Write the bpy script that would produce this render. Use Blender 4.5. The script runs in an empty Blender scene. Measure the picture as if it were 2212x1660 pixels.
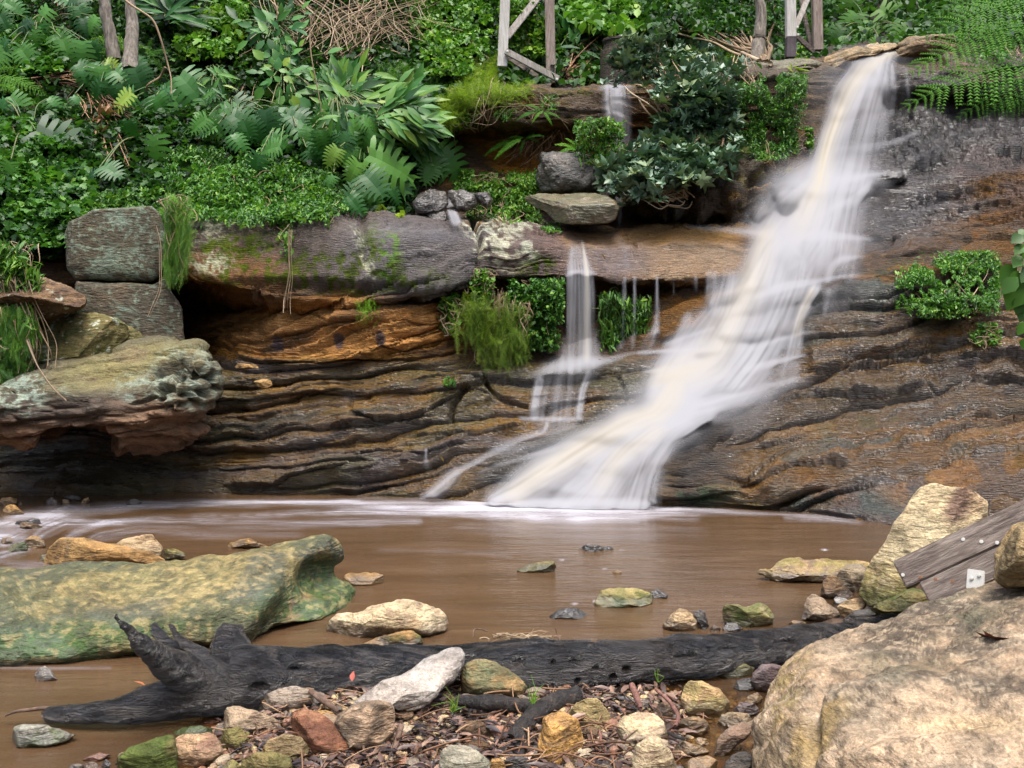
import bpy, math, random
import numpy as np
from mathutils import Vector, Matrix

rng = np.random.default_rng(7)
random.seed(7)
SC = bpy.context.scene
COL = SC.collection

# ---------------------------------------------------------------- survey of the place
# The scene was measured off the photograph on a 2212 x 1660 sheet: u right, v down.
F, CU, HV, HC = 2212.0, 1106.0, 708.0, 1.5      # focal length, centre, horizon row, eye height above the pool

def W(u, v, Y):
    """measured direction + real distance Y (m) -> world point"""
    u = np.asarray(u, float); v = np.asarray(v, float); Y = np.asarray(Y, float)
    return np.stack([(u - CU) / F * Y, Y + 0 * u, HC - (v - HV) / F * Y], -1)

def Ywater(v, z=0.0):
    return (HC - z) * F / (np.asarray(v, float) - HV)

def crop(ox, oy, k):
    return lambda pts: [(ox + p[0] * k, oy + p[1] * k) + tuple(p[2:]) for p in pts]
S3 = crop(0, 1061.8, .3603); S4 = crop(707.8, 1061.8, .3603); S5 = crop(1415.7, 1017.5, .3869)
T1 = crop(0, 0, .3732); T2 = crop(707.8, 0, .3732); T3 = crop(1415.7, 0, .3732)
T4 = crop(0, 486.6, .3732); T5 = crop(707.8, 486.6, .3732); T6 = crop(1415.7, 486.6, .3732)

# ---------------------------------------------------------------- noise
def _h(ix, iy, iz, s):
    n = (ix * 374761393 + iy * 668265263 + iz * 2147483647 + s * 974634777) & 0xffffffff
    n = ((n ^ (n >> 13)) * 1274126177) & 0xffffffff
    n = ((n ^ (n >> 16)) * 2246822519) & 0xffffffff
    return ((n ^ (n >> 15)) & 0xffffff).astype(np.float32) / 16777215.0

def vnoise(p, s=0):
    p = np.asarray(p, float)
    i = np.floor(p).astype(np.int64); f = (p - i).astype(np.float32)
    f = f * f * f * (f * (f * 6 - 15) + 10)
    x, y, z = i[..., 0], i[..., 1], i[..., 2]; fx, fy, fz = f[..., 0], f[..., 1], f[..., 2]
    def L(a, b, t): return a + (b - a) * t
    r = []
    for dz in (0, 1):
        a = L(_h(x, y, z + dz, s), _h(x + 1, y, z + dz, s), fx)
        b = L(_h(x, y + 1, z + dz, s), _h(x + 1, y + 1, z + dz, s), fx)
        r.append(L(a, b, fy))
    return L(r[0], r[1], fz) * 2 - 1

ROT = np.array([[.36, .48, -.80], [-.80, .60, 0], [.48, .64, .60]])
def fbm(p, o=4, s=0, g=.5, ridge=False):
    p = np.asarray(p, float); t = 0; a = 1.0; n = 0
    for k in range(o):
        q = vnoise(p + 17.3 * k, s + k)
        if k < o - 1: p = (p @ ROT) * 2.03
        if ridge: q = 1 - 2 * np.abs(q)
        t = t + a * q; n += a; a *= g
    return t / n

def P3(x, y=0, z=0):
    x, y, z = np.broadcast_arrays(np.asarray(x, float), y, z)
    return np.stack([x, y, z], -1)

def worley(p, s=0):
    """returns F1, F2, cell random"""
    p = np.asarray(p, float); i = np.floor(p).astype(np.int64)
    f1 = np.full(p.shape[:-1], 9.0); f2 = f1.copy(); cid = np.zeros_like(f1)
    for dx in (-1, 0, 1):
        for dy in (-1, 0, 1):
            for dz in (-1, 0, 1):
                c = i + np.array([dx, dy, dz])
                q = np.stack([_h(c[..., 0], c[..., 1], c[..., 2], s + k) for k in (1, 2, 3)], -1) + c
                d = np.linalg.norm(q - p, axis=-1)
                m = d < f1
                f2 = np.where(m, f1, np.minimum(f2, d)); f1 = np.where(m, d, f1)
                cid = np.where(m, _h(c[..., 0], c[..., 1], c[..., 2], s + 9), cid)
    return f1, f2, cid

def sstep(a, b, x):
    t = np.clip((x - a) / (b - a), 0, 1); return t * t * (3 - 2 * t)

# ---------------------------------------------------------------- objects
def tag(o, label=None, cat=None, group=None, kind=None):
    if label: o['label'] = label
    if cat: o['category'] = cat
    if group: o['group'] = group
    if kind: o['kind'] = kind
    return o

def mesh(name, verts, faces, mat=None, attrs=None, cols=None, smooth=True, parent=None, tris=None):
    """faces: (n,k) int array or list of such arrays"""
    me = bpy.data.meshes.new(name)
    verts = np.asarray(verts, np.float32).reshape(-1, 3)
    fl = faces if isinstance(faces, list) else [faces]
    fl = [np.asarray(f, np.int32) for f in fl if len(f)]
    me.vertices.add(len(verts)); me.vertices.foreach_set('co', verts.ravel())
    nl = sum(f.size for f in fl); nf = sum(len(f) for f in fl)
    me.loops.add(nl); me.loops.foreach_set('vertex_index', np.concatenate([f.ravel() for f in fl]))
    me.polygons.add(nf)
    tot = np.concatenate([np.full(len(f), f.shape[1], np.int32) for f in fl])
    st = np.concatenate([[0], np.cumsum(tot)[:-1]]).astype(np.int32)
    me.polygons.foreach_set('loop_start', st)
    me.polygons.foreach_set('loop_total', tot)
    me.update(calc_edges=True)
    me.polygons.foreach_set('use_smooth', np.full(nf, bool(smooth)))
    for k, a in (attrs or {}).items():
        at = me.attributes.new(k, 'FLOAT', 'POINT'); at.data.foreach_set('value', np.asarray(a, np.float32).ravel())
    for k, c in (cols or {}).items():
        at = me.attributes.new(k, 'FLOAT_COLOR', 'POINT')
        c = np.asarray(c, np.float32).reshape(-1, 3)
        at.data.foreach_set('color', np.concatenate([np.clip(c, 0, 1), np.ones((len(c), 1), np.float32)], 1).ravel())
    if mat: me.materials.append(mat)
    me.validate()
    o = bpy.data.objects.new(name, me); COL.objects.link(o)
    if parent: o.parent = parent
    return o

def empty(name, loc):
    o = bpy.data.objects.new(name, None); COL.objects.link(o); o.location = loc; o.empty_display_size = .1
    return o

def adopt(child, par):
    """parent a mesh whose vertices are in world space to an Empty standing at par.location"""
    child.parent = par
    child.matrix_parent_inverse = Matrix.Translation(-par.location)
    return child

def gridfaces(nr, nc, wrap=False):
    r = np.arange(nr - 1)[:, None]; c = np.arange(nc if wrap else nc - 1)[None, :]
    a = r * nc + c; b = r * nc + (c + 1) % nc
    return np.stack([a, b, b + nc, a + nc], -1).reshape(-1, 4)

def gnormals(G):
    du = np.gradient(G, axis=1); dv = np.gradient(G, axis=0)
    n = np.cross(du, dv); n /= np.linalg.norm(n, axis=-1, keepdims=True) + 1e-12
    return n

def blur(a, n=1, ax=0):
    for _ in range(n):
        p = np.concatenate([np.take(a, [0], ax), a, np.take(a, [-1], ax)], ax)
        m = a.shape[ax]
        a = .25 * np.take(p, range(0, m), ax) + .5 * np.take(p, range(1, m + 1), ax) + .25 * np.take(p, range(2, m + 2), ax)
    return a

# ---------------------------------------------------------------- materials
def new_mat(name):
    m = bpy.data.materials.new(name); m.use_nodes = True
    nt = m.node_tree; nt.nodes.clear()
    out = nt.nodes.new('ShaderNodeOutputMaterial')
    return m, nt, out

def N(nt, t, **kw):
    n = nt.nodes.new(t)
    for k, v in kw.items():
        if k.startswith('in_'):
            n.inputs[k[3:].replace('_', ' ')].default_value = v
        else: setattr(n, k, v)
    return n

def mathn(nt, op, a, b=None, c=None, clamp=False):
    n = nt.nodes.new('ShaderNodeMath'); n.operation = op; n.use_clamp = clamp
    for i, x in enumerate((a, b, c)):
        if x is None: continue
        if isinstance(x, (int, float)): n.inputs[i].default_value = x
        else: nt.links.new(x, n.inputs[i])
    return n.outputs[0]

def mixc(nt, f, a, b, mode='MIX'):
    n = nt.nodes.new('ShaderNodeMix'); n.data_type = 'RGBA'; n.blend_type = mode
    for s, x in ((n.inputs['Factor'], f), (n.inputs[6], a), (n.inputs[7], b)):
        if isinstance(x, (int, float)): s.default_value = x
        elif isinstance(x, tuple): s.default_value = tuple(x) + ((1,) if len(x) == 3 else ())
        else: nt.links.new(x, s)
    return n.outputs[2]

def noise(nt, scale, detail=4, rough=.55, vec=None, dist=0, kind='Fac'):
    n = nt.nodes.new('ShaderNodeTexNoise'); n.inputs['Scale'].default_value = scale
    n.inputs['Detail'].default_value = detail; n.inputs['Roughness'].default_value = rough
    n.inputs['Distortion'].default_value = dist
    if vec is not None: nt.links.new(vec, n.inputs['Vector'])
    return n.outputs[kind]

def ramp(nt, x, pts):
    n = nt.nodes.new('ShaderNodeValToRGB'); e = n.color_ramp.elements
    while len(e) < len(pts): e.new(.5)
    for k, (p, c) in enumerate(pts):
        e[k].position = p; e[k].color = (c, c, c, 1) if isinstance(c, (int, float)) else tuple(c) + (1,)
    nt.links.new(x, n.inputs[0]); return n.outputs[0]

def rock_material(name, strat=0.0, bumpk=1.0, wetrough=.16, fine=1.0):
    """colour from the vertex attribute 'tint' (stone colour, stains, lichen), wetness from 'wet'; grain and relief from noise"""
    m, nt, out = new_mat(name)
    pos = N(nt, 'ShaderNodeNewGeometry').outputs['Position']
    tint = N(nt, 'ShaderNodeAttribute', attribute_name='tint').outputs['Color']
    wet = N(nt, 'ShaderNodeAttribute', attribute_name='wet').outputs['Fac']
    mp = N(nt, 'ShaderNodeMapping'); nt.links.new(pos, mp.inputs['Vector'])
    mp.inputs['Rotation'].default_value = (0, math.radians(8), 0)
    mp.inputs['Scale'].default_value = (1, 1, 1 + strat * 7)
    g1 = noise(nt, 9, 6, .62, mp.outputs[0], .4); g2 = noise(nt, 60 * fine, 5, .65, pos); g3 = noise(nt, 260 * fine, 3, .6, pos)
    a = mathn(nt, 'MULTIPLY_ADD', g1, 1.9, .05); b = mathn(nt, 'MULTIPLY_ADD', g2, 1.7, .15)
    c = mathn(nt, 'MULTIPLY', a, b)
    c = mathn(nt, 'MULTIPLY', c, mathn(nt, 'MULTIPLY_ADD', g3, 1.4, .3))
    comb = N(nt, 'ShaderNodeCombineColor')
    for k in range(3): nt.links.new(c, comb.inputs[k])
    colr = mixc(nt, 1.0, tint, comb.outputs[0], 'MULTIPLY')
    # small hue drift
    hn = noise(nt, 3.5, 3, .6, pos)
    colr = mixc(nt, ramp(nt, hn, [(.35, 0.0), (.7, .30)]), colr, mixc(nt, 1.0, colr, (1.25, .92, .62), 'MULTIPLY'))
    bs = N(nt, 'ShaderNodeBsdfPrincipled')
    nt.links.new(colr, bs.inputs['Base Color'])
    wn = noise(nt, 5, 5, .65, mp.outputs[0])
    wr = mathn(nt, 'MULTIPLY_ADD', wn, 1.3, wetrough - .50, clamp=True)
    wr = mathn(nt, 'MAXIMUM', wr, .09)
    ro = nt.nodes.new('ShaderNodeMix'); nt.links.new(wet, ro.inputs[0]); ro.inputs[2].default_value = .85; nt.links.new(wr, ro.inputs[3])
    nt.links.new(ro.outputs[0], bs.inputs['Roughness'])
    sp = mathn(nt, 'MULTIPLY_ADD', wet, .5, .15); nt.links.new(sp, bs.inputs['Specular IOR Level'])
    nt.links.new(mathn(nt, 'MULTIPLY', wet, .45), bs.inputs['Coat Weight']); bs.inputs['Coat Roughness'].default_value = .10
    h1 = noise(nt, 17, 7, .60, mp.outputs[0], .3); h2 = noise(nt, 120 * fine, 4, .6, pos)
    h = mathn(nt, 'MULTIPLY_ADD', h1, .10 * bumpk, mathn(nt, 'MULTIPLY', h2, .007 * bumpk))
    h = mathn(nt, 'MULTIPLY', h, mathn(nt, 'MULTIPLY_ADD', wet, -.45, 1.0))
    bp = N(nt, 'ShaderNodeBump'); bp.inputs['Strength'].default_value = 1; bp.inputs['Distance'].default_value = 1.0
    nt.links.new(h, bp.inputs['Height']); nt.links.new(bp.outputs[0], bs.inputs['Normal']); nt.links.new(bp.outputs[0], bs.inputs['Coat Normal'])
    nt.links.new(bs.outputs[0], out.inputs[0])
    return m

MAT_CLIFF = rock_material('cliff_sandstone', strat=.8, bumpk=.8)
MAT_BOULDER = rock_material('boulder_stone', strat=.3, bumpk=.35, fine=1.6)
MAT_BIG = rock_material('big_boulder_stone', strat=.3, bumpk=.38, fine=1.3)
# ================================================================ the rock terraces
# break lines (u, v, distance) of the terraces, top to bottom
LINES = [
 [(-350,235,11.6),(700,232,11.6),(880,212,11.5),(1000,195,11.3),(1200,185,11.3),(1300,176,11.3),(1370,182,11.4),(1450,170,11.6),(1560,148,11.7),(1700,132,11.8),(1740,124,11.9),(1800,112,12.0),(1860,96,12.1),(1905,104,12.1),(1945,110,12.0),(1990,110,11.7),(2212,118,11.3),(2560,110,11.0)],
 [(-350,240,11.5),(700,240,11.4),(880,222,11.2),(1000,206,10.95),(1200,198,10.9),(1300,192,10.9),(1370,192,11.1),(1560,172,11.2),(1700,160,11.3),(1790,156,11.3),(1850,128,11.6),(1905,118,11.6),(1960,136,11.4),(2212,140,10.8),(2560,135,10.6)],
 [(-350,300,11.0),(700,300,11.0),(880,256,11.05),(1000,266,10.9),(1200,262,10.8),(1300,262,10.9),(1370,250,11.1),(1560,235,11.2),(1700,225,11.25),(1790,225,11.3),(1900,210,11.45),(1960,186,11.3),(2212,205,10.8),(2560,205,10.5)],
 [(-350,330,10.9),(700,330,10.9),(880,285,11.6),(1000,288,11.3),(1200,285,11.3),(1300,285,11.2),(1370,290,11.3),(1560,275,11.2),(1700,280,11.25),(1790,290,11.2),(1900,245,11.4),(1960,215,11.5),(2212,232,11.1),(2560,235,10.8)],
 [(-350,360,10.7),(700,370,10.6),(880,350,11.3),(1000,352,11.2),(1200,352,11.15),(1300,350,11.1),(1400,335,11.0),(1600,335,10.9),(1700,330,11.1),(1790,350,11.1),(1900,330,11.1),(2000,300,10.95),(2212,290,10.7),(2560,290,10.4)],
 [(-350,400,10.5),(700,420,10.3),(880,412,10.9),(1000,405,10.95),(1200,402,10.9),(1300,410,11.0),(1400,380,10.8),(1600,380,10.6),(1700,372,10.8),(1780,388,10.9),(1900,380,10.75),(2000,375,10.6),(2212,355,10.3),(2560,345,10.0)],
 [(-350,440,10.3),(700,448,10.1),(880,452,10.6),(1000,450,10.9),(1200,452,10.9),(1300,455,10.8),(1400,440,10.6),(1600,458,10.4),(1660,440,10.5),(1780,410,10.5),(1900,396,10.55),(2000,392,10.4),(2212,372,10.05),(2560,360,9.8)],
 [(-350,470,10.2),(375,455,10.1),(700,455,10.0),(880,470,10.4),(1000,476,10.6),(1200,484,10.8),(1400,486,11.1),(1600,484,10.9),(1660,480,10.5),(1780,480,10.3),(1880,490,10.2),(2000,492,10.15),(2212,500,9.85),(2560,500,9.6)],
 [(-350,480,10.0),(375,462,9.95),(700,460,9.85),(880,474,9.9),(1000,480,9.95),(1200,490,10.2),(1400,492,10.45),(1600,498,10.4),(1660,506,10.3),(1780,512,10.2),(1880,518,10.15),(2000,520,10.0),(2212,524,9.7),(2560,520,9.4)],
 [(-350,520,9.9),(150,520,9.9),(375,500,9.6),(700,510,9.4),(880,520,9.4),(1000,530,9.55),(1200,530,9.75),(1400,535,9.95),(1600,545,10.0),(1660,545,10.05),(1780,548,9.95),(1880,552,9.9),(2000,548,9.8),(2212,545,9.55),(2560,540,9.2)],
 [(-350,600,9.8),(150,600,9.8),(345,598,9.6),(385,606,9.35),(450,625,9.3),(600,648,9.25),(760,655,9.3),(900,640,9.35),(1000,612,9.4),(1060,600,9.6),(1200,600,9.65),(1300,604,9.7),(1400,610,9.72),(1500,602,9.72),(1600,596,9.75),(1700,590,9.8),(1800,598,9.75),(1900,590,9.7),(2000,575,9.65),(2212,560,9.4),(2560,560,9.1)],
 [(-350,630,9.8),(150,640,9.8),(345,640,10.2),(385,645,10.7),(450,665,10.6),(600,668,9.8),(760,666,9.55),(900,655,9.55),(1000,634,9.8),(1060,622,10.0),(1200,620,10.1),(1300,622,10.2),(1400,624,10.1),(1500,618,10.0),(1600,616,9.9),(1700,616,9.7),(1800,612,9.65),(1900,604,9.6),(2000,600,9.5),(2212,600,9.3),(2560,600,9.0)],
 [(-350,740,9.7),(150,745,9.7),(345,745,10.2),(385,748,10.6),(440,752,10.5),(600,700,9.5),(760,690,9.40),(900,690,9.42),(1000,690,9.8),(1060,690,9.95),(1200,690,10.0),(1300,690,9.95),(1400,680,9.85),(1500,660,9.75),(1600,655,9.7),(1700,650,9.55),(1800,640,9.5),(1900,650,9.4),(2000,650,9.35),(2212,650,9.1),(2560,650,8.8)],
 [(-350,790,9.6),(345,790,10.0),(385,780,10.0),(450,775,9.9),(600,772,9.45),(760,768,9.40),(900,764,9.45),(1000,768,9.65),(1060,770,9.7),(1200,772,9.7),(1300,770,9.7),(1400,752,9.7),(1500,735,9.65),(1600,722,9.5),(1700,712,9.45),(1800,712,9.3),(1900,720,9.25),(2000,720,9.2),(2212,715,8.95),(2560,710,8.7)],
 [(-350,850,9.55),(345,850,9.6),(600,800,9.42),(900,800,9.40),(1060,800,9.5),(1200,798,9.45),(1300,795,9.4),(1400,790,9.4),(1600,785,9.35),(1800,790,9.15),(2000,800,9.0),(2212,790,8.75),(2560,780,8.5)],
 [(-350,900,9.5),(345,900,9.5),(600,870,9.4),(900,870,9.35),(1000,872,9.35),(1140,880,9.3),(1300,880,9.25),(1400,880,9.2),(1500,872,9.1),(1600,880,9.0),(1800,880,8.85),(2000,880,8.75),(2212,870,8.5),(2560,860,8.3)],
 [(-350,980,9.45),(345,980,9.45),(600,960,9.3),(900,950,9.2),(1140,950,9.1),(1300,955,9.0),(1400,960,8.9),(1600,960,8.75),(1800,960,8.6),(2000,960,8.4),(2212,960,8.2),(2560,960,8.0)],
 [(-350,1030,9.4),(345,1030,9.4),(600,1030,9.25),(900,1030,9.1),(1140,1030,8.85),(1400,1030,8.75),(1600,1040,8.5),(1800,1050,8.25),(2000,1060,7.95),(2212,1070,7.75),(2560,1070,7.5)],
]
def wl(u, v): return (u, v, float(Ywater(v)))
LINES.append([wl(-350,1072),wl(345,1068),wl(600,1068),wl(900,1075),wl(1100,1090),wl(1400,1092),wl(1500,1094),wl(1650,1100),wl(1800,1114),wl(1900,1132),wl(2000,1145),wl(2212,1165),wl(2560,1175)])
DU = 2.7
US = np.arange(-350, 2560, DU)

def build_sheet(lines, us, rows, sm=10):
    V = np.array([np.interp(us, [p[0] for p in l], [p[1] for p in l]) for l in lines])
    Yv = np.array([np.interp(us, [p[0] for p in l], [p[2] for p in l]) for l in lines])
    V = blur(V, 30, 1); Yv = blur(Yv, 30, 1)
    G = []
    for k in range(len(lines) - 1):
        t = np.linspace(0, 1, rows[k], endpoint=False)[:, None]
        G.append(np.stack([V[k] * (1 - t) + V[k + 1] * t, Yv[k] * (1 - t) + Yv[k + 1] * t], -1))
    G.append(np.stack([V[-1], Yv[-1]], -1)[None])
    G = np.concatenate(G, 0)
    G = blur(G, sm, 0)
    return G[..., 0], G[..., 1]

def rowcount(lines, step=2.3):
    r = []
    for a, b in zip(lines[:-1], lines[1:]):
        u = np.linspace(0, 2212, 30)
        dv = np.interp(u, [p[0] for p in b], [p[1] for p in b]) - np.interp(u, [p[0] for p in a], [p[1] for p in a])
        dy = np.interp(u, [p[0] for p in b], [p[2] for p in b]) - np.interp(u, [p[0] for p in a], [p[2] for p in a])
        r.append(max(6, int(np.sqrt(np.mean(dv ** 2) + np.mean((dy * 60) ** 2)) / step)))
    return r

VV, YY = build_sheet(LINES, US, rowcount(LINES))
UU = np.broadcast_to(US, VV.shape)
G = W(UU, VV, YY)
# extra skirt under the water
last = G[-1:].copy()
sk = np.concatenate([last + np.array([0, -.12 * k, -.16 * k]) for k in (1, 2, 3)], 0)
G = np.concatenate([G, sk], 0)
UU = np.concatenate([UU, np.repeat(UU[-1:], 3, 0)]); VV = np.concatenate([VV, np.repeat(VV[-1:], 3, 0) + np.array([[6], [12], [18]])])
NR, NC = G.shape[:2]

def zone(u0, v0, ru, rv, ang=0, soft=.35, uu=None, vv=None, wob=0.0):
    uu = UU if uu is None else uu; vv = VV if vv is None else vv
    a = math.radians(ang); du = uu - u0; dv = vv - v0
    x = (du * math.cos(a) - dv * math.sin(a)) / ru; y = (du * math.sin(a) + dv * math.cos(a)) / rv
    d = np.sqrt(x * x + y * y) + wob
    return 1 - sstep(1 - soft, 1 + soft, d)

gx, gy, gz = G[..., 0], G[..., 1], G[..., 2]
# dip of the beds varies over the place
dip = np.interp(UU, [-300, 500, 1100, 1500, 2300], [3, 5, 7, 9, 11])
dip = dip + 9 * zone(720, 690, 320, 110) + 5 * zone(700, 560, 400, 100) - 8 * zone(1150, 230, 350, 160) - 8 * zone(1900, 260, 500, 160)
dip = np.radians(dip)
warp = fbm(G * .7, 3, 11) * .22 + fbm(G * 2.3, 3, 12) * .055
hh = gz * np.cos(dip) - gx * np.sin(dip) + warp

def beds(h, thick, along, seed, jit=.35):
    q = h / thick
    q = q + jit * vnoise(P3(along * .6, np.floor(q) * 7.1, 0), seed + 5)
    i = np.floor(q); t = q - i
    pr = vnoise(P3(along * .9, i * 3.7, i * 1.3), seed) * .6 + vnoise(P3(along * 3.1, i * 5.7, i * 2.3), seed + 1) * .4
    pn = vnoise(P3(along * .9, (i + 1) * 3.7, (i + 1) * 1.3), seed) * .6 + vnoise(P3(along * 3.1, (i + 1) * 5.7, (i + 1) * 2.3), seed + 1) * .4
    k = sstep(.80, 1.0, t)
    return i, t, pr * (1 - k) + pn * k
i1, t1, b1 = beds(hh, .27, gx, 21)
i2, t2, b2 = beds(hh + .04 * fbm(G * 4, 2, 33), .085, gx * 1.7, 22)
i3, t3, b3 = beds(hh + .02 * fbm(G * 9, 2, 34), .028, gx * 3.1, 23)
cr1 = np.exp(-(np.minimum(t1, 1 - t1) / .032) ** 2) * sstep(-.25, .3, vnoise(P3(gx * 1.4, i1 * 3.3, 1), 40))
cr2 = np.exp(-(np.minimum(t2, 1 - t2) / .10) ** 2) * sstep(-.1, .5, vnoise(P3(gx * 2.6, i2 * 3.3, 2), 41))

smooth_ledge = np.maximum(zone(1430, 545, 230, 62), zone(700, 540, 360, 70) * .6)
rubble = zone(1545, 410, 200, 80)
blackw = zone(2060, 300, 210, 75)
lowL = sstep(770, 800, VV) * (1 - sstep(1380, 1480, UU))
lowR = sstep(600, 640, VV) * sstep(1500, 1640, UU)
upper = 1 - sstep(380, 440, VV)
slabs = zone(730, 710, 330, 75)
amp = .55 + .15 * slabs - .20 * lowL - .05 * lowR - .42 * smooth_ledge
D = (amp + .5 * lowR + .25 * lowL) * .085 * b1 + (amp - .08 * lowL + .15 * lowR) * (.045 * b2 + .018 * b3) - amp * (.090 * cr1 + .035 * cr2) + amp * (1.0 * .085 * (t2 - .5) * sstep(-.4, .3, vnoise(P3(gx * 1.3, i2 * 2.3, 5), 44)) + .5 * .027 * (t3 - .5) + .30 * .27 * (t1 - .6) * sstep(-.3, .3, vnoise(P3(gx * .9, i1 * 2.3, 5), 45)))
def pillows(T, seed, jit=.3):
    q = (hh + .05 * fbm(P3(gx * 1.2, gy, gz * 1.2), 2, seed)) / T; q = q + jit * vnoise(P3(gx * .5, np.floor(q) * 5.1, 0), seed + 1)
    i = np.floor(q); t = q - i; pr = np.sqrt(np.clip(1 - np.abs(2 * t ** .8 - 1) ** 2.6, 0, 1))
    on = sstep(-.9, -.3, vnoise(P3(gx * .7, i * 3.1, 2), seed + 2)); return (pr - .75) * (.35 + .65 * on), i, t, np.exp(-(np.minimum(t, 1 - t) / .035) ** 2) * on
pA, iA, tA, cA = pillows(.31, 141); pB, iB, tB, cB = pillows(.25, 151, .45)
D += lowR * .23 * pA + lowR * .03 * pB + lowL * .15 * pB + .05 * lowL * pA
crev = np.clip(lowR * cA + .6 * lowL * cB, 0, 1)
big = fbm(G * 1.1, 4, 51)
mid = fbm(G * 3.6, 4, 52)
D += .07 * big + .035 * mid * (1 - .5 * smooth_ledge) + (.018 * fbm(P3(gx*10,gy*10,hh*22), 4, 53)) * (1 - .6*smooth_ledge)
# single ledges read off the photograph: (line, step m, height of the step, groove width)
LEDGES = [
 (T5([(-700,800),(0,785),(300,775),(600,760),(880,735)]),.10,26,5),(T5([(480,900),(560,885),(700,872),(760,850),(830,880),(900,908),(1000,890),(1200,845)]),.09,22,5),
 (T5([(640,945),(800,935),(880,960),(960,1000),(1080,1050),(1160,1062)]),.10,24,5),(T5([(120,1075),(300,1130),(480,1125),(560,1085),(700,1010),(800,945)]),.12,30,6),
 (T5([(0,1152),(120,1147),(300,1137),(520,1142),(730,1137)]),.08,20,4),(T5([(460,1225),(700,1215),(900,1208),(1050,1182),(1180,1160)]),.07,14,4),
 (T5([(130,1330),(300,1302),(420,1300),(560,1332),(700,1282),(880,1245),(950,1232)]),.09,16,5),(T5([(60,1424),(250,1397),(330,1372),(540,1362)]),.07,14,5),
 (T5([(880,1415),(980,1372),(1050,1332),(1200,1296),(1400,1250)]),.05,14,4),(T5([(250,665),(340,700),(440,722),(560,690),(700,660),(830,640)]),.10,30,5),
 (T5([(-20,605),(100,585),(160,620),(240,655)]),.09,20,4),(T5([(0,770),(130,750),(250,742),(330,750)]),.08,24,4),(T5([(390,520),(480,560),(560,580),(700,560)]),.06,18,4),
 (T5([(1180,905),(1300,895),(1480,890),(1720,880)]),.10,16,4),(T5([(1490,1100),(1700,1070),(1850,1030)]),.10,40,5),(T5([(1560,330),(1700,320),(1860,315),(2134,295)]),.09,26,6),
 (T6([(1000,475),(1200,432),(1380,402),(1520,372)]),.10,24,5),(T6([(1020,395),(1200,340),(1350,290),(1620,240)]),.05,16,4),(T6([(830,872),(1000,873),(1250,850),(1440,802),(1700,800),(2134,805),(2500,800)]),.12,30,6),
 (T6([(700,1040),(900,1012),(1100,1003),(1300,987),(1480,960),(1560,932),(1640,965),(1760,968),(2000,942),(2134,945),(2500,940)]),.14,30,7),
 (T6([(1200,735),(1400,752),(1600,700),(1900,692),(2134,655),(2500,620)]),.09,24,5),(T6([(300,1340),(450,1342),(700,1302),(900,1250)]),.08,26,5),
 (T6([(280,1330),(340,1268),(430,1192),(560,1160)]),.07,22,4),(T6([(-40,1595),(200,1582),(500,1522),(800,1442),(1050,1417),(1150,1400)]),.12,44,6),
 (T6([(1130,1402),(1300,1362),(1500,1312),(1700,1262),(1980,1200)]),.11,34,5),(T6([(1260,1165),(1400,1100),(1500,1080),(1700,1062)]),.06,16,4),(T6([(1640,1382),(1850,1385),(2134,1342),(2500,1290)]),.09,26,5),
 (T6([(1680,1020),(1760,1000),(1870,980),(2134,1000),(2500,1010)]),.08,16,5),(T6([(0,130),(800,160),(1220,165)]),.05,20,4),(T6([(240,520),(700,420),(1000,330),(1160,290)]),.10,22,5),
 (T6([(0,680),(300,620),(560,600)]),.08,22,4),(T6([(0,740),(240,725),(900,640)]),.08,24,4),(T6([(200,790),(700,770),(850,760)]),.08,24,4),
 (T4([(1180,1000),(1480,1015),(1650,985),(1800,955),(2000,945)]),.09,20,5),(T4([(1200,1175),(1500,1185),(1800,1150),(2134,1160)]),.07,16,4),
 (T4([(-600,1540),(0,1557),(500,1557),(850,1557),(980,1512),(1020,1470)]),.13,24,7),(T4([(1280,1510),(1450,1520),(1600,1505),(1700,1442),(1900,1402),(2134,1335)]),.12,24,7),
 (T4([(1230,705),(1360,727),(1600,655),(1900,572),(2134,545)]),.15,34,7),(T4([(1100,655),(1300,598),(1660,505),(2000,440)]),.10,26,5),
 (T4([(1200,1100),(1400,1120),(1700,1085),(1900,1060)]),.04,14,3),(T4([(1150,1290),(1500,1300),(1900,1260),(2134,1220)]),.05,16,4),(T4([(-300,1430),(400,1440),(900,1410)]),.05,20,4),
 (T4([(1690,500),(1800,535),(1900,560),(2080,590)]),.05,22,3),
 (T2([(400,610),(620,600),(800,585),(1000,572),(1300,575)]),.07,18,4),(T2([(500,700),(640,690),(900,640),(1150,620),(1500,650)]),.06,18,4),(T2([(700,545),(1000,530),(1300,540),(1600,520)]),.04,12,3),
 (T3([(860,420),(980,425),(1120,430)]),.10,18,4),(T3([(860,482),(1060,492)]),.07,14,4),(T3([(350,478),(600,470),(880,460)]),.10,22,4),(T3([(840,590),(1010,585)]),.05,14,3),(T3([(840,700),(1000,690)]),.05,14,3),
 (T3([(1370,440),(1500,452),(1700,425),(2134,402),(2500,400)]),.10,22,5),(T3([(1300,512),(1500,522),(1800,500),(2134,472),(2500,470)]),.08,20,5),(T3([(1100,855),(1300,822),(1540,735),(1700,700)]),.08,22,5),
 (T3([(930,1035),(1250,1012),(1450,1002),(1700,962),(1900,920),(2134,900),(2500,880)]),.14,26,5),(T3([(400,1335),(700,1352),(1200,1382),(1600,1392),(2000,1402),(2500,1400)]),.10,22,5),(T3([(1190,1470),(1400,1478),(1600,1462),(1700,1440)]),.08,20,5),
 (T3([(1640,1290),(1800,1210),(2000,1190),(2134,1200)]),.05,22,4),(T3([(1700,1080),(1800,1040),(1900,1030)]),.05,18,4),
]
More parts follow.
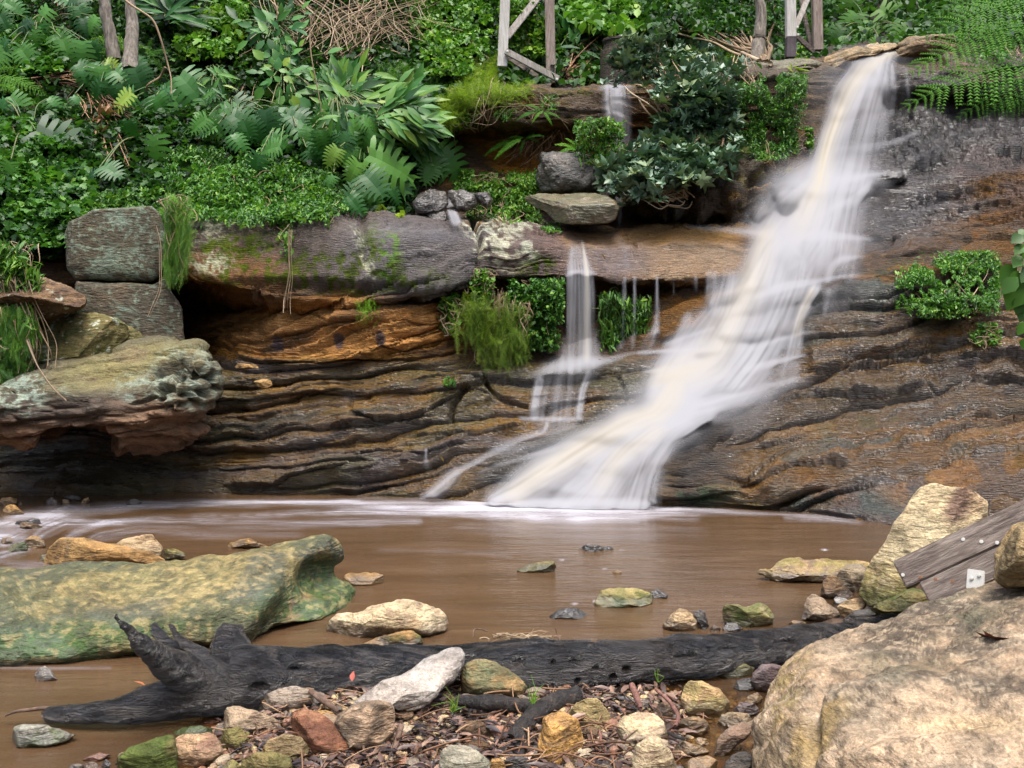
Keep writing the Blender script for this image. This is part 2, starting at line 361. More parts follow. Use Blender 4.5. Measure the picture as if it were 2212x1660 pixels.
CRACKS = [(T5([(845,-10),(878,80),(884,180),(862,290),(800,380)]),.16,5),(T2([(200,1270),(215,1400),(170,1560),(140,1650)]),.05,7),(T5([(700,1130),(720,1050),(800,945)]),.12,5),(T5([(1690,890),(1730,980),(1735,1040)]),.05,3),(T5([(900,905),(960,990),(1080,1050),(1150,1055)]),.10,4),
 (T2([(1770,1400),(1790,1500),(1860,1580),(1870,1640)]),.03,3),(T4([(2020,1040),(2040,1010),(2134,1000)]),.05,4),(T6([(300,1330),(340,1268),(430,1192)]),.06,4),(T6([(560,1060),(500,1100),(440,1120)]),.05,4),(T4([(1120,790),(1060,700),(1060,600)]),.05,5),(T6([(310,240),(280,290),(340,230)]),.02,2)]
for (pts, dd, wd) in CRACKS:
    p = np.array(pts); c0 = max(0, int((p[:, 0].min() - 30 + 350) / DU)); c1 = int((p[:, 0].max() + 30 + 350) / DU)
    uu = UU[:, c0:c1] + 4 * vnoise(G[:, c0:c1] * 7, 3); vv = VV[:, c0:c1] + 4 * vnoise(G[:, c0:c1] * 7, 4); best = np.full(uu.shape, 1e9)
    for a, b in zip(p[:-1], p[1:]):
        e = b - a; t = np.clip(((uu - a[0]) * e[0] + (vv - a[1]) * e[1]) / (e @ e + 1e-9), 0, 1)
        best = np.minimum(best, np.hypot(uu - a[0] - t * e[0], vv - a[1] - t * e[1]))
    D[:, c0:c1] -= dd * np.exp(-(best / wd) ** 2)
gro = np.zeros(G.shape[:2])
wig = 8.0 * fbm(G * 4, 4, 67)
LD = np.zeros(G.shape[:2]); n_wig = vnoise(G * 6, 68)
for (pts, dd, hgt, gw) in LEDGES:
    if dd >= .09 and pts[0][0] > 1480 and pts[0][1] > 480: dd *= 1.15; hgt *= 1.8
    pu = [p[0] for p in pts]; pv = [p[1] for p in pts]
    c0 = np.searchsorted(US, pu[0]); c1 = np.searchsorted(US, pu[-1])
    if c1 - c0 < 3: continue
    uu = US[c0:c1]; vl = blur(np.interp(uu, pu, pv), 4)
    tp = np.minimum(1, np.minimum(uu - uu[0], uu[-1] - uu) / min(30, .3 * (uu[-1] - uu[0]) + 1))
    dv = VV[:, c0:c1] + wig[:, c0:c1] - vl[None]
    up = np.where(dv < 0, np.exp(dv / hgt), np.exp(-np.maximum(dv, 0) / (2.0 + 3.5 * (1 + n_wig[:, c0:c1])))) * dd
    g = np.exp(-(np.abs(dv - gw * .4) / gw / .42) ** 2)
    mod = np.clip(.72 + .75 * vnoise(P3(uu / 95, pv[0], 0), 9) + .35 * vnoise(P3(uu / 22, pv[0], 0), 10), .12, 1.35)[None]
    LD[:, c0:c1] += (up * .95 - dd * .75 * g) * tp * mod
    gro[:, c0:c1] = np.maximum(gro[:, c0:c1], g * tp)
D += LD * .95
D -= .10 * zone(690, 632, 330, 22, -2, .5) * (1 - zone(940, 600, 60, 60))
D += .05 * zone(930, 560, 110, 60, 0, .3) + .06 * zone(700, 520, 60, 70, 20, .5)
f1, f2, cidr = worley(P3(gx * 6.5, gy * 4, gz * 8.5), 61)
D += rubble * (.20 * (1 - f1 * 1.2) + .08 * cidr) - .03 * rubble
f1b, f2b, cidb = worley(P3(gx * 7, gy * 4, gz * 9) + .35 * fbm(G * 5, 2, 5)[..., None], 62)
D += blackw * (.035 * sstep(0, .35, f2b - f1b) + .045 * (cidb - .5))
# keep the very water line and the edges quiet
fade = np.ones(NR); fade[-4:] = .5
D *= fade[:, None]
nrm = gnormals(blur(blur(G, 6, 0), 6, 1))
flip = (nrm[..., 1] > 0).mean() > .5
if flip: nrm = -nrm
G2 = G + nrm * D[..., None]

# --- colours of the stone
def C(r, g, b): return np.array([r, g, b])
def lay(col, m, c, k=1.0):
    m = np.clip(m * k, 0, 1)[..., None]
    return col * (1 - m) + np.asarray(c) * m
n1 = fbm(P3(gx * 1.3, gy, hh * 3.5), 4, 71); n2 = fbm(P3(gx * 2.2, gy, hh * 9), 4, 72); n3 = fbm(G * 6, 4, 73); n4 = fbm(G * 18, 3, 74)
rbed = _h(i1.astype(np.int64), (i1 * 0).astype(np.int64), (i1 * 0).astype(np.int64), 3); rbed2 = _h(i2.astype(np.int64), (i2 * 0).astype(np.int64), (i2 * 0).astype(np.int64), 4)
col = np.zeros(G.shape) + C(.125, .085, .055)
col = lay(col, sstep(-.1, .4, n1 + .5 * (rbed2 - .5)), C(.21, .115, .042))
col = lay(col, sstep(.0, .5, n2), C(.10, .082, .075), .8)
col = lay(col, sstep(.15, .55, n3 + .3 * (rbed - .5)), C(.06, .042, .03), .7)
# orange slabs under the overhang, ochre bands
slabs = zone(720, 712, 300, 66, 4, .25)
col = lay(col, slabs * sstep(-.6, .0, n1 + .3 * n2), C(.52, .27, .10), .97)
col = lay(col, slabs * sstep(.1, .5, n2), C(.24, .12, .055), .7); col = lay(col, slabs * sstep(.2, .5, n3), C(.60, .36, .17), .6)
for uu_ in (603, 733, 822): col = lay(col, zone(uu_, 745 - (uu_ - 603) * .06, 11, 18, 8, .3), C(.08, .06, .07), .9)
col = lay(col, zone(760, 825, 330, 50, 0, .6) * sstep(-.3, .2, n3), C(.36, .23, .075), .8)
col = lay(col, zone(1120, 345, 200, 75, 0, .4) * sstep(-.4, .2, n2), C(.50, .26, .09), .9)
col = lay(col, zone(1120, 290, 200, 40, 0, .5) * sstep(-.2, .3, n1), C(.16, .085, .04), .7)
col = lay(col, zone(1100, 225, 260, 40, 0, .5) * sstep(-.3, .3, n3), C(.15, .115, .085), .8)
# big grey block and smooth ledge
col = lay(col, zone(700, 530, 345, 92, 0, .2, wob=.25 * n3) , C(.135, .115, .105), .9)
col = lay(col, zone(900, 560, 170, 90, 0, .3) , C(.145, .135, .14), .8)
col = lay(col, zone(470, 600, 150, 60, 0, .5, wob=.4 * n3), C(.21, .12, .065), .8)
col = lay(col, zone(1170, 545, 110, 75, 0, .3, wob=.3 * n3), C(.20, .155, .145), .8)
col = lay(col, zone(1440, 545, 200, 62, 0, .3, wob=.2 * n3), C(.33, .25, .18), .95)
col = lay(col, zone(1460, 510, 190, 22, 0, .5, wob=.3 * n3), C(.30, .17, .05), .8)
col = lay(col, zone(1330, 560, 70, 45, 0, .6), C(.17, .15, .165), .7)
# walls right
col = lay(col, zone(2060, 300, 230, 90, 0, .3), C(.022, .02, .022), .95)
col = lay(col, zone(2060, 160, 230, 60, 0, .5) * sstep(-.5, .2, n2), C(.06, .05, .05), .9)
col = lay(col, zone(1960, 445, 120, 70, 0, .6), C(.05, .045, .05), .9)
col = lay(col, zone(2150, 400, 110, 90, 0, .4) * sstep(-.3, .2, n3), C(.14, .10, .085), .8)
col = lay(col, zone(2150, 500, 120, 60, 0, .6) * sstep(-.1, .35, n3), C(.24, .12, .04), .7)
col = lay(col, zone(1680, 250, 120, 80, 0, .5) * sstep(-.4, .3, n2), C(.22, .15, .075), .8)
col = lay(col, zone(1660, 160, 160, 34, 0, .5), C(.15, .13, .10), .8)
col = lay(col, zone(1880, 120, 120, 28, 0, .5), C(.19, .14, .08), .8)
# rubble
rc = np.array([C(.24, .21, .11), C(.10, .10, .09), C(.26, .17, .08), C(.15, .13, .10)])[(cidr * 3.99).astype(int)]
col = col * (1 - rubble[..., None]) + rc * rubble[..., None]
col = lay(col, rubble * sstep(.45, .6, f1), C(.07, .05, .035), .8)
# wet lower right: violet-grey sheen, green algae, ochre
col = lay(col, lowR * sstep(-.2, .4, fbm(P3(gx * 1.1, gy, hh * 2.2), 3, 81)), C(.15, .12, .11), .75)
col = lay(col, lowR * sstep(.05, .5, fbm(P3(gx * 1.3, gy, hh * 3.1), 3, 82) + .1), C(.32, .175, .045), .85)
col = lay(col, zone(2000, 660, 260, 90, 10, .5) * sstep(-.2, .4, n3), C(.06, .10, .065), .85)
col = lay(col, zone(2150, 735, 200, 40, 6, .5), C(.36, .19, .045), .85)
col = lay(col, zone(1480, 980, 90, 110, 0, .6), C(.07, .075, .08), .7)
col = lay(col, zone(1800, 1085, 380, 26, -3, .5) * sstep(-.3, .3, n3), C(.03, .09, .045), .95)
col = lay(col, zone(2010, 1070, 100, 36, 0, .5) * sstep(-.25, .2, n3), C(.50, .26, .06), .9)
col = lay(col, zone(2010, 950, 260, 120, -12, .5) * sstep(.15, .5, -n3), C(.06, .10, .055), .8)
# every bed its own stone
pick = np.clip(rbed * .75 + .25 * rbed2 + .28 * fbm(P3(gx * .8, gy, i1 * 2.1), 3, 88), 0, .999) * 5
bp_ = np.array([C(.13,.115,.12), C(.30,.165,.05), C(.075,.085,.06), C(.19,.125,.06), C(.10,.075,.06)])[pick.astype(int)]
bm_ = (np.maximum(lowR, lowL) * .55)[..., None]; col = col * (1 - bm_) + bp_ * bm_
# left lower wet ledges
col = lay(col, lowL * sstep(.0, .4, fbm(P3(gx * 1.6, gy, hh * 6), 3, 83)), C(.12, .10, .10), .7)
col = lay(col, lowL * sstep(-.05, .35, fbm(P3(gx * 1.2, gy, hh * 5), 3, 84)), C(.28, .165, .045), .75)
col = lay(col, lowL * sstep(.05, .4, fbm(P3(gx * 1.9, gy, hh * 3), 3, 87)), C(.12, .11, .045), .6)
col = lay(col, zone(150, 1010, 260, 50, 0, .5), C(.035, .035, .02), .7)
col = lay(col, zone(1180, 1010, 160, 50, 12, .6), C(.07, .085, .085), .7)
# moss and lichen
moss = np.clip(zone(500, 545, 100, 60, 0, .5, wob=.7 * n3) + zone(720, 590, 270, 40, -5, .4, wob=.8 * n3) + zone(800, 550, 30, 60, 0, .6, wob=.8 * n4), 0, 1)
moss = np.maximum(moss, zone(1160, 580, 40, 30, 0, .5, wob=.6 * n3)); moss = np.maximum(moss, zone(1050, 250, 160, 60, 0, .5, wob=.9 * n3) * .6)
moss = np.maximum(moss, .55 * zone(1200, 190, 180, 18, 0, .5, wob=.6 * n3))
moss = moss * sstep(-.25, .15, n4 + .5 * n3)
col = lay(col, moss, C(.075, .115, .014), .85)
brm = zone(845, 545, 26, 42, 0, .3, wob=.9 * n4) + zone(830, 600, 22, 14, 0, .3, wob=.9 * n4)
col = lay(col, np.clip(brm, 0, 1) * sstep(-.1, .1, n4), C(.13, .26, .01), .95)
lich = zone(1080, 520, 62, 50, -35, .35, wob=.8 * n3) + zone(1110, 485, 85, 16, 0, .4, wob=.5 * n3)
lich = lich + .8 * zone(430, 480, 60, 40, 0, .4, wob=1.2 * n4) + .7 * zone(450, 570, 50, 25, 0, .4, wob=1.4 * n4) + .7 * zone(790, 560, 14, 70, 20, .4, wob=1.8 * n4)
lich = np.clip(lich, 0, 1) * sstep(-.25, .1, n4 + .35 * fbm(G * 40, 2, 90))
col = lay(col, lich, C(.66, .67, .56), .97)
# dry or wet
wet = .35 + .55 * sstep(.0, .5, n3 + .3) * (lowL + lowR)
wet = np.clip(wet + .5 * blackw + .45 * lowL + .45 * lowR - .25 * slabs, 0, 1)
wet = np.maximum(wet, zone(1960, 430, 160, 110)); wet = np.maximum(wet, .85 * zone(2060, 160, 240, 60)); wet = np.maximum(wet, .8 * zone(1440, 540, 240, 62))
wet = np.maximum(wet, .75 * zone(860, 560, 200, 90)); wet = np.maximum(wet, .8 * zone(1180, 900, 260, 160))
wet = wet * (1 - .8 * np.clip(moss + lich, 0, 1)) * (1 - .6 * zone(470, 600, 130, 60)); wet *= (1 - .9 * zone(300, 650, 180, 200))
wet = np.where(UU < 880, wet * sstep(380, 470, VV), wet)
soil = (1 - sstep(840, 930, UU + 30 * n3)) * (1 - sstep(430, 465, VV))
col = lay(col, soil, C(.045, .032, .02))

col = lay(col, np.maximum(gro, crev * .8), C(.035,.028,.018), .45)  # shade of the ledge grooves and crevices deepened in the colour
col = col * (1 - .40 * wet[..., None]) * (.66 + .25 * slabs[..., None] + .42 * smooth_ledge[..., None] - .06 * lowR[..., None] + .06 * lowL[..., None])
lum = col.mean(-1, keepdims=True); col = np.clip(lum * .90 + (1.36 - .36 * slabs[..., None] - .15 * smooth_ledge[..., None]) * (col - lum), .004, 1)
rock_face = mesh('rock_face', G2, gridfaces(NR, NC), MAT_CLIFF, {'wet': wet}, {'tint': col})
tag(rock_face, kind='structure')

# depth map of the terrain, used to stand things on it
DS = 2.0; DU0, DV0 = -380, -420; DW, DH = 1490, 900
ZB = np.full((DH, DW), 1e9)
def splat(Gp):
    p = Gp.reshape(-1, 3)
    iu = ((CU + p[:, 0] / p[:, 1] * F - DU0) / DS).astype(int); iv = ((HV + (HC - p[:, 2]) / p[:, 1] * F - DV0) / DS).astype(int)
    m = (iu >= 0) & (iu < DW) & (iv >= 0) & (iv < DH)
    np.minimum.at(ZB, (iv[m], iu[m]), p[m, 1])
def fine(Gp):
    a = .5 * (Gp[1:] + Gp[:-1]); o = np.empty((Gp.shape[0] * 2 - 1,) + Gp.shape[1:]); o[::2] = Gp; o[1::2] = a
    a = .5 * (o[:, 1:] + o[:, :-1]); q = np.empty((o.shape[0], o.shape[1] * 2 - 1, 3)); q[:, ::2] = o; q[:, 1::2] = a
    return q
splat(fine(G2))

# ---------------------------------------------------------------- hillside behind and above the terraces
hu = np.arange(-700, 2900, 12.0)
HL = [
 [(-700,275,11.85),(700,275,11.85),(880,262,11.7),(1000,240,11.5),(1300,222,11.5),(1370,220,11.6),(1560,185,11.9),(1700,165,12.1),(1860,140,12.3),(1990,150,12.0),(2212,155,11.5),(2900,150,11.2)],
 [(-700,190,12.0),(800,180,12.2),(1000,180,12.3),(1300,182,12.6),(1560,158,13.4),(1700,138,14.0),(1860,112,14.5),(1990,90,13.4),(2212,60,12.4),(2900,50,12.0)],
 [(-700,60,12.8),(800,60,13.0),(1000,90,13.2),(1300,110,13.6),(1560,100,15.5),(1700,90,16.5),(1860,80,17),(1990,40,15),(2212,0,13.6),(2900,0,13)],
 [(-700,-120,14),(800,-120,14.3),(1000,-60,14.5),(1300,-40,15.5),(1560,-20,18),(1860,-40,19.5),(2212,-120,16),(2900,-120,15)],
 [(-700,-420,16.5),(800,-420,17),(1300,-380,19),(1860,-380,22),(2900,-420,18)],
 [(-700,-900,21),(800,-900,22),(1300,-900,24),(1860,-900,26),(2900,-900,22)],
]
hv, hy = build_sheet(HL, hu, [8, 14, 16, 16, 16], 3)
GH = W(np.broadcast_to(hu, hv.shape), hv, hy)
GH = GH + P3(0, .12, .12) * fbm(GH * 1.2, 3, 95)[..., None]
m, nt, out = new_mat('hill_soil')
pos = N(nt, 'ShaderNodeNewGeometry').outputs['Position']
cr = ramp(nt, noise(nt, 5, 6, .65, pos), [(.3, (.012, .010, .006)), (.55, (.05, .032, .018)), (.8, (.03, .035, .012))])
bs = N(nt, 'ShaderNodeBsdfPrincipled'); nt.links.new(cr, bs.inputs['Base Color']); bs.inputs['Roughness'].default_value = .95
bp = N(nt, 'ShaderNodeBump'); bp.inputs['Distance'].default_value = .15; nt.links.new(noise(nt, 22, 6, .7, pos), bp.inputs['Height']); nt.links.new(bp.outputs[0], bs.inputs['Normal'])
nt.links.new(bs.outputs[0], out.inputs[0]); MAT_SOIL = m
hill = mesh('hillside', GH, gridfaces(*GH.shape[:2]), MAT_SOIL)
tag(hill, kind='structure')
gh = GH
for _ in range(3): gh = fine(gh)
splat(gh)
# fill holes, keep a sharp and a smooth copy
for _ in range(14):
    b = ZB > 1e8
    if not b.any(): break
    s = np.zeros_like(ZB); c = np.zeros_like(ZB)
    for dy, dx in ((0, 1), (0, -1), (1, 0), (-1, 0)):
        q = np.roll(ZB, (dy, dx), (0, 1)); g = q < 1e8; s += np.where(g, q, 0); c += g
    ZB = np.where(b & (c > 0), s / np.maximum(c, 1), ZB)
ZB = np.where(ZB > 1e8, 14.0, ZB)
ZS = blur(blur(ZB, 10, 0), 10, 1)
def depth(u, v, smooth=True):
    Z = ZS if smooth else ZB
    x = np.clip((np.asarray(u, float) - DU0) / DS - .5, 0, DW - 1.01); y = np.clip((np.asarray(v, float) - DV0) / DS - .5, 0, DH - 1.01)
    i = x.astype(int); j = y.astype(int); a = x - i; b = y - j
    return (Z[j, i] * (1 - a) + Z[j, i + 1] * a) * (1 - b) + (Z[j + 1, i] * (1 - a) + Z[j + 1, i + 1] * a) * b
# ================================================================ falling water
def ribbon_density(u, v, pts, freq=6, contrast=.5, seed=0, soft=.5, wob=.15):
    """how much water there is at (u, v): a stream along pts = [(u, v, half width, density)] combed into threads along its run"""
    p = np.array(pts, float)
    L = np.concatenate([[0], np.cumsum(np.hypot(np.diff(p[:, 0]), np.diff(p[:, 1])))])
    n = max(8, int(L[-1] / 4)); t = np.linspace(0, L[-1], n)
    q = np.stack([np.interp(t, L, p[:, k]) for k in range(4)], -1)
    q[:, :2] = blur(q[:, :2], 8); q[:, 2:] = blur(q[:, 2:], 6)
    out = np.zeros(u.shape); mw = q[:, 2].max() * 1.9
    sel = (u > q[:, 0].min() - mw) & (u < q[:, 0].max() + mw) & (v > q[:, 1].min() - mw) & (v < q[:, 1].max() + mw)
    idx = np.flatnonzero(sel.ravel())
    if not len(idx): return out
    uf = u.ravel()[idx]; vf = v.ravel()[idx]; res = np.zeros(len(idx))
    tan = np.gradient(q[:, :2], axis=0); tan /= np.linalg.norm(tan, axis=1, keepdims=True) + 1e-9
    for a in range(0, len(idx), 20000):
        uu = uf[a:a + 20000, None]; vv = vf[a:a + 20000, None]
        d2 = (uu - q[None, :, 0]) ** 2 + (vv - q[None, :, 1]) ** 2
        k = d2.argmin(1)
        du = uu[:, 0] - q[k, 0]; dv = vv[:, 0] - q[k, 1]
        s = (du * -tan[k, 1] + dv * tan[k, 0]) / q[k, 2]; al = (du * tan[k, 0] + dv * tan[k, 1])
        T = t[k] + al
        end = np.maximum(0, np.maximum(-T, T - L[-1])) / (q[k, 2] + 4)
        w = wob * vnoise(P3(T * .02, s * 1.5, seed), seed + 3)
        sc = (1 + .55 * soft); e = 1 - sstep(max(0, .75 - .95 * soft), 1.0, (np.sqrt(s * s + end * end * (.5 if soft > .75 else 1)) + w) / sc)
        th = .5 * vnoise(P3(s * freq + .3 * vnoise(P3(T * .01, s, 1), seed), T * .006, seed), seed + 1) + .35 * vnoise(P3(s * freq * 2.7, T * .009, seed), seed + 2) + .15 * vnoise(P3(s * freq * 6, T * .02, seed), seed + 4)
        res[a:a + 20000] = q[k, 3] * e * np.clip(1 - contrast + contrast * (.5 + .9 * th) * 1.4, 0, 1)
    out.ravel()[idx] = res
    return out

def water_material(name):
    m, nt, out = new_mat(name)
    al = N(nt, 'ShaderNodeAttribute', attribute_name='veil').outputs['Fac']
    ti = N(nt, 'ShaderNodeAttribute', attribute_name='tint').outputs['Color']
    df = N(nt, 'ShaderNodeBsdfDiffuse'); nt.links.new(ti, df.inputs[0])
    tl = N(nt, 'ShaderNodeBsdfTranslucent'); nt.links.new(ti, tl.inputs[0])
    m1 = N(nt, 'ShaderNodeMixShader'); m1.inputs[0].default_value = .45; nt.links.new(df.outputs[0], m1.inputs[1]); nt.links.new(tl.outputs[0], m1.inputs[2])
    gl = N(nt, 'ShaderNodeBsdfGlossy'); gl.inputs['Roughness'].default_value = .35
    m2 = N(nt, 'ShaderNodeMixShader'); m2.inputs[0].default_value = .0; nt.links.new(m1.outputs[0], m2.inputs[1]); nt.links.new(gl.outputs[0], m2.inputs[2])
    tr = N(nt, 'ShaderNodeBsdfTransparent')
    cn = N(nt, 'ShaderNodeCombineXYZ'); cn.inputs[0].default_value = -.1; cn.inputs[1].default_value = -.72; cn.inputs[2].default_value = .68
    for q in (df, tl): nt.links.new(cn.outputs[0], q.inputs['Normal'])
    m3 = N(nt, 'ShaderNodeMixShader'); nt.links.new(al, m3.inputs[0]); nt.links.new(tr.outputs[0], m3.inputs[1]); nt.links.new(m2.outputs[0], m3.inputs[2])
    nt.links.new(m3.outputs[0], out.inputs[0])
    return m
MAT_FALL = water_material('falling_water')

def cascade(name, ribs, label, res=1.7, gap=.03, puff=.10, cream=(), clampdown=True, group=None, fall=True):
    us_ = [p[0] for r in ribs for p in r[0]]; vs_ = [p[1] for r in ribs for p in r[0]]; mw = max(p[2] for r in ribs for p in r[0]) * 1.5
    u = np.arange(min(us_) - mw - 6, max(us_) + mw + 6, res); v = np.arange(min(vs_) - 14, min(max(vs_) + mw * .5 + 8, 1112), res)
    u, v = np.meshgrid(u, v)
    keep = np.ones(u.shape); 
    for k, r in enumerate(ribs):
        kw = dict(r[1]) if len(r) > 1 else {}
        if kw.get('soft') == 1.0: r = ([(a, b, c_ * 1.3, d_ * .85) for a, b, c_, d_ in r[0]], kw)
        keep *= 1 - np.clip(ribbon_density(u, v, r[0], seed=k * 13 + 5, **kw), 0, 1)
    A = blur(blur(1 - keep, 2, 0), 1, 1)
    cr = np.zeros(u.shape)
    for k, r in enumerate(cream): cr = np.maximum(cr, ribbon_density(u, v, r, freq=2.5, contrast=.35, seed=200 + k, soft=.8))
    Yd = depth(u, v, False)
    if puff > .05:
        k = int(13 / res)
        for ax in (0, 1):
            q = Yd.copy()
            for s_ in range(1, k + 1):
                for sg in (-s_, s_): q = np.minimum(q, np.take(Yd, np.clip(np.arange(Yd.shape[ax]) + sg, 0, Yd.shape[ax] - 1), ax))
            Yd = q
        Yd = blur(blur(Yd, 30, 0), 24, 1) - gap - .04
    else: Yd = blur(blur(np.minimum(Yd, depth(u, v)), 2, 0), 2, 1) - gap
    if fall:
        act = A > .02
        for r in range(1, len(Yd)):
            m = act[r] & act[r - 1]
            Yd[r] = np.where(m, np.minimum(Yd[r], Yd[r - 1] + .0015), Yd[r])
    Yd = Yd - puff * np.minimum(1, 1.8 * blur(blur(A, 14, 0), 14, 1))
    Yd = blur(blur(Yd, 3, 1), 2, 0)
    P = W(u, v, Yd); P[..., 2] = np.maximum(P[..., 2], .006)
    base = C(.43, .43, .455); crm = C(.56, .50, .385)
    col = base * (1 - cr[..., None] * .8) + crm * (cr[..., None] * .8)
    f = gridfaces(*u.shape); a = A.ravel(); f = f[a[f].max(1) > .012]
    used = np.unique(f); mp = np.full(u.size, -1); mp[used] = np.arange(len(used))
    o = mesh(name, P.reshape(-1, 3)[used], mp[f], MAT_FALL, {'veil': np.clip(a[used], 0, .985)}, {'tint': col.reshape(-1, 3)[used]})
    tag(o, kind='structure')
    return o
def crw(fn, k):
    return lambda pts: [(a, b, p[2] * k, p[3]) for p, (a, b) in zip(pts, [q[:2] for q in fn([x[:2] for x in pts])])]
t2, t3, t5, t6 = crw(T2, .3732), crw(T3, .3732), crw(T5, .3732), crw(T6, .3732)
ST = dict(freq=9, contrast=.8); VE = dict(freq=7, contrast=.75, soft=.7); LI = dict(freq=1.5, contrast=.15, soft=1.0, wob=.3); DN = dict(freq=5, contrast=.3, soft=.75)
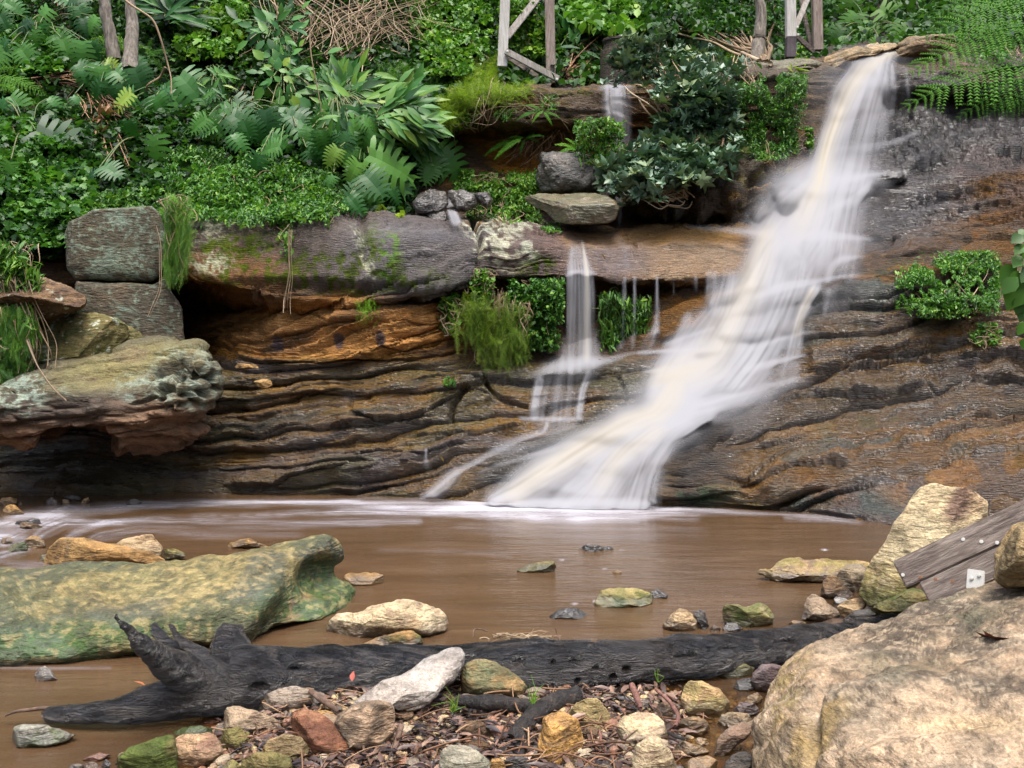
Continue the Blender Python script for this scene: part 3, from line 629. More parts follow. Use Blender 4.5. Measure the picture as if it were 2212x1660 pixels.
main = [
 (t3([(740,1070,80,.5),(900,1035,110,.75),(1080,1020,130,.65),(1200,1030,90,.45)]), dict(freq=3, contrast=.2, soft=1.01, wob=.1)),
 (t3([(1240,420,150,.4),(1150,620,190,.35),(1090,800,200,.3),(1040,1000,210,.4),(960,1180,230,.6),(900,1370,240,.7)]), dict(freq=6, contrast=.5, soft=1.0, wob=.2)),
 (t6([(780,60,200,.25),(710,220,200,.18),(640,400,220,.35),(580,560,260,.45),(500,720,280,.5),(400,870,270,.7),(150,960,200,.7)]), dict(freq=8, contrast=.55, soft=1.01, wob=.2)),
 (t5([(2050,1060,170,.5),(1850,1200,200,.6),(1700,1340,230,.6),(1580,1480,270,.65),(1480,1600,300,.8)]), dict(freq=7, contrast=.4, soft=1.01, wob=.2)),
 (t3([(1385,298,34,.75),(1300,320,60,.95),(1225,400,92,1),(1135,520,95,1),(1075,650,88,1),(1022,800,78,1),(985,930,74,1),(960,1060,90,.95)]), DN),
 (t3([(1310,345,70,.8),(1275,450,105,.7),(1230,600,125,.6),(1180,780,140,.5),(1140,950,150,.48),(1110,1050,150,.5)]), dict(freq=10, contrast=.7, soft=.6)),
 (t3([(1290,350,50,.5),(1330,470,50,.4),(1330,620,40,.3),(1310,760,40,.2)]), ST), (t3([(1370,380,16,.5),(1385,520,18,.35),(1370,660,16,.2)]), ST),
 (t3([(1450,400,12,.3),(1460,520,12,.3),(1465,600,12,.12)]), ST), (t3([(1510,770,10,.3),(1400,820,14,.35),(1250,850,16,.3),(1080,860,20,.25)]), LI),
 (t3([(860,1085,30,.5),(980,1050,28,.85),(1100,1035,22,.85),(1250,1012,16,.6),(1450,994,8,.35)]), LI),
 (t3([(970,1040,110,1),(905,1150,150,1),(850,1280,175,1),(800,1370,180,1)]), DN),
 (t3([(1120,1040,140,.6),(1085,1150,140,.7),(1060,1280,150,.72),(1040,1385,170,.75)]), VE),
 (t3([(1200,1080,60,.4),(1130,1140,60,.5),(980,1210,40,.5),(940,1330,60,.6)]), VE), (t3([(1230,1060,14,.5),(1180,1160,20,.45),(1050,1190,16,.5),(960,1240,20,.5)]), LI),
 (t3([(830,1070,70,.55),(700,1180,95,.45),(620,1300,100,.5)]), VE),
 (t3([(180,1312,6,.2),(400,1330,12,.45),(650,1355,24,.8),(900,1362,26,.95),(1080,1372,20,.8),(1240,1388,10,.5)]), LI),
 (t6([(740,40,130,1),(650,150,110,1),(590,300,120,1),(520,450,150,1),(450,600,165,1),(370,740,185,1),(240,840,210,1),(120,960,190,1),(60,1040,140,1)]), DN),
 (t6([(900,80,190,.5),(830,190,170,.30),(790,300,150,.4)]), ST), (t6([(1120,90,90,.35),(1130,140,80,.25),(1110,170,80,.2)]), ST),
 (t6([(800,130,12,.5),(860,200,12,.3),(780,250,12,.3)]), LI), (t6([(1190,182,8,.4),(1070,195,16,.7),(1020,230,20,.7),(1005,300,22,.6)]), LI), (t6([(1130,200,60,.3),(1110,280,70,.25)]), ST),
 (t6([(700,270,60,.5),(680,340,60,.6)]), ST), (t6([(850,250,50,.4),(840,320,50,.5)]), ST),
 (t6([(600,410,24,.9),(760,352,20,.85),(900,330,14,.75),(1080,297,8,.5),(1190,285,5,.3)]), LI),
 (t6([(760,400,110,.62),(710,520,120,.62),(650,650,120,.72),(570,780,130,.85),(470,900,120,.9)]), dict(freq=9, contrast=.6, soft=.6)),
 (t6([(930,372,42,.92),(870,470,38,.8),(832,560,35,.75),(812,650,42,.7),(790,760,55,.6),(770,870,70,.35)]), dict(freq=4, contrast=.5, soft=.6)),
 (t6([(1000,380,22,.3),(985,470,14,.2),(975,540,12,.1)]), ST),
 (t6([(560,720,20,.5),(700,665,14,.6),(800,640,12,.6),(910,615,6,.4)]), LI), (t6([(540,840,20,.6),(700,792,14,.7),(860,758,8,.6)]), LI),
 (t6([(330,292,40,.5),(325,380,36,.4),(310,450,30,.3)]), ST), (t6([(235,300,14,.3),(235,380,14,.2)]), ST), (t6([(420,300,50,.6),(400,400,60,.7),(380,470,70,.8)]), VE),
 (t6([(330,480,60,.5),(240,600,85,.6),(170,720,90,.6),(100,830,100,.75),(20,960,70,.85)]), VE), (t6([(190,530,30,.4),(140,640,30,.5),(110,700,30,.3)]), ST),
 (t6([(-90,737,6,.5),(60,728,9,.7),(230,722,14,.7)]), LI), (t6([(60,690,10,.5),(200,640,10,.5),(330,600,14,.5)]), LI), (t6([(-60,850,8,.6),(30,840,12,.8),(160,830,20,.8)]), LI),
 (t6([(840,884,12,.35),(600,952,36,.55),(330,1035,44,.9),(120,1075,60,1)]), VE), (t6([(870,900,40,.12),(600,980,60,.25),(330,1050,50,.5)]), VE),
 (t5([(2100,820,190,1),(2010,930,165,1),(2020,1020,140,1),(1900,1090,90,1),(1700,1165,105,1),(1550,1250,105,1),(1380,1355,120,1),(1220,1455,125,1),(1090,1540,110,1),(960,1590,60,.9)]), DN),
 (t5([(2060,1090,100,1),(1880,1160,120,.95),(1730,1280,140,.85),(1620,1400,150,.75),(1540,1520,160,.8),(1460,1600,180,.9)]), dict(freq=6, contrast=.5, soft=.6)),
 (t5([(2200,1090,50,.8),(2050,1150,80,.7),(1960,1230,80,.6),(1890,1340,85,.6),(1840,1460,90,.6),(1800,1610,110,.7)]), dict(freq=8, contrast=.6, soft=.6)),
 (t5([(1760,1350,20,.4),(1600,1400,18,.4),(1480,1430,14,.3)]), LI),
 (t5([(1100,1608,20,.9),(1400,1612,26,1),(1700,1610,26,.95),(1880,1616,14,.7)]), LI),
 (t5([(1270,1140,16,.7),(1262,1195,14,.5),(1120,1240,24,.3),(980,1310,30,.35),(850,1382,24,.5),(720,1440,30,.5),(640,1520,34,.5),(560,1580,30,.5)]), dict(freq=3, contrast=.5, soft=.7)),
 (t5([(1400,1170,60,.22),(1180,1240,60,.28),(1000,1310,60,.22)]), ST), (t5([(1450,1250,20,.25),(1230,1318,10,.5),(1000,1385,12,.3),(880,1430,10,.2)]), LI),
 (t5([(760,1440,26,.5),(690,1510,40,.55),(600,1570,40,.6)]), ST),
]
creamy = [t3([(1390,296,30,1),(1300,322,50,.7),(1190,420,60,.8),(1100,560,60,.9),(1040,720,55,1),(985,900,55,1),(950,1060,60,.8),(860,1250,110,.4)]),
 t6([(640,80,70,.7),(590,200,90,.6),(540,340,90,.7),(440,560,110,.6),(300,800,120,.5),(60,880,80,.8)]), t6([(900,390,26,.9),(850,500,30,.7),(820,620,30,.5)]),
 t5([(2040,870,70,.8),(1980,1000,90,.7),(1900,1090,70,.8),(1700,1160,70,.8),(1500,1280,90,.8),(1300,1400,90,.8),(1100,1530,80,.6)]), t5([(1900,1200,50,.6),(1700,1330,70,.6),(1600,1480,80,.4)])]
cascade('waterfall', main, '', cream=creamy)
cascade('side_waterfall', [
 (t5([(1412,110,4,.3),(1412,170,10,.45),(1402,270,18,.5),(1400,400,26,.5),(1400,600,34,.4),(1400,750,40,.3)]), dict(freq=3, contrast=.5, soft=.7)),
 (t5([(1470,85,7,.15),(1480,130,10,.55),(1486,170,13,.85),(1502,262,18,1),(1503,400,22,.95),(1502,600,26,.85),(1500,770,30,.8)]), dict(freq=2.5, contrast=.35, soft=.7)),
 (t5([(1445,165,52,.5),(1462,270,82,.7),(1462,420,95,.6),(1462,600,105,.5),(1462,790,125,.45)]), dict(freq=9, contrast=.75, soft=.4)),
 (t5([(1400,275,8,.6),(1480,268,8,.7),(1550,278,8,.5)]), LI),
 (t5([(1220,855,26,.35),(1330,815,26,.75),(1480,800,34,.92),(1620,785,16,.6),(1760,742,6,.4),(1960,735,6,.4)]), LI),
 (t5([(1340,830,100,.45),(1325,950,125,.33),(1310,1080,140,.36)]), ST), (t5([(1225,900,28,.85),(1205,1000,28,.7),(1195,1105,30,.75)]), dict(freq=3, contrast=.6)),
 (t5([(1520,850,20,.6),(1475,960,22,.7),(1455,1105,24,.75)]), dict(freq=3, contrast=.6)), (t5([(1120,1120,8,.6),(1280,1126,12,.9),(1470,1120,8,.6)]), LI),
 (t5([(1720,310,16,.6),(1715,420,20,.5),(1700,560,24,.35),(1690,700,28,.2)]), ST), (t5([(1778,305,14,.75),(1775,420,16,.6),(1770,560,18,.4),(1765,700,20,.2)]), ST),
 (t5([(1905,310,14,.7),(1905,430,15,.7),(1905,560,18,.5),(1895,625,30,.5)]), ST), (t5([(1640,30,25,.12),(1720,120,25,.16),(1735,240,25,.14)]), ST), (t5([(1890,620,30,.5),(1870,680,50,.25),(1850,720,50,.15)]), VE),
 (t5([(2000,320,10,.25),(2000,400,12,.15)]), ST)], '', puff=.02, gap=.02, cream=[t5([(1464,82,10,.8),(1502,262,14,.8),(1500,770,20,.5)])])
cascade('upper_waterfall', [
 (t2([(1590,510,10,.5),(1680,485,18,.8),(1760,492,8,.5)]), LI), (t2([(1670,500,80,.75),(1675,600,85,.62),(1690,700,75,.55),(1690,840,75,.5),(1665,960,60,.5)]), dict(freq=8, contrast=.65, soft=.4)),
 (t2([(1590,960,30,.6),(1620,1040,50,.85),(1640,1130,50,.8),(1688,1180,20,.8),(1690,1305,14,.8)]), VE)], '', puff=.02, gap=.10)
cascade('rock_spout', [(t2([(680,1140,10,.4),(698,1175,20,.8),(725,1240,28,.85),(745,1290,30,.7)]), dict(freq=3, contrast=.3))], '', puff=.06, gap=.05)
cascade('water_trickle', [(t5([(570,1292,7,.8),(568,1330,6,.75),(568,1372,10,.5),(575,1400,30,.15)]), DN)], '', puff=.01, gap=.03)

# ================================================================ stream bed, bank and pool
def xy0(u, v):
    Y = Ywater(v); return (u - CU) / F * Y, Y
bedc = [(-300,1100,-.25),(400,1100,-.35),(1100,1110,-.5),(1800,1140,-.4),(2300,1190,-.3),(0,1200,-.12),(700,1250,-.35),(1300,1200,-.45),(1700,1250,-.25),(1100,1350,-.28),(700,1400,-.22),(1500,1370,-.16),(1750,1310,-.05),(1850,1320,.02),(2000,1330,.05),
 (500,1440,-.20),(900,1440,-.10),(1200,1420,-.05),(1500,1400,-.05),(100,1440,-.22),(0,1500,-.14),(200,1520,-.13),(200,1600,-.10),(60,1650,-.12),(330,1600,-.07),(300,1650,-.05),(420,1580,-.02),(-300,1600,-.2),
 (480,1600,.01),(600,1540,.02),(520,1660,.02),(700,1500,.02),(850,1520,.035),(1000,1560,.04),(1100,1500,.025),(1200,1600,.035),(1000,1660,.035),(700,1620,.035),(1300,1500,.025),(1380,1540,.02),(1300,1640,.02),
 (1400,1640,.01),(1480,1600,-.01),(1520,1550,-.02),(1500,1480,-.03),(1560,1480,-.05),(1590,1640,-.05),(1500,1660,-.04),(1560,1430,-.06),(1650,1420,-.05),(1800,1400,.05),(2000,1500,.1),(1900,1800,.1),(1000,1900,.1),(200,1900,-.1)]
bx, by = xy0(np.array([p[0] for p in bedc], float), np.array([p[1] for p in bedc], float)); bz = np.array([p[2] for p in bedc])
K = np.hypot(bx[:, None] - bx[None], by[:, None] - by[None]); nB = len(bx)
M_ = np.zeros((nB + 1, nB + 1)); M_[:nB, :nB] = -K - np.eye(nB) * .02; M_[:nB, nB] = 1; M_[nB, :nB] = 1
wB = np.linalg.solve(M_, np.concatenate([bz, [0]]))
def bed(x, y):
    x = np.asarray(x, float); y = np.asarray(y, float)
    z = np.full(x.shape, wB[-1])
    for k in range(nB): z = z - wB[k] * np.hypot(x - bx[k], y - by[k])
    p = P3(x, y, 0)
    return z + .018 * fbm(p * 5, 3, 300) + .008 * fbm(p * 16, 2, 301)
def fan(y0, y1, ny, nx, wide=.85, off=.6):
    y = y0 * (y1 / y0) ** np.linspace(0, 1, ny)[:, None]; a = np.linspace(-wide, wide, nx)[None]
    return a * (y + off), y + 0 * a
x, y = fan(1.2, 10.6, 380, 520)
z = bed(x, y)
gcol = np.zeros(x.shape + (3,)) + C(.07, .045, .028)
nn = fbm(P3(x, y, 0) * 7, 4, 310); n5 = fbm(P3(x, y, 3) * 30, 3, 311)
gcol = lay(gcol, sstep(-.1, .4, nn), C(.12, .075, .04)); gcol = lay(gcol, sstep(.0, .4, n5), C(.035, .025, .02), .7)
gcol = lay(gcol, sstep(0, -.1, z) , C(.17, .095, .03), .7)
ground = mesh('ground', np.stack([x, y, z + .006 * n5], -1), gridfaces(*x.shape)[:, ::-1], MAT_BOULDER, {'wet': np.clip(1 - z * 9, .2, .9)}, {'tint': gcol})
tag(ground, kind='structure')

x, y = fan(1.2, 10.2, 560, 760)
zb = bed(x, y); dep = np.clip(-zb, 0, 1)
turb = 1 - np.exp(-dep * 13); turb = np.clip(turb, .12, .93)
U_ = CU + x / y * F; V_ = HV + HC / y * F
foam = np.zeros(x.shape); keep = 1.0
FO = dict(freq=2.2, contrast=.35, soft=.9, wob=.35); FW = dict(freq=5, contrast=.85, soft=.8, wob=.3)
frib = [([(960,1097,12,.5),(1080,1098,20,.95),(1250,1100,24,1),(1400,1101,22,.95),(1460,1103,12,.5)], FO), ([(1900,1122,3,.1),(1700,1112,5,.3),(1500,1104,9,.7),(1400,1100,16,.9),(1200,1100,18,.9),(1000,1095,14,.85),(800,1089,11,.75),(600,1086,8,.65),(450,1088,8,.55),(300,1092,9,.5),(150,1105,13,.55),(40,1125,18,.55),(-40,1150,20,.5)], FO),
 ([(1500,1120,12,.25),(1200,1118,12,.4),(950,1108,9,.6),(750,1106,8,.5),(560,1112,7,.35),(420,1118,7,.25)], FW), ([(900,1128,10,.3),(700,1130,10,.3),(500,1128,9,.3),(330,1122,9,.35),(230,1130,9,.45),(160,1150,10,.45),(130,1180,9,.35)], FW),
 ([(640,1150,12,.16),(450,1150,14,.2),(300,1145,12,.3),(210,1160,11,.35),(180,1185,10,.3),(210,1200,9,.2)], FW), ([(260,1130,8,.4),(140,1128,12,.6),(90,1150,14,.6),(60,1185,12,.4),(0,1200,12,.5),(-60,1205,12,.4)], FW),
 ([(130,1110,16,.5),(60,1140,16,.5),(20,1160,18,.6),(-60,1160,20,.6)], FW), ([(60,1168,9,.6),(0,1176,9,.6),(-80,1180,9,.6)], FW), ([(100,1235,10,.35),(40,1232,8,.4),(-50,1236,8,.5)], FW), ([(160,1215,8,.3),(60,1220,8,.3),(-20,1215,8,.3)], FW),
 ([(1700,1118,8,.25),(1800,1122,8,.35),(1860,1130,6,.2)], FW), ([(1500,1150,20,.10),(1300,1145,20,.12),(1000,1140,14,.12)], FW),
 ([(0,1443,3,.25),(120,1445,3,.2),(240,1443,3,.12)], FO), ([(1100,1200,8,.10),(1000,1192,6,.15),(820,1190,6,.14)], FW)]
for k, (r, kw) in enumerate(frib): keep = keep * (1 - np.clip(ribbon_density(U_, V_, r, seed=400 + 7 * k, **kw), 0, 1))
foam = (1 - keep) * np.clip(.72 + .55 * fbm(P3(x * 1.1, y * 6, 0), 3, 511), .2, 1.1)
# drifting specks of foam
f1, f2, cid = worley(P3(x * 5, y * 3.2, 0), 500)
spk = (1 - sstep(.05, .13, f1)) * (cid > .80) * sstep(-.1, .3, fbm(P3(x * .8, y * .8, 1), 2, 501)) * sstep(4.9, 5.4, y) * sstep(-.4, .6, x - .3) * .8
foam = np.clip(foam + spk, 0, 1)
rip = .0035 * fbm(P3(x * 1.6, y * 9, 0), 4, 502) + .0012 * fbm(P3(x * 5, y * 26, 0), 3, 503)
m, nt, out = new_mat('pool_water')
pos = N(nt, 'ShaderNodeNewGeometry').outputs['Position']
fo = N(nt, 'ShaderNodeAttribute', attribute_name='foam').outputs['Fac']; tu = N(nt, 'ShaderNodeAttribute', attribute_name='turbid').outputs['Fac']
mp = N(nt, 'ShaderNodeMapping'); nt.links.new(pos, mp.inputs[0]); mp.inputs['Scale'].default_value = (1, 4.5, 1)
sil = ramp(nt, noise(nt, 1.1, 4, .55, mp.outputs[0], .6), [(.3, (.058, .033, .016)), (.55, (.078, .045, .023)), (.75, (.10, .061, .034))])
fn = mathn(nt, 'MULTIPLY', fo, mathn(nt, 'MULTIPLY_ADD', noise(nt, 5, 5, .7, mp.outputs[0]), 1.2, .4), clamp=True)
cc = mixc(nt, fn, sil, (.50, .50, .56))
bs = N(nt, 'ShaderNodeBsdfPrincipled'); nt.links.new(cc, bs.inputs['Base Color']); bs.inputs['Specular IOR Level'].default_value = .5
ro = mathn(nt, 'MULTIPLY_ADD', fn, .5, .07); nt.links.new(ro, bs.inputs['Roughness']); bs.inputs['IOR'].default_value = 1.33
tr = N(nt, 'ShaderNodeBsdfTransparent'); tr.inputs[0].default_value = (.78, .62, .38, 1)
gl = N(nt, 'ShaderNodeBsdfGlossy'); gl.inputs['Roughness'].default_value = .08
fr = N(nt, 'ShaderNodeFresnel'); fr.inputs[0].default_value = 1.33
bp = N(nt, 'ShaderNodeBump'); bp.inputs['Distance'].default_value = .02; bp.inputs['Strength'].default_value = .3
mp2 = N(nt, 'ShaderNodeMapping'); nt.links.new(pos, mp2.inputs[0]); mp2.inputs['Scale'].default_value = (3, 14, 3)
nt.links.new(noise(nt, 1.6, 5, .6, mp2.outputs[0], .4), bp.inputs['Height'])
for q in (bs, gl, fr): nt.links.new(bp.outputs[0], q.inputs['Normal'])
clr = N(nt, 'ShaderNodeMixShader'); nt.links.new(fr.outputs[0], clr.inputs[0]); nt.links.new(tr.outputs[0], clr.inputs[1]); nt.links.new(gl.outputs[0], clr.inputs[2])
mx = N(nt, 'ShaderNodeMixShader'); nt.links.new(mathn(nt, 'MAXIMUM', tu, fn), mx.inputs[0]); nt.links.new(clr.outputs[0], mx.inputs[1]); nt.links.new(bs.outputs[0], mx.inputs[2])
nt.links.new(mx.outputs[0], out.inputs[0])
pool = mesh('water', np.stack([x, y, rip], -1), gridfaces(*x.shape), m, {'foam': foam, 'turbid': turb})
tag(pool, kind='structure')
# ================================================================ boulders and stones
PAL = dict(ochre=(C(.36,.22,.085), C(.20,.12,.05), C(.11,.08,.045)), tan=(C(.42,.31,.18), C(.30,.20,.11), C(.18,.125,.075)), grey=(C(.20,.17,.14), C(.13,.115,.10), C(.27,.235,.19)),
 red=(C(.24,.105,.055), C(.17,.075,.045), C(.30,.16,.09)), olive=(C(.15,.135,.05), C(.10,.10,.045), C(.24,.19,.08)), pale=(C(.50,.41,.26), C(.38,.28,.16), C(.30,.22,.15)),
 dark=(C(.05,.045,.04), C(.08,.07,.06), C(.03,.027,.025)), purple=(C(.15,.105,.10), C(.09,.07,.075), C(.24,.18,.16)), white=(C(.42,.39,.35), C(.30,.27,.24), C(.22,.19,.17)), brown=(C(.15,.095,.055), C(.09,.06,.04), C(.23,.15,.08)))

for _k in PAL: PAL[_k] = tuple(c * (.76 if _k != 'dark' else 1) for c in PAL[_k])

def rbf(px, py, pv, x, y):
    px = np.asarray(px, float); py = np.asarray(py, float); n = len(px)
    A = np.zeros((n + 3, n + 3)); d = np.hypot(px[:, None] - px, py[:, None] - py)
    A[:n, :n] = d - np.eye(n) * 1e-6; A[:n, n] = A[n, :n] = 1; A[:n, n + 1] = A[n + 1, :n] = px; A[:n, n + 2] = A[n + 2, :n] = py
    w = np.linalg.solve(A, np.concatenate([pv, np.zeros(3)]))
    r = w[n] + w[n + 1] * x + w[n + 2] * y
    for k in range(n): r = r + w[k] * np.hypot(x - px[k], y - py[k])
    return r

def stone_colour(P, pal, seed, moss=0, band=0, nrm=None, lich=0, mossc=(.055, .085, .015)):
    a, b, c = PAL[pal] if isinstance(pal, str) else pal
    q = P.copy(); q[..., 2] = q[..., 2] * (1 + band * 4) + q[..., 0] * .3 * band
    n = fbm(q * 9, 4, seed + 1); n2 = fbm(q * 22, 4, seed + 2); n3 = fbm(P * 5, 3, seed + 3)
    col = np.zeros(P.shape) + a
    col = lay(col, sstep(-.05, .3, n), b, .85); col = lay(col, sstep(.05, .35, n2), c, .7); col = lay(col, sstep(.1, .4, n3), a * .9 + c * .1, .6)
    if moss: col = lay(col, sstep(.1 - moss, .5 - moss, n3 + .6 * n), mossc, .85)
    if lich: col = lay(col, sstep(.35 - lich, .5 - lich, fbm(P * 30, 3, seed + 9) * .7 + .5 * n3), C(.40, .44, .36), .9)
    return col

def boulder(name, outline, Yrim, bulge, back=None, ctrl=None, centre=None, seed=1, pal='tan', moss=0, lich=0, band=0, wet=.1, planes=4, rough=.05, label='', cat='stone', group=None,
            n=96, m=44, mat=None, paint=None, pitf=None, facets=None, sharp=2.2, kindl=None, wetline=True, cut=.62, roll=.35, strata=0, tw=0.0):
    o = np.array(outline, float)
    c = np.array(centre if centre is not None else (o[:, 0].mean(), (o[:, 1].min() + o[:, 1].max()) / 2), float)
    # resample the outline smoothly
    oc = np.concatenate([o, o[:1]]); L = np.concatenate([[0], np.cumsum(np.hypot(*np.diff(oc, axis=0).T))])
    t = np.linspace(0, L[-1], n, endpoint=False)
    b = np.stack([np.interp(t, L, oc[:, k]) for k in (0, 1)], -1)
    for _ in range(max(1, int(n / 60))): b = .25 * np.roll(b, 1, 0) + .5 * b + .25 * np.roll(b, -1, 0)
    size = L[-1] / 3.2 * Yrim / F
    back = bulge if back is None else back
    ph = np.linspace(0, math.pi, m)                     # 0 = front pole, pi = back pole
    s = np.sin(ph)[:, None]; cph = np.cos(ph)[:, None]
    k = 1.0 / sharp
    s2 = np.sign(s) * np.abs(s) ** (2 * k * .9); c2 = np.sign(cph) * np.abs(cph) ** (2 * k)
    uv = c[None, None] + s2[..., None] * (b[None] - c[None, None])
    if ctrl is not None:
        ct = np.array(ctrl, float)
        Yf = rbf(ct[:, 0], ct[:, 1], ct[:, 2], uv[..., 0], uv[..., 1])
        Yb = rbf(ct[:, 0], ct[:, 1], ct[:, 2], b[:, 0], b[:, 1])[None]
        front = cph > -1e-9
        rl = roll * (1 - np.sqrt(np.clip(1 - s2 ** 6, 0, 1)))
        Y = np.where(front, Yf + rl, Yb + roll + back * (-c2))
        P = W(uv[..., 0], uv[..., 1], Y)
    else:
        Y = Yrim - bulge * np.clip(c2, 0, 1) + back * np.clip(-c2, 0, 1)
        P = W(uv[..., 0], uv[..., 1], Y)
    cen = W(c[0], c[1], Yrim if ctrl is None else float(P[0, 0, 1]) + .5 * back); 
    r = np.random.default_rng(seed)
    pl = list(facets or [])
    for q in range(planes):
        a = r.uniform(-1.2, 1.2); e = r.uniform(-.35, 1.0)
        nv = np.array([math.sin(a) * math.cos(e), -math.cos(a) * math.cos(e), math.sin(e)]); pl.append((nv, None))
    for nv, dd in pl:
        nv = np.array(nv, float); nv /= np.linalg.norm(nv)
        dist = (P - cen) @ nv
        mx = dist.max(); lim = mx * (r.uniform(cut, cut + .26) if dd is None else dd)
        ex = np.maximum(0, dist - lim); P = P - (ex * .94)[..., None] * nv
    nr = gnormals(P)
    nr[0] = nr[1].mean(0); nr[-1] = nr[-2].mean(0)
    out = P - P.mean((0, 1)); 
    if (nr * out).sum(-1).mean() < 0: nr = -nr
    wt = np.sin(ph)[:, None] ** .25
    d = rough * size * (1.6 * fbm(P / size * 1.7, 3, seed) + .8 * fbm(P / size * 5, 4, seed + 1) + .3 * fbm(P / size * 16, 3, seed + 2, ridge=True)) 
    if strata:
        h = P[..., 2] - P[..., 0] * .12 + .03 * fbm(P * 3, 2, seed + 8)
        _, tt, bb = beds(h, strata, P[..., 0], seed + 3)
        d += strata * .55 * bb - strata * .35 * np.exp(-(np.minimum(tt, 1 - tt) / .12) ** 2)
    if pitf is not None:
        uu = CU + P[..., 0] / P[..., 1] * F; vv = HV + (HC - P[..., 2]) / P[..., 1] * F
        d -= pitf(uu, vv, P)
    P = P + nr * (d * wt)[..., None]
    uu = CU + P[..., 0] / P[..., 1] * F; vv = HV + (HC - P[..., 2]) / P[..., 1] * F
    col = stone_colour(P, pal, seed, moss, band, lich=lich)
    w = np.full(P.shape[:2], float(wet)) 
    if paint is not None: col, w = paint(col, w, uu, vv, P); col = col * .74
    if wetline:
        zt = .035 + .02 * fbm(P * 6, 2, seed + 5)
        wl_ = (1 - sstep(zt, zt + .03, P[..., 2])) * (bed(P[..., 0], P[..., 1]) < .01)
        col = col * (1 - .45 * wl_[..., None]); w = np.maximum(w, wl_ * .9)
    V = np.concatenate([P[:1].mean(1), P[1:-1].reshape(-1, 3), P[-1:].mean(1)])
    cc = np.concatenate([col[:1].mean(1), col[1:-1].reshape(-1, 3), col[-1:].mean(1)]); ww = np.concatenate([[w[0].mean()], w[1:-1].ravel(), [w[-1].mean()]])
    q = gridfaces(m - 2, n, True) + 1
    i = np.arange(n); top = np.stack([0 * i, 1 + (i + 1) % n, 1 + i], -1); l0 = 1 + (m - 3) * n; bot = np.stack([0 * i + len(V) - 1, l0 + i, l0 + (i + 1) % n], -1)
    ob = mesh(name, V, [q, top, bot], mat or MAT_BOULDER, {'wet': ww}, {'tint': cc})
    # faces outward
    a = V[q[len(q) // 8]]; 
    fn = np.cross(a[1] - a[0], a[2] - a[0])
    if fn @ (a.mean(0) - V.mean(0)) < 0: ob.data.flip_normals()
    org = V.mean(0); org[2] = V[:, 2].min()
    ob.data.transform(Matrix.Translation(-Vector(org))); ob.location = Vector(org)
    tag(ob, label, cat, group, kindl)
    return ob

def Yground(u, v, lift=0.0):
    z = 0.0
    for _ in range(6):
        Y = (HC - z) * F / (max(v, 900) - HV); z = max(0.0, float(bed((u - CU) / F * Y, Y))) + lift
    return Y

def pebble(outline, label, pal='tan', seed=None, base=None, depthk=.42, planes=5, **kw):
    o = np.array(outline, float); ub = o[:, 0].mean(); vb = o[:, 1].max() if base is None else base
    wd = o[:, 0].max() - o[:, 0].min(); hg = o[:, 1].max() - o[:, 1].min()
    Y = kw.pop('Y', None) or Yground(ub, vb)
    b = depthk * (wd * .5 + hg * .5) * Y / F
    seed = seed if seed is not None else int(ub * 13 + vb * 7) % 9973
    sink = 10 if base is None else 0     # root the stone a little below what it stands on
    o[:, 1] = np.where(o[:, 1] > vb - .12 * hg, o[:, 1] + sink * .4, o[:, 1])
    kw.setdefault('rough', .045)
    return boulder(kw.pop('name', 'river_stone'), o, Y + b, b, b, seed=seed, pal=pal, planes=planes, label=label, group=kw.pop('group', 'river stones lying about the pool and the bank'), n=kw.pop('n', 84), m=kw.pop('m', 40), **kw)

# ---- the big ones -------------------------------------------------------------------------
def paint_left(col, w, u, v, P):
    n3 = fbm(P * 4, 4, 610); n4 = fbm(P * 14, 3, 611); q = P * np.array([2.2, 2, 7]); nb = fbm(q * 1.6, 4, 612)
    col = np.zeros(P.shape) + C(.085, .092, .045)
    col = lay(col, sstep(-.25, .30, nb + .6 * zone(300, 1270, 320, 55, 8, .6, u, v) - .15), C(.21, .17, .062), .7)
    col = lay(col, zone(400, 1290, 200, 30, 14, .7, u, v) * sstep(-.1, .3, n4), C(.38, .30, .13), .6)
    col = lay(col, sstep(.05, .35, n3) * (1 - zone(300, 1270, 250, 40, 8, .6, u, v) * .5), C(.075, .085, .065), .8)
    g = np.clip(zone(650, 1340, 140, 80, 30, .5, u, v) + zone(160, 1390, 330, 42, 3, .6, u, v) + zone(700, 1290, 60, 70, 0, .5, u, v) + .8 * zone(400, 1400, 120, 40, 0, .5, u, v), 0, 1)
    col = lay(col, g * sstep(-.45, .1, n3 + .4 * n4), C(.045, .095, .018), .95)
    col = lay(col, zone(640, 1310, 40, 20, 50, .5, u, v) * sstep(0, .2, n4), C(.30, .20, .10), .9)
    col = lay(col, zone(140, 1445, 400, 14, 0, .7, u, v), C(.20, .19, .17), .5)
    n6 = fbm(P * 34, 3, 618); col = lay(col, sstep(.12, .3, n6), C(.06, .065, .035), .55); col = lay(col, sstep(.15, .3, -n6 + .2 * nb), C(.40, .31, .14), .4)
    return col, np.full(w.shape, .3) + .35 * g * sstep(0, .3, n3)
def pit_left(u, v, P):
    # the bay scooped out under the raised end, the ridge that runs down to the front
    return .10 * zone(690, 1245, 40, 34, 0, .7, u, v) + .06 * zone(610, 1345, 50, 30, 30, .9, u, v) - .07 * zone(560, 1310, 100, 24, 52, .9, u, v) + .05 * zone(640, 1320, 50, 30, 30, .9, u, v) - .05 * zone(90, 1270, 110, 16, 5, .8, u, v)
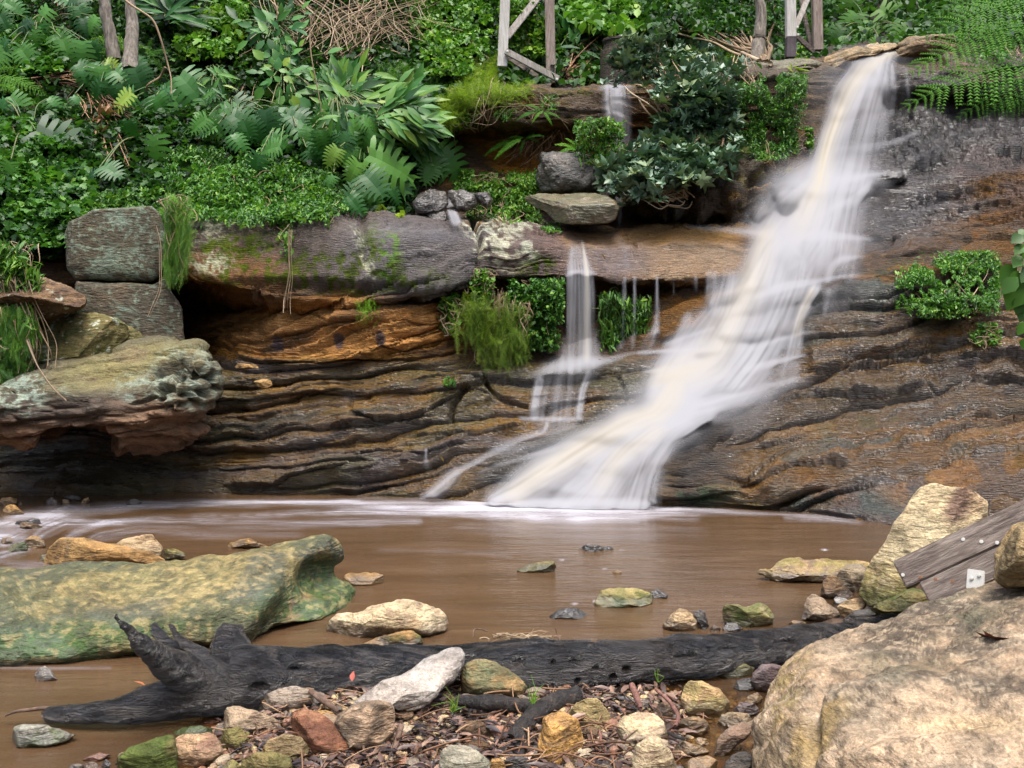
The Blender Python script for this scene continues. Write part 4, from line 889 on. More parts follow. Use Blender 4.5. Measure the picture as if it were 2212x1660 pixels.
outl = S3([(-300,480),(0,465),(200,450),(420,437),(620,440),(860,440),(1010,415),(1200,400),(1420,380),(1620,335),(1800,300),(1945,265),(2010,290),(2050,345),(2055,400),(2025,465),(2060,530),(2120,575),(2136,625),(2110,680),(2000,745),(1850,800),(1700,850),(1540,895),(1400,925),(1180,945),(1000,955),(800,985),(620,1020),(300,1050),(0,1063),(-300,1072)])
boulder('mossy_boulder', outl, 5.2, .5, back=.5, centre=(300, 1330), seed=601, rough=.026, planes=0, n=620, m=230, mat=MAT_BIG, paint=paint_left, pitf=pit_left, wetline=False, roll=.12,
 ctrl=[(-280,1450,4.50),(0,1446,4.50),(220,1428,4.58),(400,1402,4.75),(520,1392,4.80),(620,1370,4.95),(700,1335,5.2),(765,1290,5.62),(740,1310,5.42),(0,1370,4.55),(200,1350,4.62),(330,1330,4.72),(450,1310,4.82),(540,1290,4.95),(620,1260,5.25),(690,1230,5.5),(-280,1300,4.7),(0,1300,4.72),(200,1285,4.82),(400,1260,5.0),(560,1230,5.15),(-280,1250,5.2),(0,1245,5.2),(200,1235,5.3),(400,1215,5.35),(600,1178,5.45),(710,1165,5.5),(745,1215,5.6)],
 label='long low boulder with green moss and yellow stone, behind the forked log', cat='boulder')

def paint_right(col, w, u, v, P):
    n3 = fbm(P * 5, 4, 620); n4 = fbm(P * 20, 4, 621); n5 = fbm(P * 60, 2, 622); nb = fbm(P * np.array([3, 3, 9]), 4, 623)
    col = np.zeros(P.shape) + C(.44, .335, .225)
    col = lay(col, sstep(-.05, .35, nb), C(.36, .25, .155), .7)
    dk = np.clip(.35 + zone(1990, 1400, 260, 85, 28, .5, u, v) + .8 * zone(2000, 1480, 220, 60, 10, .7, u, v) + .6 * zone(1900, 1570, 140, 40, 30, .8, u, v) + .6 * zone(2150, 1500, 120, 40, 0, .8, u, v), 0, 1)
    col = lay(col, dk * sstep(-.35, .25, n3 + .5 * n4), C(.105, .082, .058), .9)
    col = lay(col, zone(2060, 1400, 220, 100, 20, .5, u, v) * sstep(-.1, .25, fbm(P * 9, 4, 629)), C(.085, .07, .052), .8)
    col = lay(col, dk * sstep(.1, .35, n5 + .4 * n4), C(.36, .29, .2), .8)
    col = lay(col, zone(2020, 1370, 170, 70, 24, .5, u, v) * sstep(-.2, .3, -n3 + .3 * n4), C(.085, .085, .055), .85)
    col = lay(col, zone(1720, 1560, 100, 120, 0, .6, u, v) * sstep(-.1, .35, n3), C(.42, .29, .11), .85)
    col = lay(col, zone(1700, 1480, 30, 130, -20, .6, u, v) * sstep(-.2, .2, n4), C(.24, .19, .065), .7)
    col = lay(col, zone(2110, 1565, 120, 16, 0, .8, u, v), C(.50, .38, .22), .7)
    n6 = fbm(P * 45, 3, 628); col = lay(col, sstep(.18, .32, n6 + .25 * n3), C(.09, .07, .05), .55)
    ck = np.exp(-(fbm(P * 2.2, 3, 627) / .012) ** 2); col = lay(col, ck * sstep(0, .3, n3 + .15), C(.14, .10, .07), .7)
    return col, np.full(w.shape, .12)
def pit_right(u, v, P):
    return .05 * zone(1860, 1480, 200, 12, 28, 1.0, u, v) + .05 * zone(1760, 1600, 12, 80, -15, 1.0, u, v) - .06 * zone(1870, 1530, 190, 34, 12, .9, u, v) + .05 * zone(2080, 1560, 160, 16, 4, 1, u, v) - .04 * zone(2030, 1620, 200, 22, 8, .9, u, v) + .03 * zone(1960, 1440, 160, 10, 25, 1, u, v) - .03 * zone(1760, 1455, 60, 30, 30, .8, u, v) + .02 * fbm(P * 6, 3, 9)
outr = S5([(530,1660),(524,1500),(550,1420),(600,1290),(680,1180),(780,1080),(870,1010),(960,980),(1100,930),(1250,900),(1330,860),(1450,780),(1560,740),(1700,700),(1800,665),(1900,620),(2058,580),(2200,550),(2420,540),(2480,1000),(2460,1900),(2000,2080),(1200,2060),(700,1980),(545,1830)])
boulder('sandstone_boulder', outr, 3.2, .5, back=.6, centre=(2245, 1715), seed=621, rough=.03, planes=0, n=640, m=260, mat=MAT_BIG, paint=paint_right, pitf=pit_right, wetline=False, roll=.16,
 ctrl=[(1625,1660,3.15),(1625,1580,3.3),(1700,1460,3.6),(1850,1370,3.95),(2050,1275,4.2),(2212,1240,4.2),(2600,1230,4.0),(1700,1620,3.05),(1760,1560,3.1),(1850,1480,3.3),(2000,1400,3.55),(2212,1340,3.6),(1850,1600,2.85),(2000,1530,2.95),(2212,1460,3.0),(2000,1660,2.55),(2212,1600,2.6),(2212,1800,2.1),(1800,1850,2.5),(1640,1850,2.9),(2600,1400,3.2),(2600,1800,2.1)],
 label='huge cream and brown sandstone boulder filling the near corner, under the timber beam', cat='boulder')

def paint_honey(col, w, u, v, P):
    n3 = fbm(P * 4, 4, 630); n4 = fbm(P * 14, 3, 631); nb = fbm(P * np.array([2, 2, 12]), 4, 632)
    col = np.zeros(P.shape) + C(.11, .10, .065)
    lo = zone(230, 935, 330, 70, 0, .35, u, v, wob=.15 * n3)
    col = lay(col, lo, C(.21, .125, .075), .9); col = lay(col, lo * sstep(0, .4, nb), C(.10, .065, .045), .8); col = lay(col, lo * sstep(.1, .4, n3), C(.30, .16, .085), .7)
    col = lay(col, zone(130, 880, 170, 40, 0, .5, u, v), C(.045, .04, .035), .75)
    tp = zone(280, 790, 170, 42, 12, .4, u, v)
    col = lay(col, tp, C(.20, .18, .075), .8); col = lay(col, tp * sstep(0, .3, n3), C(.16, .13, .075), .7)
    li = np.clip(zone(405, 820, 75, 60, 0, .4, u, v, wob=.5 * n3) + zone(45, 850, 80, 36, 0, .4, u, v, wob=.7 * n3) + .7 * zone(320, 830, 90, 26, 20, .5, u, v, wob=.8 * n3), 0, 1)
    col = lay(col, li * sstep(-.15, .15, n4 + .4 * fbm(P * 45, 2, 3)), C(.28, .34, .27), .85)
    for (c, ru, rv, a, k) in HP: col = lay(col, zone(c[0], c[1], ru * .85, rv * .85, a, .3, u, v), C(.07, .06, .04), .85)  # holes painted dark inside, their shade put into the colour
    return col, np.full(w.shape, .1)
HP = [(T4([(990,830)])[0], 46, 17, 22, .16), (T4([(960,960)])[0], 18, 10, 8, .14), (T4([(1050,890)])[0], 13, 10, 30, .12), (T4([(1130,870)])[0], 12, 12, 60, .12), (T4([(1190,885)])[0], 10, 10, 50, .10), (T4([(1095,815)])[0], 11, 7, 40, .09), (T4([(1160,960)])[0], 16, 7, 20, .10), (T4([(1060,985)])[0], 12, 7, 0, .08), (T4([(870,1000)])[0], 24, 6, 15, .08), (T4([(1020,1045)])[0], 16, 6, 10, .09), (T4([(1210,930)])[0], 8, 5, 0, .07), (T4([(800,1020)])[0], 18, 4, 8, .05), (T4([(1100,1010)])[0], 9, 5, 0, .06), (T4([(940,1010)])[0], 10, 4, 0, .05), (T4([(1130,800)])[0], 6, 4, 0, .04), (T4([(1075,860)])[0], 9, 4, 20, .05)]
def pit_honey(u, v, P):
    d = 0; wb = .25 * fbm(P * 12, 2, 640)
    for (c, ru, rv, a, k) in HP: d = d + 1.7 * k * zone(c[0], c[1], ru, rv, a, .28, u, v, wob=wb)
    d = d + .55 * zone(160, 975, 78, 46, 0, .2, u, v, wob=wb * .6)
    lowz = zone(230, 940, 380, 80, 0, .3, u, v)
    f1, f2, cid = worley(P * np.array([3.0, 3, 13]) + .3 * fbm(P * 6, 2, 641)[..., None], 642)
    return d + lowz * .08 * (1 - sstep(.05, .45, f2 - f1)) * 0 + lowz * (.07 * sstep(.25, .6, f1) - .02)
outh = T4([(-260,890),(0,935),(130,870),(230,845),(400,800),(600,780),(760,700),(880,684),(1000,700),(1140,705),(1200,760),(1250,830),(1275,890),(1250,960),(1225,1010),(1200,1090),(1180,1180),(1120,1240),(1030,1290),(940,1320),(820,1325),(700,1330),(560,1300),(400,1312),(200,1305),(0,1312),(-260,1320)])
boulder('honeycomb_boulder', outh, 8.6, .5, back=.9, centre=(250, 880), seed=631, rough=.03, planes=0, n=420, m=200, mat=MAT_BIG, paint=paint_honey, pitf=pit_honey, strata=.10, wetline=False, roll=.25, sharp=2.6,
 ctrl=[(-250,980,8.3),(0,975,8.3),(200,980,8.3),(350,975,8.35),(440,930,8.6),(-250,880,8.0),(0,880,8.0),(200,880,8.0),(380,880,8.05),(465,860,8.5),(-250,830,8.3),(0,830,8.3),(200,800,8.6),(330,745,8.95),(430,755,8.7),(420,800,8.2)],
 label='overhanging boulder with honeycomb holes and pale green lichen, low on the bank', cat='boulder')

def paint_lich(k):
    def f(col, w, u, v, P):
        n3 = fbm(P * 3, 4, 650 + k); n4 = fbm(P * 12, 4, 651 + k)
        col = lay(col, sstep(-.06, .14, n4 * .35 + .5 * n3 + .75 * fbm(P * 32, 3, 5) - k * .02), C(.19, .25, .19), .75)
        return col, w
    return f
boulder('lichen_block', T4([(400,-20),(540,-90),(880,-110),(930,-60),(965,60),(955,200),(940,290),(885,335),(700,322),(440,318),(395,250),(380,60)]), 9.5, .15, back=.6, seed=652, pal=(C(.085,.078,.052),C(.11,.095,.062),C(.06,.054,.04)), rough=.02, planes=0, n=160, m=90, mat=MAT_BIG, paint=paint_lich(0), wetline=False, sharp=4,
 facets=[((0,-1,.12),.75)], label='upper of two flat lichen covered blocks beside the dark cave', cat='rock block')
boulder('lichen_block', T4([(440,322),(700,328),(885,342),(955,305),(990,380),(1050,480),(1072,600),(1075,720),(980,740),(780,720),(500,600),(430,470)]), 9.4, .15, back=.7, seed=653, pal=(C(.085,.075,.052),C(.12,.095,.065),C(.06,.054,.04)), rough=.02, planes=0, n=160, m=90, mat=MAT_BIG, paint=paint_lich(6), wetline=False, sharp=4,
 facets=[((.1,-1,.12),.75)], label='lower of two flat lichen covered blocks beside the dark cave', cat='rock block')
boulder('overhang_slab', T4([(60,330),(200,290),(330,340),(440,385),(495,405),(515,440),(480,480),(380,510),(290,545),(200,540),(100,560),(-100,560),(-100,340)]), 8.7, .3, back=.6, seed=654, pal='brown', lich=.05, rough=.05, planes=2, n=140, m=70, mat=MAT_BIG, wetline=False, facets=[((0,-.6,-.8),.55),((.2,-.6,.75),.6)],
 label='small brown slab jutting out beneath the hanging vines', cat='rock')
boulder('mossy_block', T4([(-100,540),(200,545),(400,510),(560,518),(660,540),(750,575),(765,640),(700,700),(605,790),(450,830),(250,850),(100,860),(-100,900)]), 9.0, .3, back=.5, seed=655, pal='olive', lich=.12, moss=.05, rough=.035, planes=0, n=160, m=80, mat=MAT_BIG, wetline=False, facets=[((-.1,-.75,.6),.45),((.8,-.6,-.1),.62)],
 label='olive wedge shaped block with pale lichen spots, above the honeycomb boulder', cat='rock block')
boulder('mossy_block', T4([(640,560),(760,585),(830,630),(862,680),(780,705),(690,760),(610,780)]), 9.25, .15, back=.4, seed=656, pal='olive', rough=.05, planes=3, mat=MAT_BIG, wetline=False,
 label='small olive rock tucked behind the wedge shaped block', cat='rock')
boulder('flat_boulder', T2([(1120,1145),(1200,1112),(1400,1105),(1580,1130),(1660,1165),(1692,1215),(1670,1275),(1600,1300),(1420,1300),(1310,1290),(1265,1235),(1180,1195)]), 10.15, .45, back=.4, seed=657, pal=(C(.10,.095,.05),C(.13,.10,.06),C(.07,.065,.04)), rough=.03, planes=0, wet=.8, n=150, m=80, mat=MAT_BIG, wetline=False, sharp=3,
 facets=[((0,-.35,.93),.40),((-.75,-.65,-.1),.42),((.1,-.95,-.3),.62)], label='flat wet boulder on the ledge beside the upper waterfall', cat='boulder')
def pit_cong(u, v, P):
    f1, f2, c = worley(P * 11, 661); return -.03 * (1 - f1) - .015 * c
boulder('conglomerate_boulder', T2([(1240,900),(1330,888),(1440,890),(1520,915),(1560,960),(1570,1040),(1545,1110),(1400,1120),(1250,1110),(1215,1050),(1235,960)]), 10.8, .4, back=.4, seed=658, pal=(C(.075,.075,.07),C(.10,.09,.08),C(.05,.05,.045)), rough=.04, planes=2, wet=.5, n=170, m=90, mat=MAT_BIG, pitf=pit_cong, wetline=False,
 label='rounded dark pebbly boulder behind the flat wet boulder', cat='boulder')
for (pts, lb, sd, pl_) in [
 (T3([(370,430),(420,390),(560,365),(750,345),(900,335),(965,340),(978,360),(960,410),(860,420),(600,440),(440,470)]), 'long grey green slab on the cliff rim under the left trestle foot', 671, (C(.10,.095,.06),C(.13,.12,.08),C(.07,.065,.05))),
 (T3([(965,350),(1080,300),(1200,262),(1290,235),(1380,250),(1400,275),(1330,300),(1200,330),(1130,395),(1000,418),(955,410)]), 'tawny slab on the cliff rim right beside the main waterfall lip', 672, (C(.22,.16,.085),C(.14,.11,.06),C(.27,.19,.10))),
 (T3([(1400,300),(1420,250),(1500,190),(1580,165),(1700,170),(1800,200),(1760,300),(1650,340),(1450,352),(1370,345)]), 'brown rock on the far side of the main waterfall lip', 673, (C(.17,.12,.065),C(.10,.08,.05),C(.2,.15,.09)))]:
    boulder('rim_rock', pts, 11.75, .35, back=.5, seed=sd, pal=pl_, rough=.04, planes=2, n=120, m=60, mat=MAT_BIG, wetline=False, strata=.08, wet=.3, label=lb, cat='rock', facets=[((0,-.3,.95),.6)])
def paint_pt(col, w, u, v, P):
    n3 = fbm(P * 8, 4, 680); n4 = fbm(P * 25, 3, 681)
    col = np.zeros(P.shape) + C(.50, .41, .25); col = lay(col, sstep(.1, .4, n3), C(.42, .30, .15), .6)
    g = 1 - sstep(1180, 1290, v + 30 * n3)
    lowm = 1 - g
    col = lay(col, lowm * sstep(-.4, .2, n4), C(.24, .21, .06), .8); col = lay(col, sstep(1240, 1300, v + 20 * n3), C(.07, .08, .025), .85)
    col = lay(col, zone(2075, 1085, 26, 46, -30, .4, u, v, wob=.4 * n3), C(.16, .095, .075), .9); col = lay(col, zone(2110, 1080, 20, 30, 0, .4, u, v, wob=.4 * n3), C(.40, .27, .16), .7)
    return col, w
boulder('pointed_boulder', S5([(1130,690),(1150,620),(1190,520),(1230,470),(1290,390),(1330,300),(1400,200),(1440,130),(1490,80),(1560,66),(1620,90),(1740,88),(1800,110),(1850,180),(1830,300),(1700,420),(1500,560),(1420,700),(1300,735),(1190,765)]), 5.2, .35, back=.45, centre=(1985, 1180), seed=682, rough=.035, planes=1, n=200, m=100, mat=MAT_BIG, paint=paint_pt, wetline=False,
 facets=[((-.75,-.6,.25),.5),((.35,-.9,.2),.6)], label='tall pointed yellow boulder leaning behind the timber beam', cat='boulder')
boulder('dark_slab', S5([(1290,720),(1400,660),(1600,700),(1560,790),(1400,800),(1250,790),(1200,770)]), 4.75, .2, back=.3, seed=684, pal='olive', moss=.2, planes=2, label='dark olive rock wedged under the low end of the timber beam', cat='rock', n=110, m=50)
boulder('striped_boulder', S5([(1900,600),(1915,500),(1960,400),(2020,320),(2120,260),(2400,200),(2500,500),(2200,640),(1950,640)]), 4.05, .25, back=.3, seed=683, pal=(C(.30,.22,.11),C(.13,.10,.055),C(.20,.15,.08)), rough=.05, planes=1, n=140, m=70, mat=MAT_BIG, wetline=False, lich=.0,
 label='dark streaked boulder resting on the beam at the edge of the photo', cat='boulder')

for (pts, lb, sd) in [(T2([(520,1130),(600,1100),(680,1120),(690,1180),(640,1230),(540,1240),(500,1190)]), 'dark wet rock left of the little spout', 691), (T2([(700,1115),(780,1105),(850,1130),(870,1190),(800,1225),(750,1200),(715,1150)]), 'black broken rock directly right of the little spout', 692), (T2([(840,1120),(930,1110),(960,1160),(930,1200),(870,1180)]), 'small dark rock between the spout and the flat boulder', 693), (T2([(560,1220),(680,1215),(700,1280),(600,1290)]), 'low dark rock under the left side of the spout', 694)]:
    boulder('wet_rock', pts, 10.25, .15, back=.3, seed=sd, pal='dark', rough=.08, planes=5, wet=.9, n=80, m=40, mat=MAT_BIG, wetline=False, label=lb, cat='rock')
boulder('wet_rock', T3([(1205,1045),(1250,1015),(1330,1005),(1440,1000),(1450,1030),(1400,1050),(1260,1058)]), 10.5, .12, back=.25, seed=695, pal='dark', rough=.09, planes=4, wet=1, n=90, m=40, mat=MAT_BIG, wetline=False, label='black wet rock on the ledge right of the main waterfall', cat='rock')
# ---- stones in the pool and on the bank, every one of its own -----------------------------
ST3 = [
 ([(245,440),(260,400),(300,350),(340,300),(400,278),(480,282),(640,310),(800,345),(900,365),(1000,415),(960,445),(800,450),(500,460),(280,455)], 'long tan slab with a dark streak, behind the mossy boulder', 'ochre', dict(base=1232, depthk=.3, planes=3, wetline=False)),
 ([(700,325),(740,295),(860,255),(920,258),(975,330),(980,380),(960,405),(840,400),(720,380)], 'smooth cream stone leaning on the long tan slab', 'pale', dict(base=1215, planes=2)),
 ([(980,345),(1040,340),(1100,370),(1120,395),(1050,410),(980,408)], 'low green stone beside the smooth cream stone', 'olive', dict(base=1214)),
 ([(1340,330),(1420,300),(1490,283),(1540,300),(1580,320),(1630,335),(1560,348),(1400,348)], 'tan stone just breaking the brown water beyond the mossy boulder', 'ochre', dict(base=1188)),
 ([(2060,530),(2085,495),(2130,483),(2270,480),(2300,500),(2312,560),(2200,570),(2080,560)], 'flat topped brown stone beside the raised end of the mossy boulder', 'ochre', dict(depthk=.35, planes=2, facets=[((0,-.3,.95),.35)])),
 ([(205,1105),(235,1060),(270,1045),(310,1080),(330,1110),(350,1130),(300,1142),(220,1138)], 'small pointed grey stone standing in the water left of the forked log', 'white', {}),
 ([(45,1530),(50,1470),(90,1410),(180,1398),(280,1400),(350,1430),(420,1450),(465,1460),(380,1500),(300,1530),(180,1545),(90,1550)], 'low grey stone with a tuft of green moss in the near left water', (C(.20,.20,.17),C(.15,.15,.12),C(.10,.13,.05)), dict(moss=.12)),
 ([(668,1660),(700,1600),(780,1540),(900,1500),(1030,1475),(1060,1560),(1060,1700),(800,1740)], 'bright green mossy stone at the water edge under the left pile', 'olive', dict(moss=.45, wetline=False)),
 ([(1020,1560),(1040,1490),(1100,1460),(1250,1440),(1300,1460),(1330,1510),(1345,1570),(1290,1630),(1150,1665),(1040,1665)], 'rounded brown and tan boulder next to the bright green stone', (C(.30,.20,.12),C(.17,.10,.07),C(.24,.17,.10)), dict(wetline=False)),
 ([(1305,1340),(1330,1300),(1420,1288),(1530,1310),(1640,1370),(1700,1440),(1640,1475),(1490,1485),(1400,1450),(1310,1420)], 'grey brown angular stone touching the underside of the log root', (C(.24,.19,.13),C(.16,.12,.09),C(.32,.25,.17)), {}),
 ([(1500,1300),(1560,1235),(1660,1190),(1760,1180),(1860,1200),(1880,1250),(1800,1310),(1700,1330),(1560,1330)], 'flat grey slab lying half under the log behind the red block', (C(.24,.20,.16),C(.19,.155,.12),C(.15,.12,.09)), dict(depthk=.3)),
 ([(1712,1310),(1740,1285),(1820,1290),(1960,1360),(2080,1470),(2170,1570),(2165,1610),(2050,1615),(1900,1600),(1760,1500),(1715,1400)], 'large reddish brown block with a sharp ridge', 'red', dict(planes=3, facets=[((.3,-.5,.8),.45)])),
 ([(1580,1560),(1610,1500),(1700,1462),(1800,1470),(1860,1540),(1875,1610),(1830,1650),(1700,1640),(1600,1600)], 'round speckled brown stone in front of the red block', (C(.20,.155,.07),C(.14,.10,.055),C(.27,.20,.10)), {}),
 ([(1300,1500),(1340,1430),(1430,1415),(1490,1450),(1500,1540),(1420,1560),(1330,1540)], 'small olive stone between the tan boulder and the angular stone', 'olive', {}),
 ([(1440,1600),(1520,1570),(1640,1570),(1740,1600),(1760,1660),(1600,1720),(1440,1700)], 'olive brown stone at the bottom edge below the round speckled stone', 'olive', {}),
 ([(1300,1660),(1340,1620),(1400,1600),(1440,1650),(1440,1740),(1300,1740)], 'small yellow green stone cut by the bottom of the photo', 'olive', {}),
 ([(1860,1330),(1950,1310),(2020,1330),(2030,1370),(1930,1380),(1870,1370)], 'small yellow grey stone behind the top of the red block', 'ochre', {}),
 ([(1040,1440),(1100,1415),(1200,1405),(1270,1425),(1290,1470),(1180,1480),(1060,1475)], 'mossy olive stone just behind the rounded brown and tan boulder', 'olive', dict(moss=.2)),
 ([(480,1615),(540,1590),(600,1565),(668,1580),(620,1610),(560,1625)], 'flat red brown stone sunk in the shallow water', 'red', dict(wet=.6)),
 ([(480,1660),(500,1630),(560,1625),(620,1655),(640,1720),(500,1720)], 'round brown stone at the bottom edge in the shallow water', 'brown', dict(wet=.5)),
 ([(608,1640),(615,1610),(640,1605),(665,1630),(655,1655),(625,1660)], 'tiny slate blue pebble beside the bright green stone', 'dark', {}),
 ([(695,1600),(710,1575),(740,1563),(760,1580),(735,1605)], 'small beige pebble on top of the waterline by the green stone', 'tan', {}),
 ([(400,1650),(440,1630),(500,1640),(490,1720),(410,1720)], 'grey stone half under water at the bottom edge', 'grey', dict(wet=.5)),
 ([(0,60),(10,40),(60,36),(100,45),(105,75),(50,85),(0,85)], 'orange brown boulder on the far left shore', 'ochre', {}),
 ([(5,140),(20,100),(50,78),(90,82),(125,110),(145,135),(80,145)], 'rounded orange stone in the foam at the far left shore', 'ochre', {}),
 ([(260,75),(275,50),(310,38),(345,55),(355,78)], 'small wet grey stone on the far left shore', 'purple', dict(wet=.8)),
 ([(380,35),(420,22),(470,25),(487,45),(430,58)], 'flat dark stone at the foot of the left ledges', 'dark', dict(wet=.6)),
 ([(372,72),(375,48),(415,48),(418,70)], 'small square tan stone on the far left shore', 'tan', {}),
 ([(480,70),(500,45),(530,36),(538,60),(505,74)], 'small wedge shaped tan stone on the far left shore', 'ochre', {}),
 ([(748,78),(780,50),(805,42),(840,60),(852,75),(790,84)], 'wet dark lump where the foam line meets the left ledges', 'dark', dict(wet=.8)),
 ([(105,80),(112,58),(130,55),(138,80)], 'tiny brown stone next to the orange brown boulder', 'brown', {}),
 ([(85,195),(100,180),(150,175),(200,162),(230,170),(245,200),(200,205),(130,208)], 'wet black shard above an orange stone in the left swirl', 'dark', dict(wet=1.0)),
 ([(90,205),(140,187),(220,196),(262,212),(230,228),(140,222)], 'flat orange stone under the black shard in the swirl', 'ochre', dict(wet=.7)),
 ([(140,335),(150,290),(190,265),(235,268),(268,300),(275,335),(200,345)], 'rounded brown stone left of the long tan slab', (C(.24,.16,.08),C(.16,.11,.06),C(.3,.2,.1)), {}),
 ([(22,355),(50,325),(100,306),(150,310),(172,350),(100,365),(40,362)], 'mossy brown stone touching the rounded brown stone', 'olive', dict(moss=.15)),
 ([(0,300),(20,278),(60,275),(85,295),(50,315),(0,318)], 'low yellow brown stone at the left edge by the swirl', 'ochre', {}),
 ([(0,470),(0,460),(40,455),(80,475),(60,490),(0,495)], 'pale flat stone behind the left end of the mossy boulder', 'pale', {}),
 ([(235,410),(250,380),(280,370),(300,385),(280,415)], 'tiny green stone against the left tip of the long tan slab', 'olive', {}),
]
